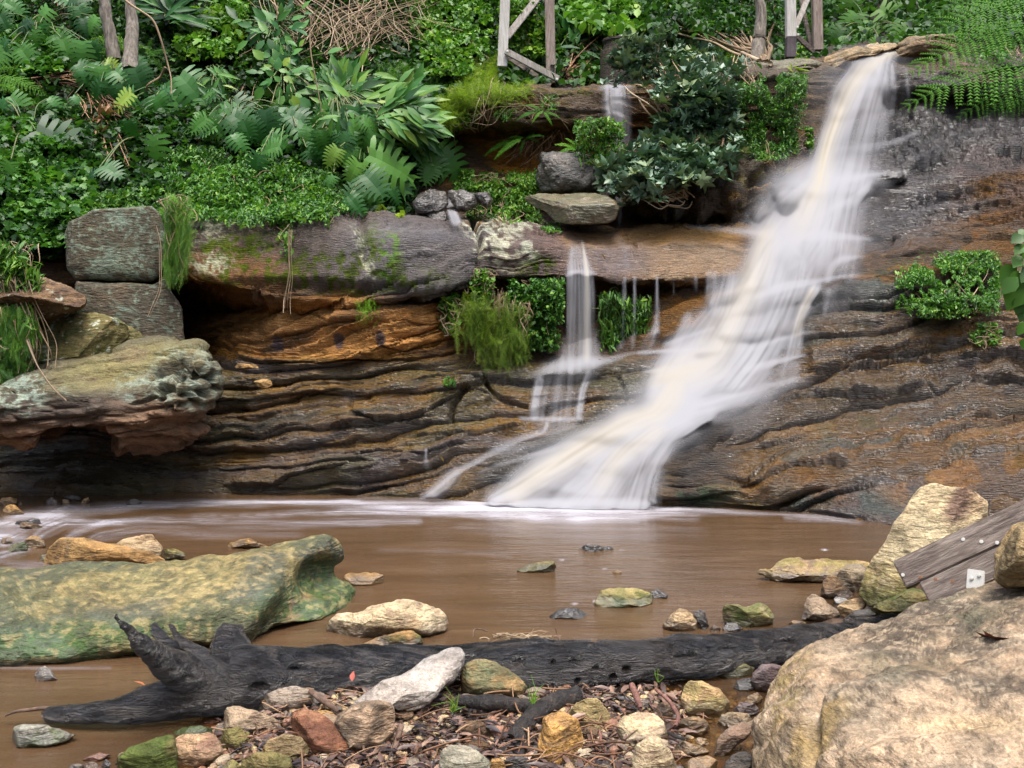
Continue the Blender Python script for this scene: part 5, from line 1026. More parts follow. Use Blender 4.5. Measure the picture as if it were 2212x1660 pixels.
ST4 = [
 ([(5,830),(20,790),(60,755),(150,730),(240,700),(380,672),(500,662),(600,678),(680,720),(720,780),(710,830),(640,850),(520,850),(380,865),(200,890),(60,895),(10,870)], 'large cream stone with brown patches, in the water behind the log', 'pale', dict(depthk=.36, planes=3, n=150, m=70)),
 ([(100,920),(200,880),(380,830),(480,800),(560,815),(600,860),(560,880),(400,870),(300,900),(200,930)], 'long reddish stone along the front of the large cream stone', (C(.25,.13,.08),C(.18,.10,.07),C(.3,.17,.09)), dict(Y=5.0)),
 ([(180,960),(220,920),(300,880),(420,842),(500,840),(560,865),(585,915),(500,940),(380,950),(250,968)], 'yellow brown stone with a dark side, against the far side of the log', 'ochre', dict(base=1408, moss=.05)),
 ([(1130,470),(1180,445),(1260,420),(1350,418),(1375,455),(1345,490),(1240,492),(1150,485)], 'wedge shaped green topped stone in the middle of the pool', 'olive', dict(facets=[((-.2,-.3,.9),.4)], planes=1)),
 ([(1300,765),(1380,720),(1440,702),(1500,700),(1560,730),(1595,760),(1500,770),(1380,770)], 'low dark wet mound in the pool between the green stones', 'dark', dict(wet=.9)),
 ([(1600,670),(1620,620),(1650,590),(1740,580),(1860,590),(1940,625),(1952,665),(1900,695),(1760,703),(1620,692)], 'broad flat green and yellow stone in the pool', (C(.17,.155,.06),C(.11,.11,.05),C(.30,.25,.11)), dict(facets=[((0,-.4,.9),.45)], planes=2, moss=.02)),
 ([(1935,600),(1980,592),(2020,615),(2055,632),(2000,645),(1950,640)], 'small dark crinkled rock touching the broad flat green stone', 'dark', dict(wet=.8, rough=.12)),
 ([(1490,345),(1530,325),(1620,322),(1700,345),(1720,352),(1640,362),(1530,360)], 'thin dark rock with twigs far out in the pool', 'dark', dict(wet=.9, rough=.1)),
 ([(1700,485),(1730,472),(1765,482),(1730,492)], 'tip of a yellow stone barely above the pool', 'ochre', {}),
 ([(2010,800),(2060,740),(2100,705),(2150,715),(2210,745),(2260,790),(2240,840),(2120,845),(2020,820)], 'angular tan stone in the water in front of the broad flat stone', 'tan', dict(planes=5)),
 ([(70,1600),(35,1380),(70,1330),(170,1270),(300,1240),(380,1280),(408,1360),(400,1440),(330,1530),(200,1580),(120,1560)], 'big rounded stone half brown half black, in front of the pale slab', (C(.30,.22,.15),C(.13,.10,.07),C(.08,.065,.05)), dict(planes=3)),
 ([(790,1200),(800,1100),(830,1030),(900,1010),(990,1030),(1100,1100),(1200,1180),(1260,1230),(1150,1240),(900,1245),(800,1240)], 'green and orange wedge stone leaning against the near side of the log', (C(.12,.11,.055),C(.22,.14,.06),C(.085,.10,.05)), dict(planes=3, Y=4.0)),
 ([(1240,1660),(1250,1560),(1270,1480),(1290,1350),(1340,1318),(1420,1320),(1500,1370),(1535,1460),(1530,1580),(1480,1680),(1300,1760)], 'tall upright orange stone with dark bands at the bottom edge', (C(.38,.22,.07),C(.16,.10,.05),C(.30,.18,.07)), dict(band=1.0, planes=3, n=130, m=60, Y=3.42)),
 ([(1445,1330),(1480,1270),(1550,1240),(1620,1250),(1680,1320),(1710,1400),(1660,1440),(1560,1430),(1470,1400)], 'olive tan pyramid stone behind the tall orange stone', (C(.24,.19,.09),C(.17,.14,.07),C(.30,.24,.13)), {}),
 ([(1725,1470),(1728,1400),(1770,1350),(1860,1322),(1960,1340),(2020,1390),(2040,1480),(1960,1520),(1850,1540),(1750,1530)], 'cream stone with yellow green moss on its flat top', 'pale', dict(facets=[((0,-.4,.9),.42)], planes=3, moss=.02)),
 ([(1820,1600),(1850,1520),(1920,1470),(1990,1480),(2050,1550),(2095,1640),(2080,1720),(1830,1720)], 'smooth domed cream stone at the bottom edge', 'pale', dict(planes=1)),
 ([(668,1640),(680,1560),(740,1525),(820,1530),(900,1560),(960,1620),(970,1680),(820,1740),(680,1720)], 'smooth grey green stone at the bottom edge among the leaves', (C(.23,.225,.17),C(.19,.18,.13),C(.28,.26,.20)), dict(planes=1)),
 ([(795,1530),(850,1500),(920,1492),(970,1510),(985,1550),(930,1580),(850,1560)], 'flat brown stone behind the smooth grey green stone', 'brown', {}),
 ([(960,1640),(985,1600),(1030,1600),(1070,1640),(1060,1700),(980,1720)], 'small orange tan stone beside the smooth grey green stone', 'ochre', {}),
 ([(780,1420),(830,1380),(900,1370),(980,1420),(980,1490),(880,1500),(800,1480)], 'brown layered stone in the middle of the leaf litter', 'brown', {}),
 ([(1060,1620),(1120,1590),(1200,1600),(1230,1660),(1180,1720),(1080,1700)], 'dark flat stone left of the tall orange stone', 'dark', dict(wet=.5)),
 ([(2120,1240),(2130,1170),(2170,1138),(2240,1133),(2350,1190),(2410,1270),(2380,1350),(2250,1350),(2150,1330)], 'big rounded yellow and brown stone below the log, right of the litter', (C(.33,.27,.12),C(.22,.17,.09),C(.27,.18,.10)), dict(planes=2, n=110, m=50)),
 ([(1950,1320),(1990,1270),(2050,1260),(2110,1290),(2120,1350),(2050,1380),(1980,1370)], 'dark olive stone left of the big rounded yellow stone', 'brown', dict(wet=.4)),
 ([(2090,1420),(2120,1370),(2190,1350),(2260,1370),(2300,1420),(2240,1470),(2150,1470)], 'wet yellow brown stone in front of the big rounded yellow stone', 'ochre', dict(wet=.7)),
 ([(2380,1380),(2430,1330),(2520,1330),(2560,1380),(2520,1430),(2420,1440)], 'pale tan stone by the trickle right of the rounded stones', 'tan', {}),
 ([(1870,1260),(1900,1240),(1940,1260),(1940,1310),(1890,1320)], 'small grey stone under the middle of the log', 'grey', {}),
 ([(1530,1440),(1570,1410),(1620,1420),(1640,1470),(1590,1500),(1540,1480)], 'brown stone between the tall orange and the mossy topped stone', 'brown', {}),
 ([(1645,1590),(1690,1555),(1740,1560),(1750,1600),(1700,1620)], 'small brick red stone before the mossy topped stone', 'red', {}),
]
ST5 = [
 ([(570,570),(590,548),(640,555),(665,520),(690,490),(800,478),(1000,484),(1150,492),(1205,505),(1190,560),(1100,620),(940,635),(800,632),(665,628),(630,600)], 'long flat boulder at the pool edge left of the pointed boulder', (C(.26,.19,.10),C(.19,.16,.06),C(.15,.11,.09)), dict(n=150, m=70, depthk=.26, facets=[((0,-.4,.9),.4)], planes=2)),
 ([(1010,590),(1025,550),(1070,528),(1150,530),(1190,560),(1170,620),(1120,690),(1080,670),(1030,630)], 'smooth blue grey and buff stone against the pointed boulder', (C(.26,.21,.14),C(.10,.095,.10),C(.20,.17,.12)), dict(planes=1, base=1283)),
 ([(920,700),(940,620),(970,578),(1010,590),(1060,640),(1110,690),(1080,720),(960,725)], 'rough brown stone in front of the smooth blue grey stone', 'brown', {}),
 ([(800,830),(820,780),(850,710),(880,688),(930,710),(1000,760),(1040,800),(1020,840),(900,848)], 'pyramid shaped grey brown stone right behind the log', (C(.21,.165,.12),C(.15,.12,.09),C(.27,.22,.16)), dict(planes=4)),
 ([(1015,760),(1050,730),(1120,710),(1170,715),(1175,760),(1120,800),(1060,820),(1030,800)], 'tan wedge stone beside the pyramid shaped stone', 'tan', {}),
 ([(995,715),(1010,703),(1060,708),(1075,720),(1040,745),(1005,740)], 'small pale stone on top of the gap behind the tan wedge', 'white', {}),
 ([(1040,835),(1110,785),(1190,777),(1240,800),(1180,830),(1060,845)], 'dark wet stone against the log near its thin end', 'dark', dict(wet=.6)),
 ([(1200,770),(1270,740),(1290,727),(1350,745),(1460,765),(1430,800),(1280,812),(1220,800)], 'olive flat stone under the foot of the pointed boulder', 'olive', {}),
 ([(738,855),(770,835),(830,840),(855,862),(800,868)], 'small yellow stone lying behind the log', 'ochre', {}),
 ([(370,790),(385,755),(430,744),(500,760),(590,740),(640,752),(672,800),(665,860),(580,882),(470,880),(390,850)], 'green topped block in the water close behind the log', (C(.13,.13,.05),C(.10,.10,.04),C(.25,.20,.12)), dict(planes=3, moss=.1)),
 ([(375,880),(400,850),(450,846),(490,880),(450,900),(390,898)], 'dark round stone touching the log below the green topped block', 'dark', dict(wet=.6)),
 ([(215,790),(235,775),(275,780),(290,830),(310,870),(280,892),(240,850)], 'black broken shard behind the angular tan stone', 'dark', dict(rough=.14, wet=.6)),
 ([(300,880),(330,862),(365,880),(350,900),(310,900)], 'small wet brown stone between shard and dark round stone', 'brown', dict(wet=.6)),
 ([(290,1100),(350,1075),(480,1065),(560,1100),(540,1150),(420,1165),(310,1140)], 'dark olive wet stone in shadow under the log', 'olive', dict(wet=.6)),
 ([(535,1180),(545,1130),(590,1085),(660,1085),(740,1110),(735,1140),(680,1210),(620,1245),(560,1230)], 'purple brown rounded stone between the log and the huge boulder', 'purple', dict(planes=2, base=1500)),
 ([(435,1215),(460,1170),(530,1155),(570,1210),(530,1230),(460,1235)], 'dark wet stone left of the purple brown stone', 'dark', dict(wet=.9)),
 ([(720,1110),(760,1050),(850,1030),(830,1060),(760,1110),(735,1130)], 'dark brown stone jammed beside the huge boulder', 'brown', {}),
 ([(500,1290),(520,1250),(570,1235),(600,1270),(590,1310),(530,1310)], 'small tan rock in the trickle beside the huge boulder', 'ochre', dict(wet=.6)),
 ([(345,1400),(370,1360),(430,1345),(500,1355),(530,1390),(450,1430),(370,1430)], 'beige cobble with bark strips lying on it', 'tan', {}),
 ([(310,1590),(340,1510),(400,1450),(480,1410),(545,1400),(530,1470),(450,1530),(380,1590),(330,1610)], 'long leaning grey brown stone near the trickle', (C(.25,.18,.12),C(.17,.12,.09),C(.12,.10,.08)), {}),
 ([(440,1330),(470,1290),(560,1300),(585,1350),(520,1380),(450,1370)], 'blue grey wet stone by the huge boulder', 'purple', dict(wet=.8)),
 ([(160,1640),(200,1600),(290,1590),(350,1620),(340,1700),(200,1700)], 'wet orange brown stone at the bottom edge in the trickle', 'ochre', dict(wet=.8)),
 ([(380,1660),(420,1590),(500,1565),(540,1600),(540,1760),(390,1760)], 'dark grey slab at the bottom edge against the huge boulder', 'dark', dict(wet=.3)),
 ([(100,1530),(160,1510),(250,1530),(300,1570),(230,1600),(120,1580)], 'orange stone under the clear trickle', 'ochre', dict(wet=.9)),
 ([(215,1500),(240,1485),(290,1500),(300,1530),(240,1540)], 'small yellow stone in the trickle', 'ochre', dict(wet=.8)),
]
for fn, L in ((S3, ST3), (S4, ST4), (S5, ST5)):
    for pts, lb, pl, kw in L: pebble(fn(pts), lb, pl, cat='stone', **kw)

# flat pale slab propped on the bank
boulder('pale_slab', S4([(40,1400),(140,1290),(280,1190),(440,1090),(600,1000),(700,965),(790,948),(808,985),(805,1050),(770,1120),(700,1180),(600,1260),(480,1360),(440,1345),(400,1290),(330,1250),(240,1290),(140,1420)]), 3.95, .12, back=.15, seed=777, pal='white', rough=.035, planes=0, n=180, m=90, sharp=3.2,
 facets=[((-.35,-.35,.87),.38),((.55,-.80,-.25),.42)], ctrl=[(722,1560,3.6),(860,1540,3.6),(880,1545,3.6),(1000,1420,4.0),(990,1480,3.92),(760,1520,3.68),(900,1435,3.98),(850,1500,3.78)], roll=.06,
 label='long pale grey slab of stone leaning across the front of the log', cat='stone slab', wetline=False)
# loose slabs on the left ledge
pebble(T4([(1352,820),(1375,800),(1430,808),(1500,800),(1508,822),(1440,832),(1380,836)]), 'flat broken orange stone lying on the ledge below the cave', 'ochre', Y=9.25, group=None, wetline=False, depthk=.3, base=800)
pebble(T4([(1470,905),(1520,885),(1575,895),(1580,930),(1530,955),(1490,930)]), 'triangular brown stone lying on the wet ledge below the cave', 'ochre', Y=9.1, group=None, wetline=False, depthk=.3, base=843)

# gravel between the stones: beyond counting
def ico(n=1):
    t = (1 + 5 ** .5) / 2
    v = np.array([(-1,t,0),(1,t,0),(-1,-t,0),(1,-t,0),(0,-1,t),(0,1,t),(0,-1,-t),(0,1,-t),(t,0,-1),(t,0,1),(-t,0,-1),(-t,0,1)], float); v /= np.linalg.norm(v[0])
    f = np.array([(0,11,5),(0,5,1),(0,1,7),(0,7,10),(0,10,11),(1,5,9),(5,11,4),(11,10,2),(10,7,6),(7,1,8),(3,9,4),(3,4,2),(3,2,6),(3,6,8),(3,8,9),(4,9,5),(2,4,11),(6,2,10),(8,6,7),(9,8,1)])
    for _ in range(n):
        d = {}; nf = []; v = list(v)
        def mid(a, b):
            k = (min(a, b), max(a, b))
            if k not in d: m = v[a] + v[b]; v.append(m / np.linalg.norm(m)); d[k] = len(v) - 1
            return d[k]
        for a, b, c in f:
            x, y, z = mid(a, b), mid(b, c), mid(c, a); nf += [(a, x, z), (b, y, x), (c, z, y), (x, y, z)]
        v = np.array(v); f = np.array(nf)
    return v, f
def scatter(tv, tf, M, cols=None):
    """copies of a template (tv, tf) by 3x4 matrices"""
    V = np.einsum('nij,kj->nki', M[:, :, :3], tv) + M[:, None, :, 3]
    Fc = tf[None] + (np.arange(len(M)) * len(tv))[:, None, None]
    return V.reshape(-1, 3), Fc.reshape(-1, tf.shape[1])
iv, jf = ico(1)
gu = rng.uniform(330, 1660, 3300); gv = rng.uniform(1470, 1700, 3300)
gY = np.array([Yground(a, b) for a, b in zip(gu, gv)]); gX = (gu - CU) / F * gY; gz_ = bed(gX, gY)
ok = (gz_ > -.09); gX, gY, gz_ = gX[ok], gY[ok], gz_[ok]; n = len(gX)
sz = rng.uniform(.004, .016, n) * (1 + (rng.random(n) > .93) * 1.3)
M = np.zeros((n, 3, 4)); 
for k in range(n):
    R = Matrix.Rotation(rng.uniform(0, 6.28), 3, 'Z') @ Matrix.Rotation(rng.uniform(-.4, .4), 3, 'X') @ Matrix.Diagonal((rng.uniform(.8, 1.5), rng.uniform(.7, 1.2), rng.uniform(.45, .8)))
    M[k, :, :3] = np.array(R) * sz[k]
M[:, 0, 3] = gX; M[:, 1, 3] = gY; M[:, 2, 3] = gz_ + sz * .3
V, Fc = scatter(iv, jf, M)
V += .003 * fbm(V * 60, 2, 5)[:, None]
pc = np.array([(.25,.17,.10),(.14,.11,.08),(.30,.24,.16),(.20,.10,.06),(.09,.08,.07),(.33,.25,.13)])[rng.integers(0, 6, n)]
gravel = mesh('gravel', V, Fc, MAT_BOULDER, {'wet': np.full(len(V), .45)}, {'tint': np.repeat(pc, len(iv), 0)})
tag(gravel, 'small pebbles scattered between the river stones on the near bank', 'gravel', kind='stuff')
# ================================================================ driftwood, timber and trestles
def tube(pts, rad, n=10, close=True):
    p = np.array(pts, float); r = np.broadcast_to(np.array(rad, float), (len(p),))
    t = np.gradient(p, axis=0); t /= np.linalg.norm(t, axis=1, keepdims=True) + 1e-9
    a = np.cross(t, [0.13, .2, 1.0]); a /= np.linalg.norm(a, axis=1, keepdims=True) + 1e-9; b = np.cross(t, a)
    th = np.linspace(0, 2 * math.pi, n, endpoint=False)
    V = p[:, None] + r[:, None, None] * (np.cos(th)[None, :, None] * a[:, None] + np.sin(th)[None, :, None] * b[:, None])
    F_ = gridfaces(len(p), n, True)
    V = V.reshape(-1, 3); fs = [F_]
    if close:
        V = np.concatenate([V, p[:1], p[-1:]]); i = np.arange(n); k = len(V)
        fs.append(np.stack([i, (i + 1) % n, 0 * i + k - 2], -1)); l = (len(p) - 1) * n
        fs.append(np.stack([l + (i + 1) % n, l + i, 0 * i + k - 1], -1))
    return V, fs
def curve(pts, k=8):
    """smooth dense version of a control polyline (rows may carry radius)"""
    p = np.array(pts, float); L = np.concatenate([[0], np.cumsum(np.linalg.norm(np.diff(p[:, :3], axis=0), axis=1))])
    t = np.linspace(0, L[-1], len(p) * k); q = np.stack([np.interp(t, L, p[:, j]) for j in range(p.shape[1])], -1)
    return blur(q, k)
class MB:
    def __init__(s): s.V = []; s.F = []; s.n = 0; s.A = []
    def add(s, V, F_, a=0.0):
        for f in (F_ if isinstance(F_, list) else [F_]): s.F.append(np.asarray(f) + s.n)
        s.V.append(V); s.A.append(np.zeros(len(V)) + a); s.n += len(V)
    def build(s, name, mat, parent=None, smooth=True, key='shade'):
        d = {}
        for f in s.F: d.setdefault(f.shape[1], []).append(f)
        return mesh(name, np.concatenate(s.V), [np.concatenate(x) for x in d.values()], mat, {key: np.concatenate(s.A)}, smooth=smooth, parent=parent)

def wood_material(name, pal, gloss, scale=(1, 6, 6), bump=.02, wave=0):
    m, nt, out = new_mat(name)
    g = N(nt, 'ShaderNodeTexCoord').outputs['Object']
    mp = N(nt, 'ShaderNodeMapping'); nt.links.new(g, mp.inputs[0]); mp.inputs['Scale'].default_value = scale
    a = noise(nt, 4, 7, .62, mp.outputs[0], .8); b = noise(nt, 2.2, 4, .6, g)
    c = ramp(nt, a, [(.38, pal[0]), (.5, pal[1]), (.64, pal[2])])
    c = mixc(nt, ramp(nt, b, [(.42, 0.), (.68, .75)]), c, pal[3])
    bs = N(nt, 'ShaderNodeBsdfPrincipled'); nt.links.new(c, bs.inputs['Base Color'])
    nt.links.new(ramp(nt, noise(nt, 7, 4, .6, g), [(.40, gloss), (.62, min(1, gloss + .3))]), bs.inputs['Roughness'])
    bs.inputs['Specular IOR Level'].default_value = .9 if gloss < .3 else .4
    h = mathn(nt, 'ADD', mathn(nt, 'MULTIPLY', noise(nt, 9, 8, .68, mp.outputs[0], 1.2), bump), mathn(nt, 'MULTIPLY', noise(nt, 60, 3, .6, g), bump * .12))
    bp = N(nt, 'ShaderNodeBump'); bp.inputs['Distance'].default_value = 1.0; nt.links.new(h, bp.inputs['Height']); nt.links.new(bp.outputs[0], bs.inputs['Normal'])
    nt.links.new(bs.outputs[0], out.inputs[0]); return m
MAT_LOG = wood_material('wet_driftwood', [(.006, .006, .007), (.024, .023, .025), (.11, .095, .085), (.050, .040, .034)], .17, (1.0, 5, 5), .11)
MAT_STICK = wood_material('black_stick', [(.008, .007, .006), (.018, .014, .012), (.04, .03, .022), (.02, .015, .012)], .35, (4, 4, 4), .02)
MAT_BEAM = wood_material('weathered_beam', [(.08, .06, .05), (.17, .135, .11), (.30, .25, .21), (.12, .09, .08)], .65, (1.2, 9, 9), .012)
MAT_POST = wood_material('grey_trestle_timber', [(.20, .18, .155), (.30, .27, .24), (.38, .35, .32), (.26, .235, .20)], .8, (14, 14, 1.4), .01)
MAT_PRIMER = wood_material('dark_painted_foot', [(.05, .04, .045), (.07, .055, .06), (.09, .075, .08), (.06, .05, .055)], .7, (8, 8, 2), .006)

def LP(u, v, Y, r): return tuple(W(u, v, Y)) + (r,)
def rp(px, Y): return px / F * Y
# the trunk, from the root end at the left to the thin end lost behind the huge boulder
Lg = [(470,1470,4.25,72),(540,1462,4.3,76),(650,1455,4.35,64),(780,1448,4.38,52),(900,1438,4.40,47),(1000,1434,4.42,48),(1100,1438,4.45,54),(1200,1438,4.5,56),(1320,1433,4.55,52),(1450,1425,4.6,50),(1560,1412,4.68,45),(1700,1392,4.78,36),(1820,1370,4.88,28),(1930,1348,4.98,23),(2060,1325,5.1,20)]
def rest(u, v, px):
    px = px * .86; Y = (HC - .01) * F / (v - HV + px)
    return LP(u, v, Y, rp(px, Y))
parts = [[rest(u, v, px) for u, v, Y, px in Lg],
 [rest(u, v, px) for u, v, Y, px in [(500,1480,4.25,66),(400,1505,4.15,54),(330,1522,4.05,46),(250,1538,3.98,34),(180,1545,3.95,25),(120,1547,3.93,19),(92,1548,3.92,13)]],
 [LP(u, v, Y - .26, rp(px, Y - .26)) for u, v, Y, px in [(470,1475,4.25,62),(415,1462,4.15,44),(355,1432,4.02,29),(315,1400,3.92,22),(285,1370,3.86,16),(262,1345,3.82,12),(238,1322,3.80,10)]],
 [LP(u, v, Y - .26, rp(px, Y - .26)) for u, v, Y, px in [(510,1450,4.35,52),(498,1408,4.4,42),(496,1378,4.42,34),(505,1346,4.43,20)]],
 [LP(u, v, Y - .26, rp(px, Y - .26)) for u, v, Y, px in [(460,1430,4.4,22),(425,1412,4.5,16),(392,1388,4.5,10),(374,1362,4.5,8),(362,1340,4.5,5)]],
 [LP(u, v, Y - .26, rp(px, Y - .26)) for u, v, Y, px in [(425,1422,4.5,18),(358,1392,4.55,13),(340,1366,4.58,10),(330,1342,4.6,8)]]]
mb = MB()
for p in parts:
    q = curve(p, 6); q[0, 3] *= .6; V, fs = tube(q[:, :3], q[:, 3], 20); mb.add(V, fs)
log = mb.build('driftwood_log', MAT_LOG)
org = W(1000, 1480, 4.15); org[2] = -.02
log.data.transform(Matrix.Translation(-Vector(org)))
md = log.modifiers.new('r', 'REMESH'); md.mode = 'VOXEL'; md.voxel_size = .0085; md.use_smooth_shade = True
dg = bpy.context.evaluated_depsgraph_get(); me = bpy.data.meshes.new_from_object(log.evaluated_get(dg)); log.modifiers.clear(); log.data = me
n = len(me.vertices); P = np.empty(n * 3, np.float32); me.vertices.foreach_get('co', P); P = P.reshape(-1, 3).astype(float)
nr = np.empty(n * 3, np.float32); me.vertices.foreach_get('normal', nr); nr = nr.reshape(-1, 3)
q = P * np.array([1.6, 7, 7])
d = .022 * fbm(P * 2.6, 3, 801) + .016 * fbm(q * 1.0, 4, 802, ridge=True) + .007 * fbm(q * 3.2, 4, 803, ridge=True)
uu = CU + (P[:, 0] + org[0]) / (P[:, 1] + org[1]) * F; vv = HV + (HC - P[:, 2] - org[2]) / (P[:, 1] + org[1]) * F
for (u0, v0, ru, rv) in [(1354,1446,9,6),(1324,1461,7,4),(1243,1426,16,4),(1193,1430,5,4),(1286,1442,9,4),(1283,1386,6,5),(1256,1415,5,4),(1450,1398,10,12),(1170,1395,24,3),(1620,1448,0,0),(1480,1415,26,6),(1120,1430,14,10),(1275,1400,5,4),(1245,1465,6,3),(1570,1400,22,4),(1700,1382,30,3),(1010,1420,16,7),(640,1440,18,6),(560,1480,20,8),(1136,1424,6,3)]:
    if ru: d -= .020 * zone(u0, v0, ru, rv, 8, .35, uu, vv)
P = P + nr * d[:, None]
me.vertices.foreach_set('co', P.astype(np.float32).ravel()); me.update()
me.materials.clear(); me.materials.append(MAT_LOG); me.polygons.foreach_set('use_smooth', np.ones(len(me.polygons), bool))
log.location = Vector(org)
tag(log, 'long black driftwood log with forked roots lying across the near water', 'log')

def stick(name, pts, label, mat=MAT_STICK, cat='stick', seed=1, group=None, n=10, amp=.25, k=8):
    q = curve([LP(*p) for p in pts], k); V, fs = tube(q[:, :3], q[:, 3], n)
    rr = np.repeat(q[:, 3], n); rr = np.concatenate([rr, rr[:1], rr[-1:]])
    V = V + (fbm(V * 22, 3, seed) * amp * rr)[:, None] * np.array([1, 1, 1.2])
    o = mesh(name, V - V.mean(0), fs, mat); o.location = Vector(V.mean(0)); tag(o, label, cat, group); return o
stick('branch', [(*S4([(1510,1215)])[0],3.95,.032),(*S4([(1400,1250)])[0],3.9,.036),(*S4([(1260,1320)])[0],3.8,.034),(*S4([(1190,1390)])[0],3.7,.032),(*S4([(1130,1470)])[0],3.6,.034),(*S4([(1090,1510)])[0],3.58,.02)], 'thick black branch lying from the log down into the leaf litter', seed=31, n=16)
stick('branch', [(*S4([(1150,1480)])[0],3.6,.026),(*S4([(1165,1540)])[0],3.52,.02),(*S4([(1150,1590)])[0],3.48,.010)], 'black stub forking down from the thick black branch', seed=32)
stick('branch', [(*S4([(745,1255)])[0],3.85,.016),(*S4([(900,1255)])[0],3.85,.026),(*S4([(1050,1275)])[0],3.85,.03),(*S4([(1230,1290)])[0],3.87,.026)], 'straight black branch lying below the green and orange stone', seed=33, n=14)
stick('branch', [(*S4([(985,1600)])[0],3.5,.02),(*S4([(1060,1560)])[0],3.52,.022),(*S4([(1110,1540)])[0],3.55,.015)], 'short black branch beside the smooth grey green stone', seed=34)
MAT_TWIG = wood_material('brown_twig', [(.05, .03, .02), (.10, .06, .04), (.18, .12, .08), (.09, .055, .04)], .7, (5, 5, 5), .005)
MAT_BARK = wood_material('red_bark', [(.08, .035, .025), (.16, .07, .05), (.24, .12, .09), (.12, .055, .045)], .6, (8, 8, 2), .01)
for k, (pts, lb, mt_) in enumerate([
 ([(*S3([(20,1350)])[0],3.86,.003),(*S3([(90,1320)])[0],3.85,.006),(*S3([(250,1300)])[0],3.87,.008),(*S3([(380,1298)])[0],3.92,.006)], 'brown twig crossing the tip of the log root at the far left', MAT_TWIG),
 ([(*S3([(1850,1190)])[0],3.9,.012),(*S3([(1950,1260)])[0],3.85,.014),(*S3([(2040,1330)])[0],3.8,.008)], 'split tan stick resting on the stones behind the red block', MAT_TWIG),
 ([(*S4([(440,1400)])[0],3.62,.012),(*S4([(420,1480)])[0],3.55,.011),(*S4([(395,1560)])[0],3.48,.008)], 'brown upright stick beside the half black stone', MAT_TWIG),
 ([(*S4([(1820,1150)])[0],3.95,.012),(*S4([(1850,1230)])[0],3.88,.014),(*S4([(1880,1310)])[0],3.8,.007)], 'strip of red bark hanging below the middle of the log', MAT_BARK),
 ([(*S4([(1960,1180)])[0],3.95,.006),(*S4([(2050,1260)])[0],3.85,.008),(*S4([(2110,1350)])[0],3.75,.008),(*S4([(2080,1420)])[0],3.7,.006)], 'long curved strip of red bark right of the litter', MAT_BARK),
 ([(*S4([(2030,1440)])[0],3.62,.004),(*S4([(2080,1470)])[0],3.6,.006),(*S4([(2150,1490)])[0],3.6,.004)], 'thin dark twig over the wet yellow brown stone', MAT_STICK),
 ([(*S4([(1700,1620)])[0],3.5,.005),(*S4([(1640,1520)])[0],3.55,.006),(*S4([(1630,1420)])[0],3.62,.004)], 'curved purple brown leaf stalk beside the mossy topped stone', MAT_BARK),
 ([(*S3([(680,1640)])[0],3.52,.003),(*S3([(800,1590)])[0],3.5,.005),(*S3([(900,1550)])[0],3.55,.004),(*S3([(1020,1510)])[0],3.6,.003)], 'thin dark twig lying over the bright green stone', MAT_STICK),
 ([(*S4([(870,880)])[0],4.7,.004),(*S4([(875,830)])[0],4.72,.004),(*S4([(900,822)])[0],4.75,.003),(*S4([(965,840)])[0],4.75,.003)], 'pale bent twig sticking up behind the middle of the log', MAT_TWIG),
 ([(*S4([(1395,895)])[0],4.6,.004),(*S4([(1375,850)])[0],4.62,.003),(*S4([(1362,815)])[0],4.62,.002)], 'thin upright twig behind the middle of the log', MAT_TWIG),
 ([(*S4([(180,1400)])[0],3.55,.004),(*S4([(210,1500)])[0],3.5,.005),(*S4([(222,1590)])[0],3.45,.003)], 'grey twig leaning on the half black stone', MAT_TWIG)]):
    stick('twig', pts, lb, mt_, 'twig', 50 + k, n=8, amp=.15)

# ---- timber beam with its bracket at the right
def box(x0, x1, y0, y1, z0, z1, bev=.004):
    v = []; 
    xs = [x0, x0 + bev, x1 - bev, x1]
    V = np.array([(x, y, z) for x in (x0, x1) for y in (y0, y1) for z in (z0, z1)], float)
    F_ = np.array([(0,1,3,2),(4,6,7,5),(0,4,5,1),(2,3,7,6),(0,2,6,4),(1,5,7,3)])
    return V, F_
def frame_obj(o, origin, xa, za):
    xa = Vector(xa).normalized(); za = Vector(za); ya = za.cross(xa).normalized(); za = xa.cross(ya).normalized()
    o.matrix_world = Matrix(((xa[0], ya[0], za[0], origin[0]), (xa[1], ya[1], za[1], origin[1]), (xa[2], ya[2], za[2], origin[2]), (0, 0, 0, 1)))
A = Vector(W(1927, 1213, 4.55)); B = Vector(W(2900, 754, 3.9)); xa = (B - A).normalized()
Cn = Vector(W(1975, 1300, 4.45)); dn = (Cn - A); dn = (dn - dn.dot(xa) * xa).normalized()    # down across the boards
beam = empty('timber_beam', A); 
frame_obj(beam, A, xa, -dn)
bpy.context.view_layer.update()
def bev_mesh(name, V, F_, mat, parent, w=.004, seg=2):
    import bmesh
    o = mesh(name, V, F_, mat, smooth=False); bm = bmesh.new(); bm.from_mesh(o.data)
    bmesh.ops.recalc_face_normals(bm, faces=bm.faces[:])
    if w: bmesh.ops.bevel(bm, geom=bm.edges[:], offset=w, segments=seg, affect='EDGES')
    bm.to_mesh(o.data); bm.free(); o.parent = parent; return o
wb = [(.0, .125, 0), (.128, .245, .01), (.248, .37, .03)]
L_ = (B - A).length
for k, (a, b, ins) in enumerate(wb):
    n = 40; xs = np.linspace(ins * 1.0 + (0 if k else 0), L_, n)
    V, F_ = box(-.0 + ins * 2.2 + a * .28, L_, -.0 - .002 * k, .055, -b, -a)
    # grain runs along x: sheared left ends follow the sawn end
    bev_mesh('board', V, F_, MAT_BEAM, beam, .006)
plx, plz = None, None
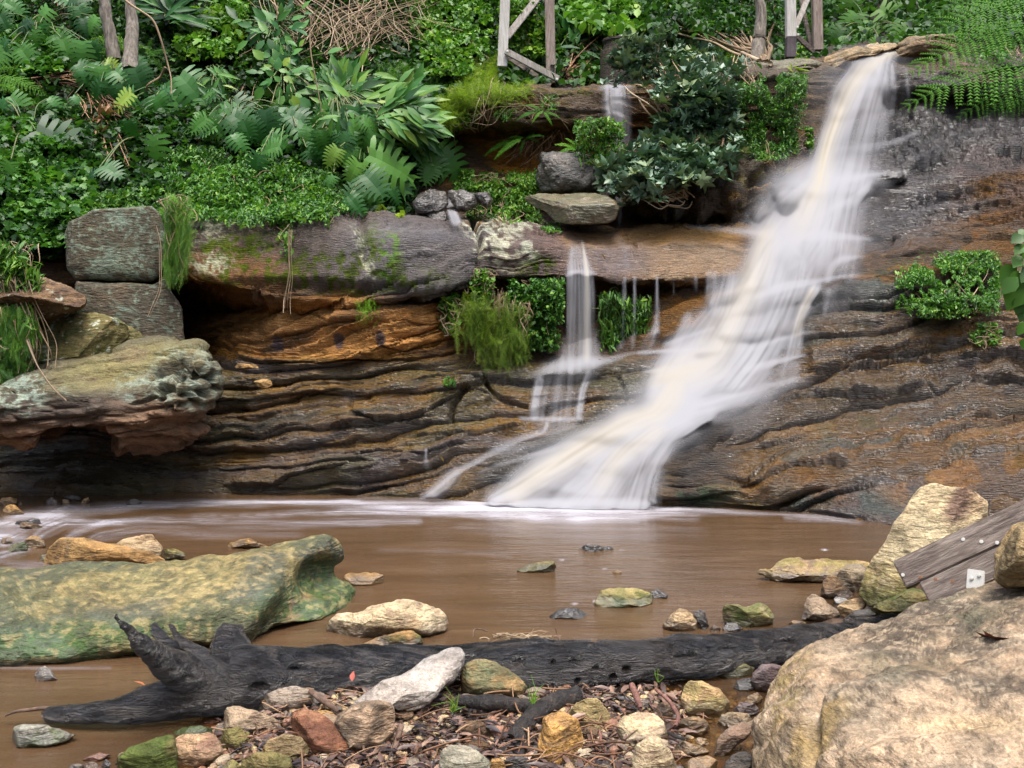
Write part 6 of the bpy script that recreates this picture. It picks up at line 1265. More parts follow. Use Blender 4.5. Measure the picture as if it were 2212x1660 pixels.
def onb(u, v, Y=4.35):
    p = beam.matrix_world.inverted() @ Vector(W(u, v, Y)); # slide along the view ray onto the board face y=0
    o_ = beam.matrix_world.inverted() @ Vector((0, 0, HC)); d_ = p - o_; t_ = -o_.y / d_.y; return o_ + d_ * t_
m, nt, out = new_mat('galvanised_steel'); bs = N(nt, 'ShaderNodeBsdfPrincipled'); bs.inputs['Base Color'].default_value = (.48, .47, .43, 1); bs.inputs['Metallic'].default_value = .35; bs.inputs['Roughness'].default_value = .55
cr = ramp(nt, noise(nt, 30, 4, .6), [(.3, (.36, .35, .31)), (.7, (.58, .57, .53))]); nt.links.new(cr, bs.inputs['Base Color']); nt.links.new(bs.outputs[0], out.inputs[0]); MAT_ZINC = m
m, nt, out = new_mat('rusty_screw'); bs = N(nt, 'ShaderNodeBsdfPrincipled'); bs.inputs['Base Color'].default_value = (.16, .07, .03, 1); bs.inputs['Roughness'].default_value = .7; nt.links.new(bs.outputs[0], out.inputs[0]); MAT_RUST = m
pc_ = onb(*S5([(1790,610)])[0])
def disc(r, t, n=16):
    th = np.linspace(0, 2 * math.pi, n, endpoint=False)
    V = np.concatenate([np.stack([r * np.cos(th), 0 * th, r * np.sin(th)], -1), np.stack([r * .85 * np.cos(th), 0 * th - t, r * .85 * np.sin(th)], -1), [[0, -t * 1.1, 0]]])
    i = np.arange(n); F4 = np.stack([i, (i + 1) % n, n + (i + 1) % n, n + i], -1); F3 = np.stack([n + i, n + (i + 1) % n, 0 * i + 2 * n], -1)
    return V, [F4, F3]
pw = rp(18, 4.3)
# the bracket stands upright in the world, so turn it back inside the beam's frame
V, F_ = box(-pw, pw, -.012, -.004, -.042, .042)
Rz = Matrix.Rotation(math.atan2((B - A).z, (B - A).x), 3, 'Y')
V = np.array([np.array(Rz @ Vector(v)) for v in V]) + np.array([pc_.x, 0, pc_.z])
plate = bev_mesh('bracket', V, F_, MAT_ZINC, beam, .003)
for (cx_, cy_) in [(1770,602),(1812,586)]:
    p = onb(*S5([(cx_, cy_)])[0]); V, fs = disc(.008, .009, 8); o = mesh('bolt', V + np.array([p.x, -.012, p.z]), fs, MAT_ZINC, smooth=False); o.parent = plate
for (cx_, cy_, zinc) in [(1382,582,1),(1480,595,0),(1565,605,0),(1660,617,0),(1718,383,1),(1820,396,1),(1908,402,1)]:
    p = onb(*S5([(cx_, cy_)])[0]); V, fs = disc(.0085, .003, 12); o = mesh('screw', V + np.array([p.x, -.0005, p.z]), fs, MAT_ZINC if zinc else MAT_RUST, smooth=False); o.parent = beam
tag(beam, 'weathered timber beam of bolted boards sloping out of the right edge', 'beam')

# ---- the two white timber trestles on the rim
def post(pl_, a, b, w, d, name, mat):
    a = Vector(a); b = Vector(b); x = (b - a).normalized(); L = (b - a).length
    V, F_ = box(0, L, -d / 2, d / 2, -w / 2, w / 2)
    o = bev_mesh(name, V, F_, mat, None, .006)
    ya = Vector((0, 1, 0)); za = x.cross(ya).normalized(); ya = za.cross(x)
    R = Matrix(((x[0], ya[0], za[0]), (x[1], ya[1], za[1]), (x[2], ya[2], za[2])))
    o.data.transform(R.to_4x4()); o.data.transform(Matrix.Translation(a - pl_.location)); o.parent = pl_; return o
def pt(u, v, Y): return tuple(W(u, v, Y))
MAT_WPOST = wood_material('whitewashed_post', [(.34, .32, .29), (.46, .44, .41), (.56, .54, .51), (.38, .36, .32)], .8, (14, 14, 1.4), .008)
MAT_BPOST = wood_material('bare_brown_post', [(.15, .11, .09), (.24, .19, .16), (.32, .27, .23), (.20, .16, .13)], .8, (14, 14, 1.4), .01)
tr1 = empty('trestle', pt(1140, 170, 12.0))
post(tr1, pt(1085, 146, 12.0), pt(1094, -60, 12.0), .115, .10, 'post', MAT_WPOST)
post(tr1, pt(1190, 182, 12.3), pt(1186, -60, 12.3), .115, .10, 'post', MAT_BPOST)
post(tr1, pt(1094, 82, 12.1), pt(1170, -15, 12.3), .085, .04, 'brace', MAT_POST)
post(tr1, pt(1204, 157, 12.45), pt(1140, -10, 12.45), .05, .05, 'brace', MAT_BEAM)
post(tr1, pt(1092, 111, 11.92), pt(1207, 172, 11.92), .075, .04, 'lower_rail', MAT_POST)
post(tr1, pt(1092, 121, 12.1), pt(1190, 185, 12.2), .06, .04, 'lower_rail', MAT_BEAM)
for (u, v, Y) in [(1096,112,11.88),(1203,172,11.88)]:
    V, fs = disc(.018, .02, 8); o = mesh('bolt', V + np.array(pt(u, v, Y)) - np.array(tr1.location), fs, MAT_ZINC, smooth=False); o.parent = tr1
tag(tr1, 'left timber trestle on the rim, one white and one brown post with crossed braces', 'trestle')
tr2 = empty('trestle', pt(1735, 120, 12.5))
post(tr2, pt(1708, 82, 12.5), pt(1707, -60, 12.5), .115, .10, 'post', MAT_WPOST)
post(tr2, pt(1707, 126, 12.5), pt(1708, 82.5, 12.5), .118, .103, 'painted_foot', MAT_PRIMER)
post(tr2, pt(1766, 110, 12.9), pt(1763, -60, 12.9), .12, .10, 'post', MAT_BPOST)
post(tr2, pt(1718, 60, 12.6), pt(1752, -20, 12.8), .065, .04, 'brace', MAT_POST)
post(tr2, pt(1754, 110, 12.95), pt(1726, -20, 13.0), .05, .04, 'brace', MAT_BEAM)
post(tr2, pt(1714, 72, 12.6), pt(1757, 112, 12.8), .06, .04, 'lower_rail', MAT_BEAM)
for (u, v, Y) in [(1722,60,12.55),(1723,76,12.55)]:
    V, fs = disc(.018, .02, 8); o = mesh('bolt', V + np.array(pt(u, v, Y)) - np.array(tr2.location), fs, MAT_ZINC, smooth=False); o.parent = tr2
tag(tr2, 'right timber trestle on the rim, its white post with a dark painted foot', 'trestle')
# concrete drum beside the upper fall
mb = MB(); c0 = np.array(pt(1338, 185, 12.2)); 
prof = [(.23, -.2), (.23, .38), (.22, .40), (.19, .40), (.19, .50), (.20, .51), (.20, .54), (.16, .55), (.0, .55)]
th = np.linspace(0, 2 * math.pi, 32, endpoint=False)
V = np.concatenate([[(r * math.cos(t), r * math.sin(t), z) for t in th] for r, z in prof]); drum = mesh('concrete_drum', V, gridfaces(len(prof), 32, True), MAT_BIG, {'wet': np.full(len(V), .2)}, {'tint': np.zeros((len(V), 3)) + C(.028, .022, .014)})
drum.location = Vector(c0); tag(drum, 'stained concrete drum with a collar above the upper waterfall', 'concrete drum')
# ================================================================ plants
def leaf_material(name, cols, rough=.45, trans=.28, spec=.3, vein=0):
    m, nt, out = new_mat(name)
    s = N(nt, 'ShaderNodeAttribute', attribute_name='shade').outputs['Fac']
    pos = N(nt, 'ShaderNodeNewGeometry').outputs['Position']
    c = ramp(nt, s, [(k / (len(cols) - 1), q) for k, q in enumerate(cols)])
    v = mathn(nt, 'MULTIPLY_ADD', noise(nt, 2.2, 3, .6, pos), 1.1, .45)
    cb = N(nt, 'ShaderNodeCombineColor')
    for k in range(3): nt.links.new(v, cb.inputs[k])
    c = mixc(nt, 1.0, c, cb.outputs[0], 'MULTIPLY')
    bs = N(nt, 'ShaderNodeBsdfPrincipled'); nt.links.new(c, bs.inputs['Base Color']); bs.inputs['Roughness'].default_value = rough; bs.inputs['Specular IOR Level'].default_value = spec
    tl = N(nt, 'ShaderNodeBsdfTranslucent'); nt.links.new(mixc(nt, 1.0, c, (1.3, 1.5, .6), 'MULTIPLY'), tl.inputs[0])
    mx = N(nt, 'ShaderNodeMixShader'); mx.inputs[0].default_value = trans; nt.links.new(bs.outputs[0], mx.inputs[1]); nt.links.new(tl.outputs[0], mx.inputs[2])
    nt.links.new(mx.outputs[0], out.inputs[0]); return m
LEAFN = None
LM = dict(
 vine=leaf_material('vine_leaf', [(.013,.046,.010), (.036,.11,.017), (.078,.19,.028), (.16,.28,.035)]),
 dark=leaf_material('dark_undergrowth_leaf', [(.006,.018,.006), (.012,.038,.009), (.026,.075,.014), (.05,.12,.02)], .5),
 monstera=leaf_material('monstera_leaf', [(.009,.044,.009), (.024,.100,.018), (.062,.17,.026), (.17,.25,.03)], .42, .22, .25),
 glossy=leaf_material('glossy_leaf', [(.03,.065,.045), (.06,.115,.07), (.10,.165,.095), (.20,.24,.09)], .38, .08, .4),
 bright=leaf_material('bright_leaf', [(.03,.085,.014), (.065,.16,.022), (.12,.24,.03), (.22,.32,.045)]),
 feather=leaf_material('feathery_leaf', [(.06,.11,.015), (.11,.18,.02), (.18,.26,.03), (.26,.32,.05)], .6, .4, .2),
 fern=leaf_material('fern_leaf', [(.03,.10,.010), (.06,.17,.014), (.10,.24,.018), (.16,.30,.025)], .55, .4, .12),
 dead=leaf_material('dead_leaf', [(.05,.025,.015), (.12,.06,.035), (.20,.11,.06), (.30,.19,.11)], .7, .1, .2),
 twig=leaf_material('dry_twig', [(.10,.07,.04), (.18,.125,.075), (.26,.19,.12), (.32,.25,.17)], .8, 0, .2),
 stem=leaf_material('green_stem', [(.03,.06,.015), (.06,.10,.02), (.09,.10,.03), (.12,.12,.05)], .5, .0, .4),
 litter=leaf_material('fallen_leaf', [(.02,.014,.015), (.06,.035,.028), (.14,.08,.055), (.32,.20,.14)], .45, .05, .45),
)
LEAF = (np.array([(0,0,0),(-.26,.30,.06),(-.30,.55,.05),(0,1,-.10),(.30,.55,.05),(.26,.30,.06),(0,.45,-.02)], float),
        np.array([(0,6,1),(1,6,2),(2,6,3),(3,6,4),(4,6,5),(5,6,0)]))
IVY = (np.array([(0,0,0),(-.28,.02,.02),(-.52,.34,.05),(-.24,.42,.02),(-.30,.72,.05),(0,1.0,-.08),(.30,.72,.05),(.24,.42,.02),(.52,.34,.05),(.28,.02,.02),(0,.45,-.03)], float),
       np.array([(10, (k + 1) % 10, k) for k in range(10)]))
LEAFN = (LEAF[0] * np.array([.62, 1, 1]), LEAF[1])
LANCE = (np.array([(0,0,0),(-.09,.25,.02),(-.10,.55,0),(-.05,.8,-.07),(0,1,-.16),(.05,.8,-.07),(.10,.55,0),(.09,.25,.02),(0,.5,-.03)], float),
       np.array([(8, (k + 1) % 8, k) for k in range(8)]))
def rosette(nl=6, tilt=.5, w=.8):
    V = []; Fs = []; 
    for k in range(nl):
        a = 2 * math.pi * k / nl + .3 * (k % 2); t = tilt + .25 * ((k * 7) % 3 - 1)
        R = Matrix.Rotation(a, 3, 'Z') @ Matrix.Rotation(t, 3, 'X')
        v = LEAF[0] * np.array([w, 1, 1]) @ np.array(R).T; Fs.append(LEAF[1] + len(V) * 7); V.append(v)
    return np.concatenate(V), np.concatenate(Fs)
ROS = rosette()
def feathery(r, n=30):
    V = []; Fs = []
    for k in range(n):
        t = k / n; s = (.20 * (1 - t * .75)) * r.uniform(.7, 1.1) * (1 if k % 2 else -1); y = t
        b = np.array([0, y, -.25 * t * t]); e = np.array([s, y + .16, -.25 * t * t + r.uniform(-.06, .06)]); w = np.array([0, .011, 0])
        V += [b - w, b + w, e]; Fs.append((3 * k, 3 * k + 1, 3 * k + 2))
    V += [(-.006, 0, 0), (.006, 0, 0), (0, 1.1, -.3)]; Fs.append((3 * n, 3 * n + 1, 3 * n + 2))
    return np.array(V, float), np.array(Fs)
FEA = feathery(np.random.default_rng(3))

def rotmats(az, tilt, roll):
    """leaf frame: local +Y = tip, +Z = upper face. az turns about world z, tilt lifts the tip, roll about the blade"""
    ca, sa, ct, st, cr, sr = np.cos(az), np.sin(az), np.cos(tilt), np.sin(tilt), np.cos(roll), np.sin(roll)
    o = np.zeros_like(az)
    Y = np.stack([sa * ct, ca * ct, st], -1); X0 = np.stack([ca, -sa, o], -1); Z0 = np.cross(X0, Y)
    X = X0 * cr[:, None] + Z0 * sr[:, None]; Z = np.cross(X, Y)
    return np.stack([X, Y, Z], -1)
def inpoly(poly, u, v):
    p = np.array(poly, float); c = np.zeros(u.shape, bool); j = len(p) - 1
    for i in range(len(p)):
        a = (p[i, 1] > v) != (p[j, 1] > v)
        with np.errstate(divide='ignore', invalid='ignore'):
            b = u < (p[j, 0] - p[i, 0]) * (v - p[i, 1]) / (p[j, 1] - p[i, 1]) + p[i, 0]
        c ^= a & b; j = i
    return c
def sample(poly, n, seed, fuzz=8, gaps=.25, gs=3.0):
    r = np.random.default_rng(seed); p = np.array(poly, float); U = []; V = []; c = 0
    while c < n:
        u = r.uniform(p[:, 0].min(), p[:, 0].max(), n * 2); v = r.uniform(p[:, 1].min(), p[:, 1].max(), n * 2)
        k = inpoly(poly, u + r.normal(0, fuzz, n * 2), v + r.normal(0, fuzz, n * 2))
        if gaps: k &= (vnoise(P3(u / 100 * gs, v / 100 * gs, seed), seed) + .5 * vnoise(P3(u / 30 * gs, v / 30 * gs, seed), seed + 1)) > -1.1 + gaps * 2
        U.append(u[k]); V.append(v[k]); c += k.sum()
        if len(U) > 60: break
    return np.concatenate(U)[:n], np.concatenate(V)[:n], r

def foliage(name, polys, n, size, mat, tmpl=LEAF, thick=.35, seed=1, face=.0, down=.5, spread=.6, parent=None, shade=(.5, .25), base=.02, gaps=.25, fuzz=10, Yadd=0, Yfix=None, clump=26, jit=.5, floor=None, single=False):
    """leaves growing out of whatever stands at the polygon, heaped into clumps"""
    MV = []
    if not isinstance(polys[0][0], (tuple, list)): polys = [polys]
    ar = [abs(sum(a[0] * b[1] - b[0] * a[1] for a, b in zip(p, p[1:] + p[:1]))) for p in polys]
    Ms = []; sh = []
    for k, (p, a) in enumerate(zip(polys, ar)):
        m = max(3, int(n * a / sum(ar))); u, v, r = sample(p, m, seed + k * 31, fuzz, gaps); m = len(u)
        if not m: continue
        f1, f2, cid = worley(P3(u / clump, v / clump, seed), seed)
        hump = np.clip(1 - f1 * .9, 0, 1)
        big = .5 + .5 * vnoise(P3(u / 110, v / 80, seed), seed + 4)
        Y0 = (depth(u, v) if Yfix is None else Yfix + 0 * u) + Yadd
        layer = r.random(m) ** .6 + (r.random(m) > .94) * r.uniform(.1, .5, m)
        Y = Y0 - base - thick * (.25 + .45 * big + .3 * hump) * layer
        P = W(u, v, Y)
        az = np.pi + r.normal(0, 1.0, m) * (1 + spread) + .8 * (cid - .5); tilt = -down + r.normal(0, .45, m); roll = r.normal(0, .5, m)
        s = size * r.uniform(1 - jit, 1 + jit * .7, m) * (.8 + .45 * cid)
        R = rotmats(az, tilt, roll) * s[:, None, None]
        P = P - R[:, :, 1] * .5
        Ms.append(np.concatenate([R, P[:, :, None]], 2)); sh.append(np.clip(shade[0] + shade[1] * r.normal(0, 1, m) + .25 * (cid - .5) + .18 * (hump - .5), 0, 1))
    M = np.concatenate(Ms); sh = np.concatenate(sh)
    V, Fc = scatter(tmpl[0], tmpl[1], M)
    return mesh(name, V, Fc, mat, {'shade': np.repeat(sh, len(tmpl[0]))}, smooth=True, parent=parent)

def centre_to(o, loc):
    o.data.transform(Matrix.Translation(-Vector(loc)))
def stems_for(polys, n, rad, seed, root=None, mat=None, thick=.25, hang=False, wig=.06, Yadd=0, Yfix=None):
    """woody or green stems running through a plant"""
    if not isinstance(polys[0][0], (tuple, list)): polys = [polys]
    mb = MB(); r = np.random.default_rng(seed)
    for p in polys:
        u, v, _ = sample(p, max(2, n // len(polys)), seed + 3, 2, 0)
        pp = np.array(p); rt = root or (pp[:, 0].mean(), pp[:, 1].max() - 4)
        for a, b in zip(u, v):
            if hang: s0 = (a + r.normal(0, 6), pp[:, 1].min() + 4); 
            else: s0 = (rt[0] + r.normal(0, 8), rt[1] + r.normal(0, 4))
            q = []
            for t in np.linspace(0, 1, 7):
                uu = s0[0] * (1 - t) + a * t; vv = s0[1] * (1 - t) + b * t
                Y = (float(depth(uu, vv)) if Yfix is None else Yfix) + Yadd - thick * (.2 + .6 * t); q.append(tuple(W(uu, vv, Y) + r.normal(0, wig * (0 < t < 1), 3) * np.array([1, .5, 1])))
            q = curve(np.array(q), 3); V, fs = tube(q, np.linspace(rad, rad * .35, len(q)), 5); mb.add(V, fs, r.random())
    return mb
def plant(name, label, cat, polys, n, size, mat, group=None, stem=True, nst=10, rst=.006, smat='twig', part='foliage', root=None, hang=False, stthick=.25, **kw):
    P_ = polys if isinstance(polys[0][0], (tuple, list)) else [polys]
    rt = root or (np.mean([p[0] for p in P_[0]]), max(p[1] for p in P_[0]))
    Y = kw.get('Yfix') or float(depth(rt[0], rt[1])); loc = W(rt[0], rt[1], Y)
    e = empty(name, tuple(loc)); f = foliage(part, polys, n, size, LM[mat] if isinstance(mat, str) else mat, **kw); centre_to(f, loc); f.parent = e
    if stem:
        s = stems_for(polys, nst, rst, kw.get('seed', 1) + 9, rt, hang=hang, thick=stthick, Yfix=kw.get('Yfix'), Yadd=kw.get('Yadd', 0)).build('stems', LM[smat]); centre_to(s, loc); s.parent = e
    tag(e, label, cat, group); return e

# --- everything green that nobody could count
stuff1 = foliage('undergrowth', [[(-60,-60),(1080,-60),(1080,170),(960,210),(900,250),(900,400),(890,455),(700,455),(380,450),(150,470),(130,560),(-60,560)]], 30000, .075, LM['dark'], IVY, thick=.32, seed=901, gaps=.05, fuzz=4, clump=34, shade=(.45, .25))
tag(stuff1, 'dense dark green creeping undergrowth covering the slope left of the waterfalls', 'undergrowth', kind='stuff')
stuff2 = foliage('undergrowth', [[(1080,-60),(2300,-60),(2300,60),(1990,90),(1860,88),(1790,112),(1700,125),(1560,140),(1330,175),(1080,180)]], 13000, .12, LM['dark'], LEAF, thick=1.0, seed=911, gaps=.1, fuzz=4, clump=40, shade=(.62, .28))
tag(stuff2, 'green bush and leaves filling the slope behind the timber trestles', 'undergrowth', kind='stuff')
cover = foliage('ground_cover', [[(150,455),(240,420),(380,405),(520,385),(700,405),(760,430),(740,452),(700,468),(600,470),(540,480),(400,465),(300,475),(240,490),(160,500)]], 11000, .055, LM['vine'], LEAFN, thick=.32, seed=921, gaps=.0, fuzz=7, clump=18, shade=(.50, .26), Yadd=-.12)
tag(cover, 'small bright leaved ground cover spilling over the top of the big grey block', 'ground cover', kind='stuff')

# --- climbers and mounds, each a plant of its own
PL = [
 ('climbing_vine', 'bright green vine with pointed leaves tumbling around the two tree trunks', 'vine', T1([(1000,250),(1100,130),(1230,60),(1300,-40),(1420,0),(1440,150),(1380,260),(1250,330),(1150,350),(1050,330)]), 2600, .075, 'bright', dict(tmpl=IVY, thick=.7, shade=(.45,.2))),
 ('climbing_vine', 'dark green vine sheet with ivy shaped leaves on the far left slope', 'vine', T1([(-60,680),(150,700),(330,820),(430,950),(560,1080),(520,1250),(420,1380),(280,1430),(150,1400),(-60,1250)]), 6500, .075, 'vine', dict(tmpl=IVY, thick=.6, shade=(.35,.2), clump=30)),
 ('climbing_vine', 'green vine above the dead palm litter near the left edge', 'vine', T1([(-60,100),(150,100),(300,180),(420,330),(300,430),(150,420),(-60,300)]), 2600, .08, 'vine', dict(tmpl=IVY, thick=.5, shade=(.4,.2))),
 ('leafy_creeper', 'mid green creeper carpet below the monstera and above the ground cover', 'creeper', T1([(950,900),(1100,850),(1400,900),(1700,960),(1900,1050),(1950,1150),(1700,1150),(1400,1130),(1100,1100),(950,1020)]), 6000, .055, 'vine', dict(tmpl=LEAFN, thick=.35, shade=(.48,.24), Yadd=-.1)),
 ('vine_mound', 'tall bright green mound of vine left of the first trestle', 'vine mound', T2([(480,60),(560,-80),(900,-80),(940,0),(950,120),(940,250),(880,330),(800,420),(640,440),(560,330),(500,200)]), 9000, .055, 'bright', dict(tmpl=IVY, thick=.7, shade=(.36,.22), clump=22)),
 ('vine_mound', 'yellow green vine growing up through the first trestle', 'vine mound', T2([(1010,20),(1120,0),(1200,80),(1260,200),(1300,300),(1240,330),(1150,300),(1060,260),(1000,300),(985,200)]), 2200, .055, 'bright', dict(tmpl=IVY, thick=.35, shade=(.5,.2), Yfix=12.5)),
 ('feathery_vine', 'feathery yellow green creeper heaped at the foot of the first trestle', 'creeper', T2([(640,740),(700,620),(800,470),(880,380),(960,330),(1010,370),(1120,400),(1190,460),(1180,515),(1000,540),(860,530),(790,600),(720,680),(660,750)]), 2200, .20, 'feather', dict(tmpl=FEA, thick=.45, shade=(.5,.25), down=.3, gaps=.05, Yadd=-.1)),
 ('feathery_vine', 'dull green feathery creeper on the rim left of the first trestle', 'creeper', T2([(270,400),(400,360),(560,400),(700,470),(680,510),(560,520),(530,600),(440,560),(300,520)]), 1500, .15, 'vine', dict(tmpl=FEA, thick=.3, shade=(.5,.2), gaps=.05)),
 ('glossy_shrub', 'tall blue green shrub with leathery rosettes between the two upper falls', 'shrub', [T2([(1600,330),(1700,260),(1850,200),(1950,110),(2134,90),(2300,80),(2420,150),(2400,330),(2300,520),(2180,560),(2100,480),(1960,500),(1900,470),(1760,460),(1640,440)]), T2([(1640,320),(1700,225),(1900,215),(1930,500),(1680,490)]), T2([(1900,540),(2000,480),(2180,520),(2330,560),(2400,680),(2380,900),(2250,1000),(2100,1060),(1900,1090),(1760,1080),(1640,1000),(1700,900),(1800,820),(1900,760),(1960,660)])], 1900, .095, 'glossy', dict(tmpl=ROS, thick=.6, shade=(.45,.2), gaps=.22, clump=30, down=-.3, nst=26, rst=.014, Yadd=-.35, root=(1530,360))),
 ('young_shrub', 'fine leaved grey green shrub in front of the upper waterfall', 'shrub', T2([(1420,760),(1480,690),(1560,680),(1660,700),(1720,760),(1700,880),(1640,930),(1560,960),(1500,920),(1440,850)]), 1300, .06, 'vine', dict(tmpl=LEAFN, thick=.35, shade=(.6,.2), gaps=.12, Yadd=-.5, nst=14)),
 ('feathery_sapling', 'pale feathery sapling standing above the slab on the rim', 'sapling', T3([(330,250),(380,200),(450,190),(530,220),(560,290),(520,370),(430,350),(360,330)]), 420, .18, 'feather', dict(tmpl=FEA, thick=.4, shade=(.35,.2), gaps=.1, Yadd=-.3, down=-.6, nst=9, root=(1635,205))),
 ('leafy_mound', 'deep green small leaved mound hanging on the wall left of the main fall', 'creeper', T3([(380,640),(470,480),(600,470),(700,420),(860,430),(880,500),(870,600),(800,700),(770,830),(740,900),(620,930),(560,860),(480,800),(400,760)]), 9500, .038, 'vine', dict(tmpl=LEAFN, thick=.45, shade=(.40,.22), clump=17, Yadd=-.1)),
 ('leafy_mound', 'bright tuft of leaves against the left side of the main fall', 'creeper', T3([(760,830),(850,740),(910,760),(900,850),(820,890),(760,890)]), 500, .06, 'bright', dict(thick=.2, shade=(.35,.2))),
 ('leafy_mound', 'bright small leaved mound on the ledge under the palm roots', 'creeper', T2([(960,1060),(1050,1040),(1250,1060),(1240,1100),(1150,1110),(1130,1180),(1250,1270),(1150,1290),(1000,1240),(960,1150),(740,1110),(720,1070),(850,1050)]), 3600, .045, 'vine', dict(tmpl=LEAFN, thick=.25, shade=(.7,.2), clump=14)),
 ('leafy_tuft', 'little green tuft on the lichen ledge under the flat boulder', 'plant', T2([(1240,1320),(1300,1290),(1350,1310),(1340,1345),(1270,1345)]), 260, .035, 'vine', dict(thick=.12, shade=(.7,.2), stem=False)),
 ('hanging_creeper', 'rounded dark glossy creeper hanging left of the side waterfall', 'creeper', T5([(1040,350),(1150,320),(1300,310),(1370,330),(1370,450),(1330,560),(1260,620),(1340,660),(1300,730),(1180,720),(1150,620),(1080,560),(1040,460)]), 4800, .04, 'vine', dict(thick=.35, shade=(.42,.22), clump=18, Yfix=9.75, hang=True)),
 ('hanging_creeper', 'small pale leaved climber at the left end of the hanging creepers', 'creeper', T5([(650,430),(700,410),(760,450),(760,520),(700,640),(680,600),(690,500)]), 150, .075, 'bright', dict(tmpl=IVY, thick=.12, shade=(.3,.15), Yfix=9.6, nst=4)),
 ('hanging_creeper', 'loose green creeper climbing the crack beside the lichen stone', 'creeper', T5([(820,320),(880,250),(950,270),(960,350),(930,430),(900,500),(850,440),(860,370)]), 420, .05, 'vine', dict(thick=.2, shade=(.7,.2), Yfix=9.6, hang=True)),
 ('asparagus_fern', 'wispy yellow green asparagus fern hanging below the lichen stone', 'asparagus fern', T5([(730,560),(800,470),(880,430),(960,460),(1050,480),(1160,500),(1160,620),(1130,760),(1060,780),(1010,760),(980,800),(920,830),(880,760),(870,650),(780,640)]), 750, .20, 'feather', dict(tmpl=FEA, thick=.35, shade=(.3,.25), down=.75, spread=.4, Yfix=9.55, hang=True, nst=30, stthick=.15)),
 ('waterside_plant', 'glossy strap leaved plant behind the thin veils of water', 'plant', T5([(1570,440),(1640,390),(1700,420),(1780,460),(1870,460),(1860,560),(1800,640),(1740,720),(1640,740),(1600,680),(1620,560)]), 1500, .085, 'bright', dict(tmpl=LANCE, thick=.25, shade=(.25,.2), down=.8, Yfix=9.9, hang=True, smat='stem')),
 ('leafy_shrub', 'dense bright green shrub growing on the right hand ledge', 'shrub', T6([(1385,360),(1480,260),(1600,240),(1700,180),(1900,150),(1990,200),(2000,300),(1980,400),(1980,480),(1850,460),(1720,530),(1620,540),(1480,450),(1400,420)]), 11500, .038, 'vine', dict(tmpl=LEAFN, thick=.4, shade=(.52,.22), clump=16, Yadd=-.05)),
 ('leafy_shrub', 'small tuft of shrub on the lower right hand ledge', 'shrub', T6([(1820,680),(1850,600),(1930,570),(2000,590),(2005,640),(1900,690)]), 700, .038, 'vine', dict(thick=.18, shade=(.7,.2))),
 ('leafy_shrub', 'dark green bush behind the fern fronds at the top of the right wall', 'shrub', T3([(1880,330),(1950,240),(2134,170),(2300,180),(2300,280),(2100,290),(1950,340)]), 1500, .05, 'vine', dict(thick=.3, shade=(.35,.2))),
 ('trailing_creeper', 'feathery creeper trailing down the crack between lichen block and grey block', 'creeper', T1([(960,1150),(1080,1170),(1110,1300),(1090,1400),(1060,1560),(1010,1640),(960,1560),(950,1400),(960,1280)]), 1300, .13, 'vine', dict(tmpl=FEA, thick=.2, shade=(.75,.2), down=1.1, spread=.1, Yfix=9.3, hang=True)),
 ('trailing_creeper', 'light green creeper strand hanging down the face of the big grey block', 'creeper', T1([(1600,1180),(1700,1200),(1690,1350),(1690,1480),(1660,1440),(1640,1300),(1560,1260),(1530,1200)]), 420, .05, 'bright', dict(thick=.08, shade=(.5,.2), down=1.1, hang=True, nst=16, rst=.004)),
 ('trailing_creeper', 'short leafy strand hanging over the top edge of the big grey block', 'creeper', T1([(1880,1200),(1910,1200),(1930,1290),(1925,1330),(1890,1290)]), 60, .05, 'bright', dict(thick=.05, shade=(.3,.2), down=1.1, hang=True, nst=4, rst=.003)),
 ('grassy_bank_plant', 'light green grasses and weeds on the bank at the far left', 'weeds', T4([(-80,130),(20,100),(140,170),(230,290),(240,380),(190,430),(170,520),(200,600),(120,700),(100,850),(0,920),(-80,900)]), 1500, .13, 'bright', dict(tmpl=LANCE, thick=.3, shade=(.35,.25), down=.7, Yfix=8.7, smat='twig', nst=22, rst=.005, hang=True)),
 ('trailing_creeper', 'dark feathery creeper low on the bank above the honeycomb boulder', 'creeper', T4([(-80,520),(100,520),(180,560),(200,640),(120,760),(110,850),(0,930),(-80,930)]), 1200, .16, 'vine', dict(tmpl=FEA, thick=.2, shade=(.5,.2), down=1.1, Yfix=8.62, hang=True)),
 ('small_fern', 'small yellow green fern in the crack over the orange slabs', 'fern', T4([(2060,420),(2090,400),(2134,420),(2200,440),(2180,500),(2110,560),(2080,580)]), 70, .10, 'fern', dict(tmpl=FEA, thick=.08, shade=(.8,.2), down=1.0, Yfix=9.25, stem=False)),
 ('rim_grass', 'dry grass tuft on the slab under the right trestle', 'grass tuft', T3([(780,390),(800,300),(830,280),(880,300),(860,330),(820,350),(800,410)]), 160, .17, 'feather', dict(tmpl=LANCE, thick=.1, shade=(.8,.2), down=.2, Yadd=-.1, stem=False)),
 ('wall_plant', 'sparse green plants rooted along the crack of the upper wall', 'plant', [T2([(1230,560),(1330,550),(1340,600),(1250,620)]), T2([(960,660),(1050,630),(1100,690),(1000,700)]), T2([(700,660),(820,640),(860,690),(760,760)]), T2([(1380,860),(1500,880),(1450,930)])], 420, .07, 'bright', dict(tmpl=LANCE, thick=.15, shade=(.3,.2), nst=8)),
 ('wall_plant', 'low weedy plants growing along the foot of the ochre wall', 'plant', T2([(760,1050),(820,980),(900,990),(930,1040),(1200,1020),(1240,980),(1250,1050),(1100,1060),(900,1060)]), 900, .04, 'vine', dict(thick=.15, shade=(.7,.2), nst=8)),
 ('rock_plant', 'tiny green plant sprouting from the crack in the wet lower ledges', 'plant', T5([(670,900),(700,880),(740,905),(745,930),(690,930)]), 40, .05, 'bright', dict(thick=.06, shade=(.3,.2), stem=False)),
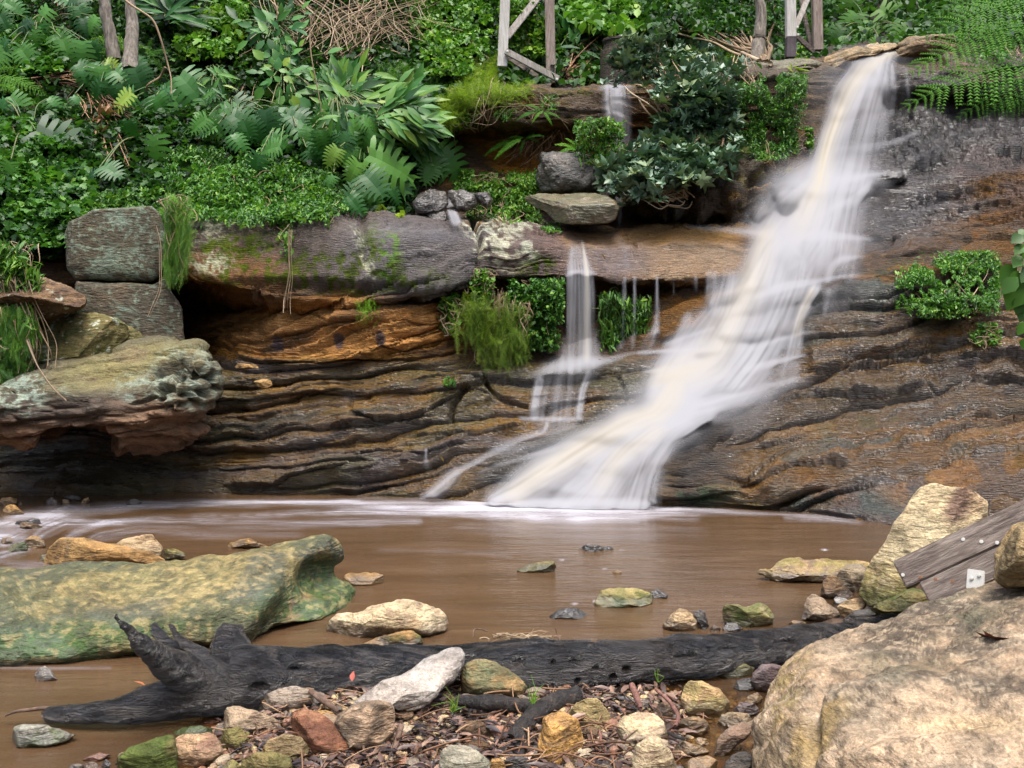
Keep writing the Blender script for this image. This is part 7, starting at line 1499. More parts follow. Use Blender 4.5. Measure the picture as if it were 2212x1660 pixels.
 ('lawn_shrub', 'bright broad leaved shrubs in the light behind the second trestle', 'shrub', T2([(1350,-60),(1900,-60),(2000,60),(1900,130),(1700,190),(1500,150),(1380,60)]), 2600, .13, 'bright', dict(thick=1.2, shade=(.4,.25), clump=40, Yadd=-.5)),
 ('glossy_shrub', 'leafy blue green branches half hiding the concrete drum', 'shrub', T2([(1640,330),(1690,240),(1800,215),(1930,230),(1940,480),(1800,470),(1660,440)]), 150, .095, 'glossy', dict(tmpl=ROS, thick=.3, shade=(.5,.2), gaps=.0, Yfix=11.75, nst=14, rst=.008, root=(1420,190))),
 ('dark_tree', 'dark small leaved tree spreading above the rim between the trestles', 'tree', T3([(-80,-40),(300,-80),(740,-60),(740,120),(700,240),(600,150),(400,180),(200,150),(0,180)]), 3600, .10, 'dark', dict(thick=1.6, shade=(.6,.2), clump=36, Yadd=-1.0, part='crown', nst=24, rst=.03, smat='twig', root=(1655,130))),
 ('leafy_creeper', 'leafy creeper with tiny leaves along the wall right of the spout', 'creeper', T2([(800,1200),(900,1160),(980,1210),(960,1260),(850,1270),(800,1250)]), 700, .035, 'vine', dict(thick=.15, shade=(.45,.2))),
 ('glossy_shrub', 'bare twiggy lower part of the blue green shrub beside the rubble wall', 'shrub', T2([(1560,960),(1640,920),(1800,960),(1960,1040),(1980,1130),(1860,1200),(1760,1180),(1640,1150),(1570,1060)]), 160, .085, 'glossy', dict(tmpl=ROS, thick=.4, shade=(.5,.2), gaps=.2, nst=36, rst=.007, Yadd=-.4, root=(1480,425))),
]
for k, (nm, lb, ct, pol, n, sz, mt, kw) in enumerate(PL):
    kw = dict(kw); kw.setdefault('seed', 1000 + 17 * k); plant(nm, lb, ct, pol, n, sz, mt, **kw)

# --- monstera: big split leaves, blade and stalk
def split_leaf(seed, nl=8, deep=.42, fold=.25, droop=.35):
    r = np.random.default_rng(seed); V = []; Fs = []
    for side in (-1, 1):
        for i in range(nl):
            t0, t1 = i / nl, (i + 1) / nl
            tm = (t0 + t1) / 2
            w = .50 * math.sin(math.pi * (.12 + .80 * tm) ** .75) ** .8 * r.uniform(.9, 1.08)
            if i == nl - 1: w *= .55
            sweep = .10 + .30 * tm; lift = r.normal(0, .03)
            gap = .5 - r.uniform(.10, .17)
            idx = len(V)
            for j, (f, nar) in enumerate([(0, .5), (deep * .8, .49), (deep, gap), (.75, gap * .9), (1.0, .12)]):
                x = side * w * f; yc = tm * .95 + sweep * f * f * .5 - .10 * (1 - tm) * f * 2
                if f == 0: yc = tm * .95
                hw = nar / nl * (1.0 if f < .9 else .8) * (1 + .25 * f)
                for q in (-1, 1):
                    y = yc + q * hw
                    z = fold * abs(x) - .55 * droop * abs(x) * f * 1.6 - droop * y * y * .8 + lift * f
                    V.append((x, y, z))
            for j in range(4):
                a = idx + 2 * j; Fs.append((a, a + 1, a + 3, a + 2) if side > 0 else (a, a + 2, a + 3, a + 1))
    return np.array(V), np.array(Fs)
SPL = [split_leaf(k, 7 + k % 3, .36 + .05 * (k % 3), droop=.25 + .12 * (k % 4)) for k in range(8)]
def aim(base, tip, nrm):
    """matrix taking a unit leaf (root at 0, tip at +Y, face +Z) onto base -> tip, its face towards nrm"""
    b = np.array(base); y = np.array(tip) - b; L = np.linalg.norm(y); y /= L; n = np.array(nrm, float); x = np.cross(y, n); x /= np.linalg.norm(x); z = np.cross(x, y)
    return np.stack([x * L, y * L, z * L, b], 1)
def monstera(leaves, label, seed, root, Yoff=.35, wide=1.0, group='monstera plants on the slope', mat='monstera', tm=None, name='monstera', cat='monstera', Yfix=None, shade=.4):
    r = np.random.default_rng(seed); Yr = Yfix or float(depth(*root)); loc = W(root[0], root[1], Yr)
    ms = {}; st = MB()
    for (ub, vb, ut, vt) in leaves:
        Yb = (Yfix or float(depth(ub, vb)) - .22) - Yoff * r.uniform(.5, 1.2); yaw = r.uniform(-.15, .3); L = math.hypot(ut - ub, vt - vb) / F * Yb
        b = W(ub, vb, Yb); t = W(ut, vt, Yb - yaw * L * 1.2); nrm = np.array([r.normal(0, .25), -1, r.uniform(.3, 1.0)])
        k = int(r.integers(0, len(tm or SPL))); M = aim(b, t, nrm); M[:, 0] *= wide * r.uniform(.9, 1.15)
        ms.setdefault(k, []).append((M, np.clip(shade + r.normal(0, .22), 0, 1)))
        q = curve(np.array([tuple(loc + r.normal(0, .04, 3)), tuple((loc + b) / 2 + np.array([0, -.05, .12])), tuple(b)]), 5); V, fs = tube(q, np.full(len(q), .007), 5); st.add(V, fs, r.random())
    e = empty(name, tuple(loc)); mb = MB()
    for k, l in ms.items():
        T = (tm or SPL)[k]; M = np.array([x[0] for x in l]); V, Fc = scatter(T[0], T[1], M); mb.add(V, Fc, np.repeat([x[1] for x in l], len(T[0])))
    o = mb.build('leaves', LM[mat]); centre_to(o, loc); o.parent = e
    s = st.build('stalks', LM['stem']); centre_to(s, loc); s.parent = e
    tag(e, label, cat, group); return e
def M1(l): return [tuple(T1([(a, b)])[0]) + tuple(T1([(c, d)])[0]) for a, b, c, d in l]
def M2(l): return [tuple(T2([(a, b)])[0]) + tuple(T2([(c, d)])[0]) for a, b, c, d in l]
monstera(M1([(90,-40,60,60),(20,10,150,70),(330,-30,440,30),(400,0,520,-20)]), 'monstera at the very top left corner', 1, (50,-30))
monstera(M1([(230,140,190,290),(320,200,430,310),(480,110,520,220),(560,100,480,190),(180,120,60,180)]), 'monstera with two hanging leaves left of the pale tree trunk', 2, (110,60))
monstera(M1([(210,760,520,920),(60,560,160,660),(30,580,-30,700),(60,940,40,1060),(280,570,370,640)]), 'monstera with one very long leaf over the dark left slope', 3, (60,290))
monstera(M1([(470,400,520,500),(690,430,700,560),(520,380,640,430),(780,330,860,420),(640,340,560,420),(420,560,500,620)]), 'monstera tangled in dead leaves around the second tree trunk', 4, (240,170))
monstera(M1([(1040,440,1210,600),(1050,570,1080,800),(1180,560,1290,540),(980,520,860,570),(740,590,780,720),(760,540,640,640),(900,560,980,680)]), 'largest monstera, a yellowing leaf hanging in its middle', 5, (370,215), wide=1.15, Yoff=.5, shade=.5)
monstera(M1([(890,790,860,1010),(740,700,780,810),(560,990,470,1040),(600,960,700,1020)]), 'monstera with a leaf pointing straight down above the ground cover', 6, (310,300), wide=1.1)
monstera(M1([(1380,640,1220,730),(1560,680,1430,750),(1640,650,1700,720),(1420,760,1290,850),(1350,780,1430,860),(1250,740,1130,770)]), 'monstera in the middle of the slope under the thin lianas', 7, (520,255))
monstera(M1([(1660,660,1830,740),(1720,740,1900,830),(1560,780,1700,860),(1780,870,1880,960),(1500,900,1440,1060),(1620,850,1480,870)]), 'monstera just right of the middle of the slope with glossy fanned leaves', 8, (625,270))
monstera(M1([(1960,780,2050,960),(2060,830,2140,920),(2050,960,2110,1060),(1930,1020,1860,1100),(2010,880,1900,900)]), 'monstera above the left end of the big grey block', 9, (735,320))
monstera(M2([(240,900,520,1010),(300,960,470,1110),(180,940,100,1060),(60,860,-20,960),(120,840,260,900),(210,1010,330,1130)]), 'bright monstera with the widest fanned leaf beside the cliff corner', 10, (790,325), wide=1.2, Yoff=.6, shade=.5)
monstera(M2([(640,850,800,1020),(560,900,680,1010),(520,830,640,860),(600,960,560,1070)]), 'monstera hanging over the corner above the little spout', 11, (925,310), wide=1.1, Yoff=.3)
monstera(M2([(200,1090,50,1180),(230,1110,320,1240),(120,1140,200,1230),(350,1080,440,1180),(380,1040,500,1080)]), 'low monstera touching the top of the grey block beside yellow leaves', 12, (810,400))
for k, (pl_, n_, lb) in enumerate([(T1([(1150,560),(1700,600),(1700,760),(1150,720)]), 16, 'row of dark monstera leaves shaded by the thin lianas'), (T1([(1650,560),(2134,640),(2134,860),(1750,860)]), 16, 'monstera leaves crowded under the strap leaved mass'), (T2([(-60,620),(300,620),(560,760),(600,900),(200,900),(-60,800)]), 20, 'monstera leaves layered below the strap leaved fan'), (T1([(420,330),(950,380),(950,560),(450,560)]), 14, 'monstera leaves behind the largest monstera'), (T1([(-60,-60),(560,-60),(560,300),(-60,300)]), 12, 'scattered monstera leaves between the dark lianas'), (T1([(1500,-40),(1800,-40),(1800,260),(1500,260)]), 0, '')]):
    if not n_: continue
    u_, v_, r_ = sample(pl_, n_, 700 + k, 4, 0); a_ = r_.uniform(-2.6, -.4, n_); L_2 = r_.uniform(40, 75, n_)
    monstera([(float(a), float(b), float(a + l * math.cos(c)), float(b - l * math.sin(c) * .9)) for a, b, c, l in zip(u_, v_, a_, L_2)], lb, 30 + k, (float(u_.mean()), float(v_.mean())), Yoff=.45, wide=1.1)
LN = [(LANCE[0] * np.array([1.25, 1, 1]), LANCE[1])]
def fanleaves(fn, c, n, r0, r1, a0, a1, seed):
    r = np.random.default_rng(seed); o = []
    for k in range(n):
        a = math.radians(r.uniform(a0, a1)); l0 = r.uniform(0, r0); l1 = l0 + r.uniform(.5, 1) * r1; cx, cy = c[0] + r.normal(0, 40), c[1] + r.normal(0, 40)
        o.append((cx + l0 * math.cos(a), cy - l0 * math.sin(a), cx + l1 * math.cos(a + r.normal(0, .15)), cy - l1 * math.sin(a + r.normal(0, .15))))
    return fn(o)
for k, (fn, c, n, r0, r1, a0, a1, lb, wd, sh) in enumerate([
 (M2, (330,640), 100, 150, 190, -50, 60, 'broad strap leaved plant fanning right above the bright monstera', 1.15, .5), (M2, (120,560), 80, 120, 170, -30, 200, 'broad strap leaved plant below the brown thicket', 1.1, .45), (M2, (450,720), 70, 120, 170, -60, 30, 'broad strap leaved plant hanging over the corner of the cliff', 1.15, .55),
 (M1, (1600,180), 70, 160, 105, -180, 180, 'umbrella leaved shrub right of the leafy vine', 1.7, .3), (M1, (1650,420), 60, 180, 90, -180, 180, 'shrub with pale rounded leaves under the umbrella leaved shrub', 2.2, .5), (M1, (1950,560), 110, 160, 130, -120, 120, 'mass of strap leaves below the brown thicket, left of the strap leaved fan', 1.1, .45),
 (M2, (1420,210), 26, 60, 140, -60, 120, 'dark strap leaved clump right of the first trestle', 1.0, .35), (M2, (1380,-20), 60, 60, 300, -60, 10, 'dark cycad crown arching behind the first trestle', .7, .15), (M1, (980,60), 60, 30, 260, -30, 200, 'dark palm with radiating leaves between trunk and vine', .8, .25), (M1, (1250,440), 26, 20, 130, -150, 0, 'fan palm leaf in shade behind the largest monstera', .8, .45)]):
    monstera(fanleaves(fn, c, n, r0, r1, a0, a1, 60 + k), lb, 80 + k, fn([(c[0], c[1] + 60, 0, 0)])[0][:2], tm=LN, wide=wd, mat='monstera' if k != 1 else 'vine', name='strap_leaved_plant' if 'strap' in lb else ('palm' if ('palm' in lb or 'cycad' in lb) else 'broad_leaved_shrub'), cat='palm' if ('palm' in lb or 'cycad' in lb) else 'plant', group=None, shade=sh, Yoff=.55)
# big tropical leaves in the light right of the second trestle
monstera([(u, v, u + dx, v + dy) for u, v, dx, dy in [(1850,30,-40,60),(1850,35,50,50),(1820,60,-30,45),(1900,20,60,40),(1880,60,30,50),(1800,10,-30,50),(1840,0,10,60),(1930,50,40,45),(1860,75,-20,30),(1950,10,40,50),(1820,90,30,15),(1900,85,-30,20),(1790,60,20,45),(1960,60,-30,40)]], 'bright green elephant ear plants in the light behind the waterfall lip', 14, (1870,70), Yoff=.8, wide=1.0, mat='bright', name='elephant_ear_plant', cat='plant', group=None, shade=.25)
# glossy hanging branch at the right edge
GL = [(LEAF[0] * np.array([.9, 1, 1.3]), LEAF[1])]
M6 = lambda l: [tuple(T6([(a, b)])[0]) + tuple(T6([(c, d)])[0]) for a, b, c, d in l]
monstera(M6([(2130,60,2060,100),(2134,110,2080,170),(2140,180,2070,240),(2090,230,1990,330),(2100,300,2000,400),(2134,260,2070,380),(2120,330,2040,500),(2134,400,2090,520),(2160,450,2110,560),(2134,560,2100,640),(2150,650,2125,720),(2180,100,2134,200),(2180,240,2120,330),(2150,30,2100,60)]), 'branch of large glossy leaves hanging in from the right edge', 15, T6([(2200,100)])[0], Yfix=6.5, Yoff=.1, wide=1.5, mat='bright', tm=GL, name='glossy_branch', cat='branch', group=None, shade=.15)
plant('dry_sprig', 'dry reddish sprig beside the glossy branch at the right edge', 'sprig', T6([(1960,180),(2030,150),(2060,190),(2110,260),(2080,270),(2000,240)]), 26, .13, 'dead', tmpl=FEA, Yfix=6.8, thick=.05, seed=3, stem=False, down=-.2, shade=(.6,.1))

# --- ferns
def frond_mesh(mb, base, tip, nrm, width, droop=.12, npin=22, shade=.5, bip=True, seed=0):
    r = np.random.default_rng(seed); M = aim(base, tip, nrm); V = []; Fs = []
    def P(x, y, z): return (x, y, z - droop * (2 * y - 1) ** 2 + droop)
    for i in range(npin):
        jw, ja, jz = r.uniform(.78, 1.15), r.normal(0, .07), r.normal(0, .12)
        t = .10 + .88 * i / npin; w = width * math.sin(math.pi * min(1, (.12 + t * .9))) ** .6 * (1.02 - t * .35) * jw
        for s in (-1, 1):
            ang = .35 + .25 * t + ja; dx, dy = s * math.cos(ang), math.sin(ang); dz = -.18 + jz
            if bip:
                m = 9
                for j in range(m):
                    f = (j + .5) / m; bx_, by_ = dx * w * f, t + dy * w * f; bz_ = dz * w * f * f
                    h = w * .13 * (1 - f * .7) * r.uniform(.8, 1.2) + .003
                    h *= r.uniform(.7, 1.25)
                    for q in (-1, 1):
                        k = len(V); V += [P(bx_ - dx * w / m * .4, by_ - dy * w / m * .4, bz_), P(bx_ + dx * w / m * .35, by_ + dy * w / m * .35, bz_), P(bx_ + dx * h * .6 - q * s * dy * h, by_ + dy * h * .6 + q * s * dx * h, bz_ - .004)]
                        Fs.append((k, k + 1, k + 2))
            else:
                k = len(V); h = .45 / npin
                V += [P(0, t - h, 0), P(0, t + h, 0), P(dx * w * .6, t + dy * w * .6 + h * .8, dz * w * .4), P(dx * w, t + dy * w, dz * w), P(dx * w * .6, t + dy * w * .6 - h * .8, dz * w * .4)]
                Fs += [(k, k + 1, k + 2), (k, k + 2, k + 4), (k + 4, k + 2, k + 3)]
    V = np.array(V) @ M[:, :3].T + M[:, 3]; mb.add(V, np.array(Fs), shade)
    q = np.array([P(0, t, 0) for t in np.linspace(0, 1, 12)]) @ M[:, :3].T + M[:, 3]
    V, fs = tube(q, np.linspace(.004, .0015, 12), 4); mb.add(V, fs, shade * .6)
def fern(fr, label, root, Y=None, width=.28, bip=True, mat='fern', shade=.5, name='fern', droop=.12, Yoff=.3, npin=20, seed=1, cat='fern', lean=.15):
    r = np.random.default_rng(seed); Yr = Y or float(depth(*root)); loc = W(root[0], root[1], Yr); e = empty(name, tuple(loc))
    for k, (ub, vb, ut, vt) in enumerate(fr):
        Yb = (Y or float(depth(ub, vb)) - Yoff) + r.uniform(-.1, .1); L = math.hypot(ut - ub, vt - vb) / F * Yb
        mb = MB(); frond_mesh(mb, W(ub, vb, Yb), W(ut, vt, Yb - lean * L), (r.normal(0, .2), -1, .8), width, droop, npin, np.clip(shade + r.normal(0, .15), 0, 1), bip, seed * 7 + k)
        o = mb.build('frond', LM[mat], smooth=False); centre_to(o, loc); o.parent = e
    tag(e, label, cat); return e
M3 = lambda l: [tuple(T3([(a, b)])[0]) + tuple(T3([(c, d)])[0]) for a, b, c, d in l]
fern(M3([(2350,420,1720,710),(2260,380,1410,640),(2200,150,1440,450),(2150,-60,1560,120),(2250,20,1520,240),(2350,560,1880,690),(2350,230,1640,390)]), 'tree fern reaching long fronds in from the top right corner', T3([(2350,300)])[0], Y=6.0, width=.24, name='tree_fern', npin=19, shade=.35, seed=5, cat='tree fern', droop=.10)
fern(M1([(740,250,480,300),(740,260,500,380),(745,260,560,450),(735,240,500,240),(750,270,800,400),(745,250,640,460),(760,260,900,330)]), 'pale green fern at the feet of the two tree trunks', T1([(740,300)])[0], width=.22, shade=.8, seed=6)
fern(M1([(-60,440,120,400),(-60,430,60,340),(-60,460,280,560),(-40,500,160,560),(120,560,240,650),(120,560,60,660)]), 'light green fern reaching in from the left edge', T1([(-60,520)])[0], width=.22, shade=.6, seed=7)
fern(M1([(840,330,1000,300),(850,340,960,420),(840,330,760,420),(860,320,880,220)]), 'dark fern to the right of the pale green fern', T1([(850,380)])[0], width=.24, shade=.3, seed=8)
fern(M2([(1240,640,1090,700),(1240,640,1130,610),(1250,650,1350,690),(1250,640,1180,720),(1260,640,1340,640),(1250,650,1300,730)]), 'sword fern in the upper crack of the wall over the recess', T2([(1245,650)])[0], width=.14, bip=False, shade=.3, seed=9, npin=24)
fern(M2([(1130,800,900,910),(1130,800,960,930),(1140,800,1040,800),(1140,800,1230,830),(1140,810,1110,900),(1150,800,1200,760),(1150,800,1260,790)]), 'sword fern hanging inside the dark recess with dead fronds below', T2([(1140,810)])[0], width=.14, bip=False, shade=.35, seed=10, npin=24)
fern(M2([(1440,860,1310,840),(1440,860,1330,890),(1440,850,1370,800),(1440,860,1400,900),(1440,750,1560,700),(1440,780,1520,730)]), 'fern beside the pebbly boulder near the upper waterfall', T2([(1445,870)])[0], width=.18, bip=False, shade=.5, seed=11)
fern(M1([(1320,620,1190,600),(1330,620,1240,660),(1330,600,1300,540)]), 'small fern tucked above the middle monsteras', T1([(1330,640)])[0], width=.25, shade=.5, seed=12)
# dead fronds and roots under the sword fern
def strands(name, label, cat, spec, mat, rad=.004, seed=1, group=None):
    r = np.random.default_rng(seed); mb = MB(); loc = None
    for (pts, n, jit, Y) in spec:
        for k in range(n):
            j = r.normal(0, jit, 2); q = []
            for i, p in enumerate(pts):
                w = (.4 + .6 * i / max(1, len(pts) - 1)); Yp = (Y if Y else float(depth(p[0], p[1])) - .12) + r.normal(0, .06)
                q.append(tuple(W(p[0] + j[0] * w + r.normal(0, jit * .3), p[1] + j[1] * w * .5, Yp)))
            q = curve(np.array(q), 5); V, fs = tube(q, np.linspace(rad, rad * .5, len(q)) * r.uniform(.6, 1.3), 5); mb.add(V, fs, r.random())
            if loc is None: loc = q[0]
    o = mb.build(name, LM[mat]); centre_to(o, loc); o.location = Vector(loc); tag(o, label, cat, group); return o
strands('dead_fronds', 'rusty dead fronds hanging under the sword fern in the recess', 'dead fronds', [(T2([(1200,780),(1160,860),(1090,920)]), 60, 34, None), (T2([(1320,760),(1300,830),(1240,880)]), 30, 26, None)], 'dead', seed=1)
strands('dead_leaf_skirt', 'brown torn leaf skirt on the second tree trunk slope', 'dead leaves', [(T1([(520,560),(580,660),(640,740)]), 40, 40, None), (T1([(620,760),(650,880),(690,1020)]), 46, 22, None), (T1([(240,480),(380,470),(560,540)]), 60, 40, None)], 'dead', rad=.007, seed=2)
strands('twig_thicket', 'thicket of dry brown twigs left of the tall bright vine mound', 'thicket', [(T2([(-160,300),(60,160),(300,120),(480,60)]), 60, 90, None), (T2([(60,380),(160,220),(380,180),(420,330)]), 70, 80, None), (T2([(-260,-40),(-60,120),(100,300),(60,420)]), 60, 80, None), (T2([(300,-40),(330,120),(300,260),(430,360)]), 50, 80, None), (T2([(80,-60),(90,200),(60,400)]), 10, 60, None)], 'twig', rad=.006, seed=3)
strands('debris_pile', 'pile of dry branches and fallen fronds right of the first trestle', 'debris', [(T2([(1330,480),(1420,380),(1560,300),(1620,200)]), 70, 44, None), (T2([(1340,440),(1440,460),(1560,430)]), 30, 24, None), (T2([(1400,200),(1500,300),(1590,420)]), 60, 44, None)], 'dead', rad=.011, seed=4)
strands('hanging_roots', 'tangle of pale roots hanging over the bank at the far left', 'roots', [(T4([(60,300),(130,420),(160,560),(220,700),(180,860)]), 16, 22, 8.55)], 'twig', rad=.006, seed=5)
strands('hanging_roots', 'pale root strand trailing over the honeycomb boulder', 'roots', [(T4([(150,640),(200,800),(300,950),(390,1030)]), 2, 4, 7.9)], 'twig', rad=.006, seed=25)
strands('hanging_roots', 'brown dead stems woven through the asparagus fern', 'roots', [(T5([(1000,360),(960,500),(980,700),(930,860),(890,960)]), 26, 30, 9.5)], 'twig', rad=.004, seed=6)
strands('shrub_twigs', 'bare pale twigs below the blue green shrub', 'twigs', [(T3([(260,700),(330,760),(430,800),(500,740)]), 4, 16, None), (T3([(200,800),(260,860),(330,910)]), 16, 40, None)], 'twig', rad=.007, seed=7)
strands('hanging_vine', 'long thin brown vine hanging down the face of the big grey block', 'vine', [(T4([(1690,0),(1680,120),(1690,300),(1670,420),(1675,510)]), 5, 6, 9.1)], 'twig', rad=.004, seed=8)
strands('hanging_vine', 'thin brown vine hanging down the lichen blocks', 'vine', [(T4([(890,-20),(925,100),(930,380),(900,430),(850,550)]), 2, 3, 9.0)], 'twig', rad=.004, seed=9)
strands('hanging_vine', 'thin leafy vine hanging across the dark recess of the upper wall', 'vine', [(T2([(735,700),(740,800),(755,930)]), 3, 3, 11.0)], 'stem', rad=.004, seed=10)
strands('liana', 'pale liana bending down beside the second tree trunk', 'liana', [(T1([(700,-20),(770,40),(890,110),(935,240),(970,370),(995,460),(990,560)]), 1, 0, 10.5), (T1([(960,380),(930,450),(850,490),(845,540)]), 1, 0, 10.4)], 'twig', rad=.013, seed=11)
strands('liana', 'long pale liana in front of the umbrella leaved shrub', 'liana', [(T1([(1860,20),(1790,150),(1800,330),(1840,520),(1870,700),(1875,760)]), 1, 0, 10.6)], 'twig', rad=.010, seed=12)
strands('liana', 'bundle of thin looping lianas above the middle monsteras', 'liana', [(T1([(1400,200),(1440,380),(1420,560),(1450,660)]), 7, 26, None), (T1([(1640,300),(1500,380),(1430,520),(1380,640)]), 5, 24, None)], 'twig', rad=.007, seed=13)
strands('liana', 'dark thin lianas hanging in the upper left corner', 'liana', [(T1([(455,-20),(460,120),(450,260),(440,360)]), 4, 8, None), (T1([(350,-20),(345,120),(420,0)]), 2, 8, None)], 'dead', rad=.007, seed=14)
strands('liana', 'pale vertical lianas hanging through the brown thicket', 'liana', [(T2([(245,-30),(230,150),(225,380),(180,620)]), 2, 8, None), (T2([(60,-30),(40,300),(50,600)]), 2, 14, None)], 'twig', rad=.009, seed=15)
plant('dead_leaves', 'curled dead leaves caught on the slope left of the largest monstera', 'dead leaves', [T1([(500,560),(640,600),(660,740),(600,780),(500,680)]), T1([(380,700),(420,680),(400,760)]), T1([(1410,740),(1450,740),(1450,800),(1420,800)]), T1([(1470,900),(1500,900),(1490,950),(1470,950)])], 130, .20, 'dead', tmpl=LANCE, thick=.4, seed=88, stem=False, shade=(.7,.2))
plant('yellow_leaves', 'yellowing leaves at the corner of the grey block below the monsteras', 'leaves', [T2([(260,1150),(340,1160),(330,1230),(280,1230)]), T2([(420,1180),(480,1190),(460,1240)]), T2([(370,1220),(430,1230),(430,1260)])], 26, .12, 'feather', tmpl=IVY, thick=.1, seed=89, stem=False, shade=(.8,.1))
# tree trunks
def trunk(pts, label, seed, Yk=None):
    q = curve(np.array([LP(*p) for p in pts]), 10); V, fs = tube(q[:, :3], q[:, 3], 20)
    rr = np.repeat(q[:, 3], 20); rr = np.concatenate([rr, rr[:1], rr[-1:]])
    V = V + (fbm(V * np.array([22, 22, 5]), 4, seed, ridge=True) * .16 * rr)[:, None] * np.array([1, 1, .2])
    loc = V[-1].copy(); o = mesh('trunk', V - loc, fs, MAT_POSTB); e = empty('tree', tuple(loc)); o.parent = e; tag(e, label, 'tree'); return e
MAT_POSTB = wood_material('tree_bark', [(.10, .085, .07), (.20, .17, .14), (.30, .27, .23), (.15, .13, .10)], .9, (9, 9, 2), .02)
trunk([(*T1([(592,-60)])[0],12.1,.062),(*T1([(615,100)])[0],12.1,.067),(*T1([(645,250)])[0],12.1,.075),(*T1([(660,360)])[0],12.1,.085)], 'pale leaning tree trunk in the upper left', 1)
trunk([(*T1([(745,-60)])[0],12.0,.042),(*T1([(755,60)])[0],12.0,.058),(*T1([(765,150)])[0],12.0,.074),(*T1([(755,300)])[0],11.9,.08),(*T1([(750,420)])[0],11.8,.09)], 'thicker tree trunk with vines right of the pale leaning trunk', 2)
trunk([(*T3([(590,-60)])[0],13.2,.05),(*T3([(615,80)])[0],13.2,.07),(*T3([(600,220)])[0],13.2,.08),(*T3([(575,460)])[0],13.0,.10)], 'dark twisted tree trunk left of the second trestle', 3)

# ================================================================ things lying on the bank
lu = rng.uniform(440, 1660, 9000); lv = rng.uniform(1440, 1690, 9000)
poly = [(470,1560),(540,1500),(640,1500),(760,1470),(880,1480),(1000,1500),(1150,1490),(1300,1470),(1420,1440),(1560,1450),(1540,1500),(1500,1600),(1520,1690),(560,1690),(480,1640)]
k = inpoly(poly, lu, lv) & (vnoise(P3(lu / 60, lv / 40, 0), 3) > -.35); lu, lv = lu[k], lv[k]; lu, lv = lu[:3600], lv[:3600]
lY = np.array([Yground(a, b) for a, b in zip(lu, lv)]); lX = (lu - CU) / F * lY; lz = bed(lX, lY) + rng.uniform(.002, .025, len(lX)); n = len(lX)
R = rotmats(rng.uniform(0, 6.28, n), rng.normal(0, .25, n), rng.normal(0, .4, n)) * rng.uniform(.03, .085, n)[:, None, None]
V, Fc = scatter(LANCE[0] * np.array([1.3, 1, 1.6]), LANCE[1], np.concatenate([R, np.stack([lX, lY, lz], -1)[:, :, None]], 2))
litter = mesh('leaf_litter', V, Fc, LM['litter'], {'shade': np.repeat(np.clip(rng.normal(.35, .28, n), 0, 1), len(LANCE[0]))}); tag(litter, 'wet brown and grey fallen leaves matted between the stones below the log', 'leaf litter', kind='stuff')
mb = MB(); r = np.random.default_rng(55)
for k in range(200):
    u, v = r.uniform(480, 1540), r.uniform(1470, 1680)
    if not inpoly(poly, np.array([u]), np.array([v]))[0]: continue
    Y = Yground(u, v); X = (u - CU) / F * Y; z = float(bed(X, Y)) + .02; a = r.uniform(0, 3.14); L = r.uniform(.05, .22)
    q = np.array([(X - math.cos(a) * L / 2, Y - math.sin(a) * L / 2, z + r.uniform(0, .04)), (X, Y, z + r.uniform(.0, .05)), (X + math.cos(a) * L / 2, Y + math.sin(a) * L / 2, z + r.uniform(0, .04))])
    V, fs = tube(curve(q, 3), np.full(9, r.uniform(.0012, .004)), 5); mb.add(V, fs, r.random())
tw = mb.build('twig_litter', LM['dead']); tag(tw, 'fine broken twigs strewn through the leaf litter', 'twig litter', kind='stuff')
mb = MB()
for k in range(120):
    u, v = r.normal(1130, 36), r.normal(1382, 5); Y = 4.95 + r.uniform(-.08, .08); c0 = W(u, v, Y); a = r.uniform(-.5, .5); L = r.uniform(.04, .12)
    q = np.array([c0 - np.array([L / 2, 0, r.uniform(-.02, .02)]), c0 + np.array([0, 0, .01]), c0 + np.array([L / 2, r.uniform(-.03, .03), r.uniform(-.03, .03)])]); V, fs = tube(curve(q, 3), np.full(9, r.uniform(.001, .003)), 5); mb.add(V, fs, r.random())
fl = mb.build('flotsam', LM['twig']); tag(fl, 'heap of straw and twigs stranded behind the middle of the log', 'flotsam')
def lying_leaf(p, size, az, label, colr, tilt=0, tmpl=LEAF, Y=None, wet=.5):
    Yy = Y or Yground(*p); X, _, z = W(p[0], p[1], Yy); R = rotmats(np.array([az]), np.array([tilt]), np.array([.2]))[0] * size
    m, nt, out = new_mat('single_leaf'); bs = N(nt, 'ShaderNodeBsdfPrincipled'); bs.inputs['Base Color'].default_value = colr + (1,); bs.inputs['Roughness'].default_value = wet; nt.links.new(bs.outputs[0], out.inputs[0])
    V = tmpl[0] @ R.T; o = mesh('fallen_leaf', V, tmpl[1], m); o.location = (X, Yy, z); tag(o, label, 'leaf')
lying_leaf(S3([(1545,1570)])[0], .075, 2.2, 'orange leaf lying in front of the round speckled brown stone', (.50, .21, .07), -.9, IVY, Y=3.52)
lying_leaf(S5([(1900,960)])[0], .13, 3.6, 'curled brown maple shaped leaf on the huge sandstone boulder', (.26, .09, .04), .5, IVY, Y=3.48)
lying_leaf(S3([(2050,1440)])[0], .06, 1.2, 'dark red leaf caught on the half black stone', (.22, .06, .04), -.6, LEAF, Y=3.55)
lying_leaf(S3([(2110,1140)])[0], .04, .2, 'pink red leaf standing up behind the red block', (.35, .09, .06), 1.2, LEAF, Y=3.95)
lying_leaf(S3([(540,980)])[0], .05, 1.0, 'pale green leaf stuck on the near side of the mossy boulder', (.30, .42, .14), -.9, LEAF, Y=4.72)
lying_leaf(T5([(648,1336)])[0], .07, 1.5, 'yellow leaf on the wet rock beside the trickle', (.62, .42, .03), -.9, LEAF, Y=8.95)
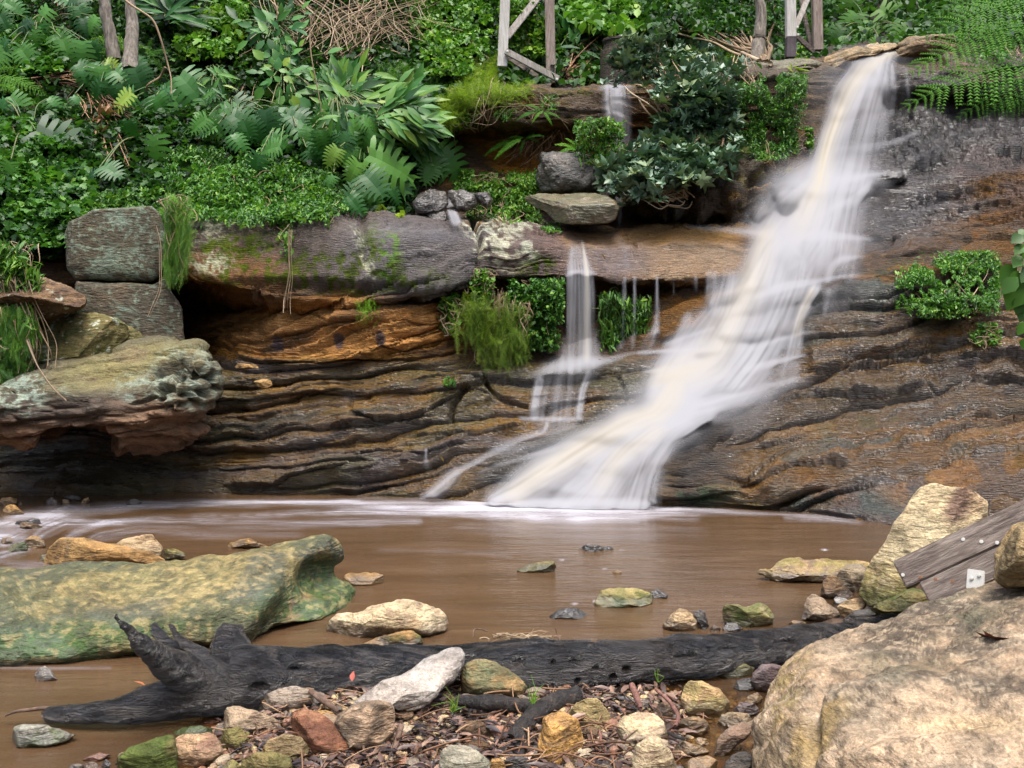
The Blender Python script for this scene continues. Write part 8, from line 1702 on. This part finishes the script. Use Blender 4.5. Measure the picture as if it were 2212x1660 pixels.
lying_leaf(T5([(1580,162)])[0], .08, 1.5, 'yellow brown leaf on the smooth ledge right of the side waterfall', (.50, .30, .05), -.9, LEAF, Y=9.75)
lying_leaf(S4([(1115,1365)])[0], .06, 1.5, 'tan round leaf in the middle of the litter', (.36, .20, .13), -.9, LEAF, Y=3.72)
lying_leaf(S3([(800,1140)])[0], .06, 1.5, 'rust coloured leaf behind the root fork of the log', (.30, .10, .04), -.3, LEAF, Y=4.25)
# grass blades
for k, (p, Y, lb) in enumerate([(S4([(1230,1280)])[0], 3.8, 'fresh green grass sprig on the straight black branch'), (S4([(750,1330)])[0], 3.75, 'green weed sprouting in front of the pale slab'), (S3([(1300,1330)])[0], 4.0, 'single green grass blade beside the log root'), (S4([(1980,1150)])[0], 4.0, 'green blade under the right part of the log')]):
    mb = MB(); r = np.random.default_rng(k)
    for j in range([12, 16, 3, 3][k]):
        b = W(p[0], p[1], Y); q = np.array([b, b + r.normal(0, .012, 3) + (0, 0, .03), b + r.normal(0, .03, 3) + (0, 0, .05)]); V, fs = tube(curve(q, 4), np.linspace(.0025, .0006, 12), 4); mb.add(V - b, fs, .6 + .4 * r.random())
    o = mb.build('grass_sprig', LM['bright']); o.location = Vector(W(p[0], p[1], Y)); tag(o, lb, 'grass')
# ================================================================ light, sky and camera
w = bpy.data.worlds.new('World'); SC.world = w; w.use_nodes = True
nt = w.node_tree; nt.nodes.clear()
sky = nt.nodes.new('ShaderNodeTexSky'); sky.sky_type = 'NISHITA'; sky.sun_disc = False
SUN_EL, SUN_ROT = math.radians(70), math.radians(165)
sky.sun_elevation = SUN_EL; sky.sun_rotation = SUN_ROT; sky.air_density = 1.0; sky.dust_density = 4.0; sky.ozone_density = 1.0
hs = nt.nodes.new('ShaderNodeHueSaturation'); hs.inputs['Saturation'].default_value = .62
bg = nt.nodes.new('ShaderNodeBackground'); bg.inputs['Strength'].default_value = .15
wo = nt.nodes.new('ShaderNodeOutputWorld')
nt.links.new(sky.outputs[0], hs.inputs['Color']); tc = nt.nodes.new('ShaderNodeTexCoord'); sx = nt.nodes.new('ShaderNodeSeparateXYZ'); nt.links.new(tc.outputs['Generated'], sx.inputs[0])
# overcast sky: brighter overhead than at the horizon
ov = mathn(nt, 'MULTIPLY_ADD', mathn(nt, 'MAXIMUM', sx.outputs[2], 0.0), 2.3, .08)
cb = nt.nodes.new('ShaderNodeCombineColor'); [nt.links.new(ov, cb.inputs[k]) for k in range(3)]
nt.links.new(mixc(nt, 1.0, hs.outputs[0], cb.outputs[0], 'MULTIPLY'), bg.inputs[0]); nt.links.new(bg.outputs[0], wo.inputs[0])
sd = bpy.data.lights.new('sun', 'SUN'); sd.energy = 1.5; sd.angle = math.radians(14); sd.color = (1, .96, .9)
so = bpy.data.objects.new('sun', sd); COL.objects.link(so)
# direction the light comes from
d = Vector((math.sin(SUN_ROT) * math.cos(SUN_EL), math.cos(SUN_ROT) * math.cos(SUN_EL), math.sin(SUN_EL)))
so.rotation_euler = d.to_track_quat('Z', 'Y').to_euler(); so.location = d * 30

cd = bpy.data.cameras.new('camera'); cam = bpy.data.objects.new('camera', cd); COL.objects.link(cam)
cam.location = (0, 0, HC); cam.rotation_euler = (math.radians(90), 0, 0)
cd.sensor_fit = 'HORIZONTAL'; cd.sensor_width = 36; cd.lens = 36 * F / 2212.0
cd.shift_y = -(830 - HV) / 2212.0; cd.clip_start = .05; cd.clip_end = 200
SC.camera = cam
vs = SC.view_settings; SC.display_settings.display_device = 'sRGB'
vs.view_transform = 'Standard'; vs.look = 'None'; vs.exposure = 0.95; vs.gamma = 1; vs.use_curve_mapping = False
cy = SC.cycles; cy.max_bounces = 6; cy.diffuse_bounces = 3; cy.glossy_bounces = 2; cy.transmission_bounces = 4; cy.transparent_max_bounces = 24
cy.use_denoising = True; cy.caustics_reflective = False; cy.caustics_refractive = False; cy.sample_clamp_indirect = 6
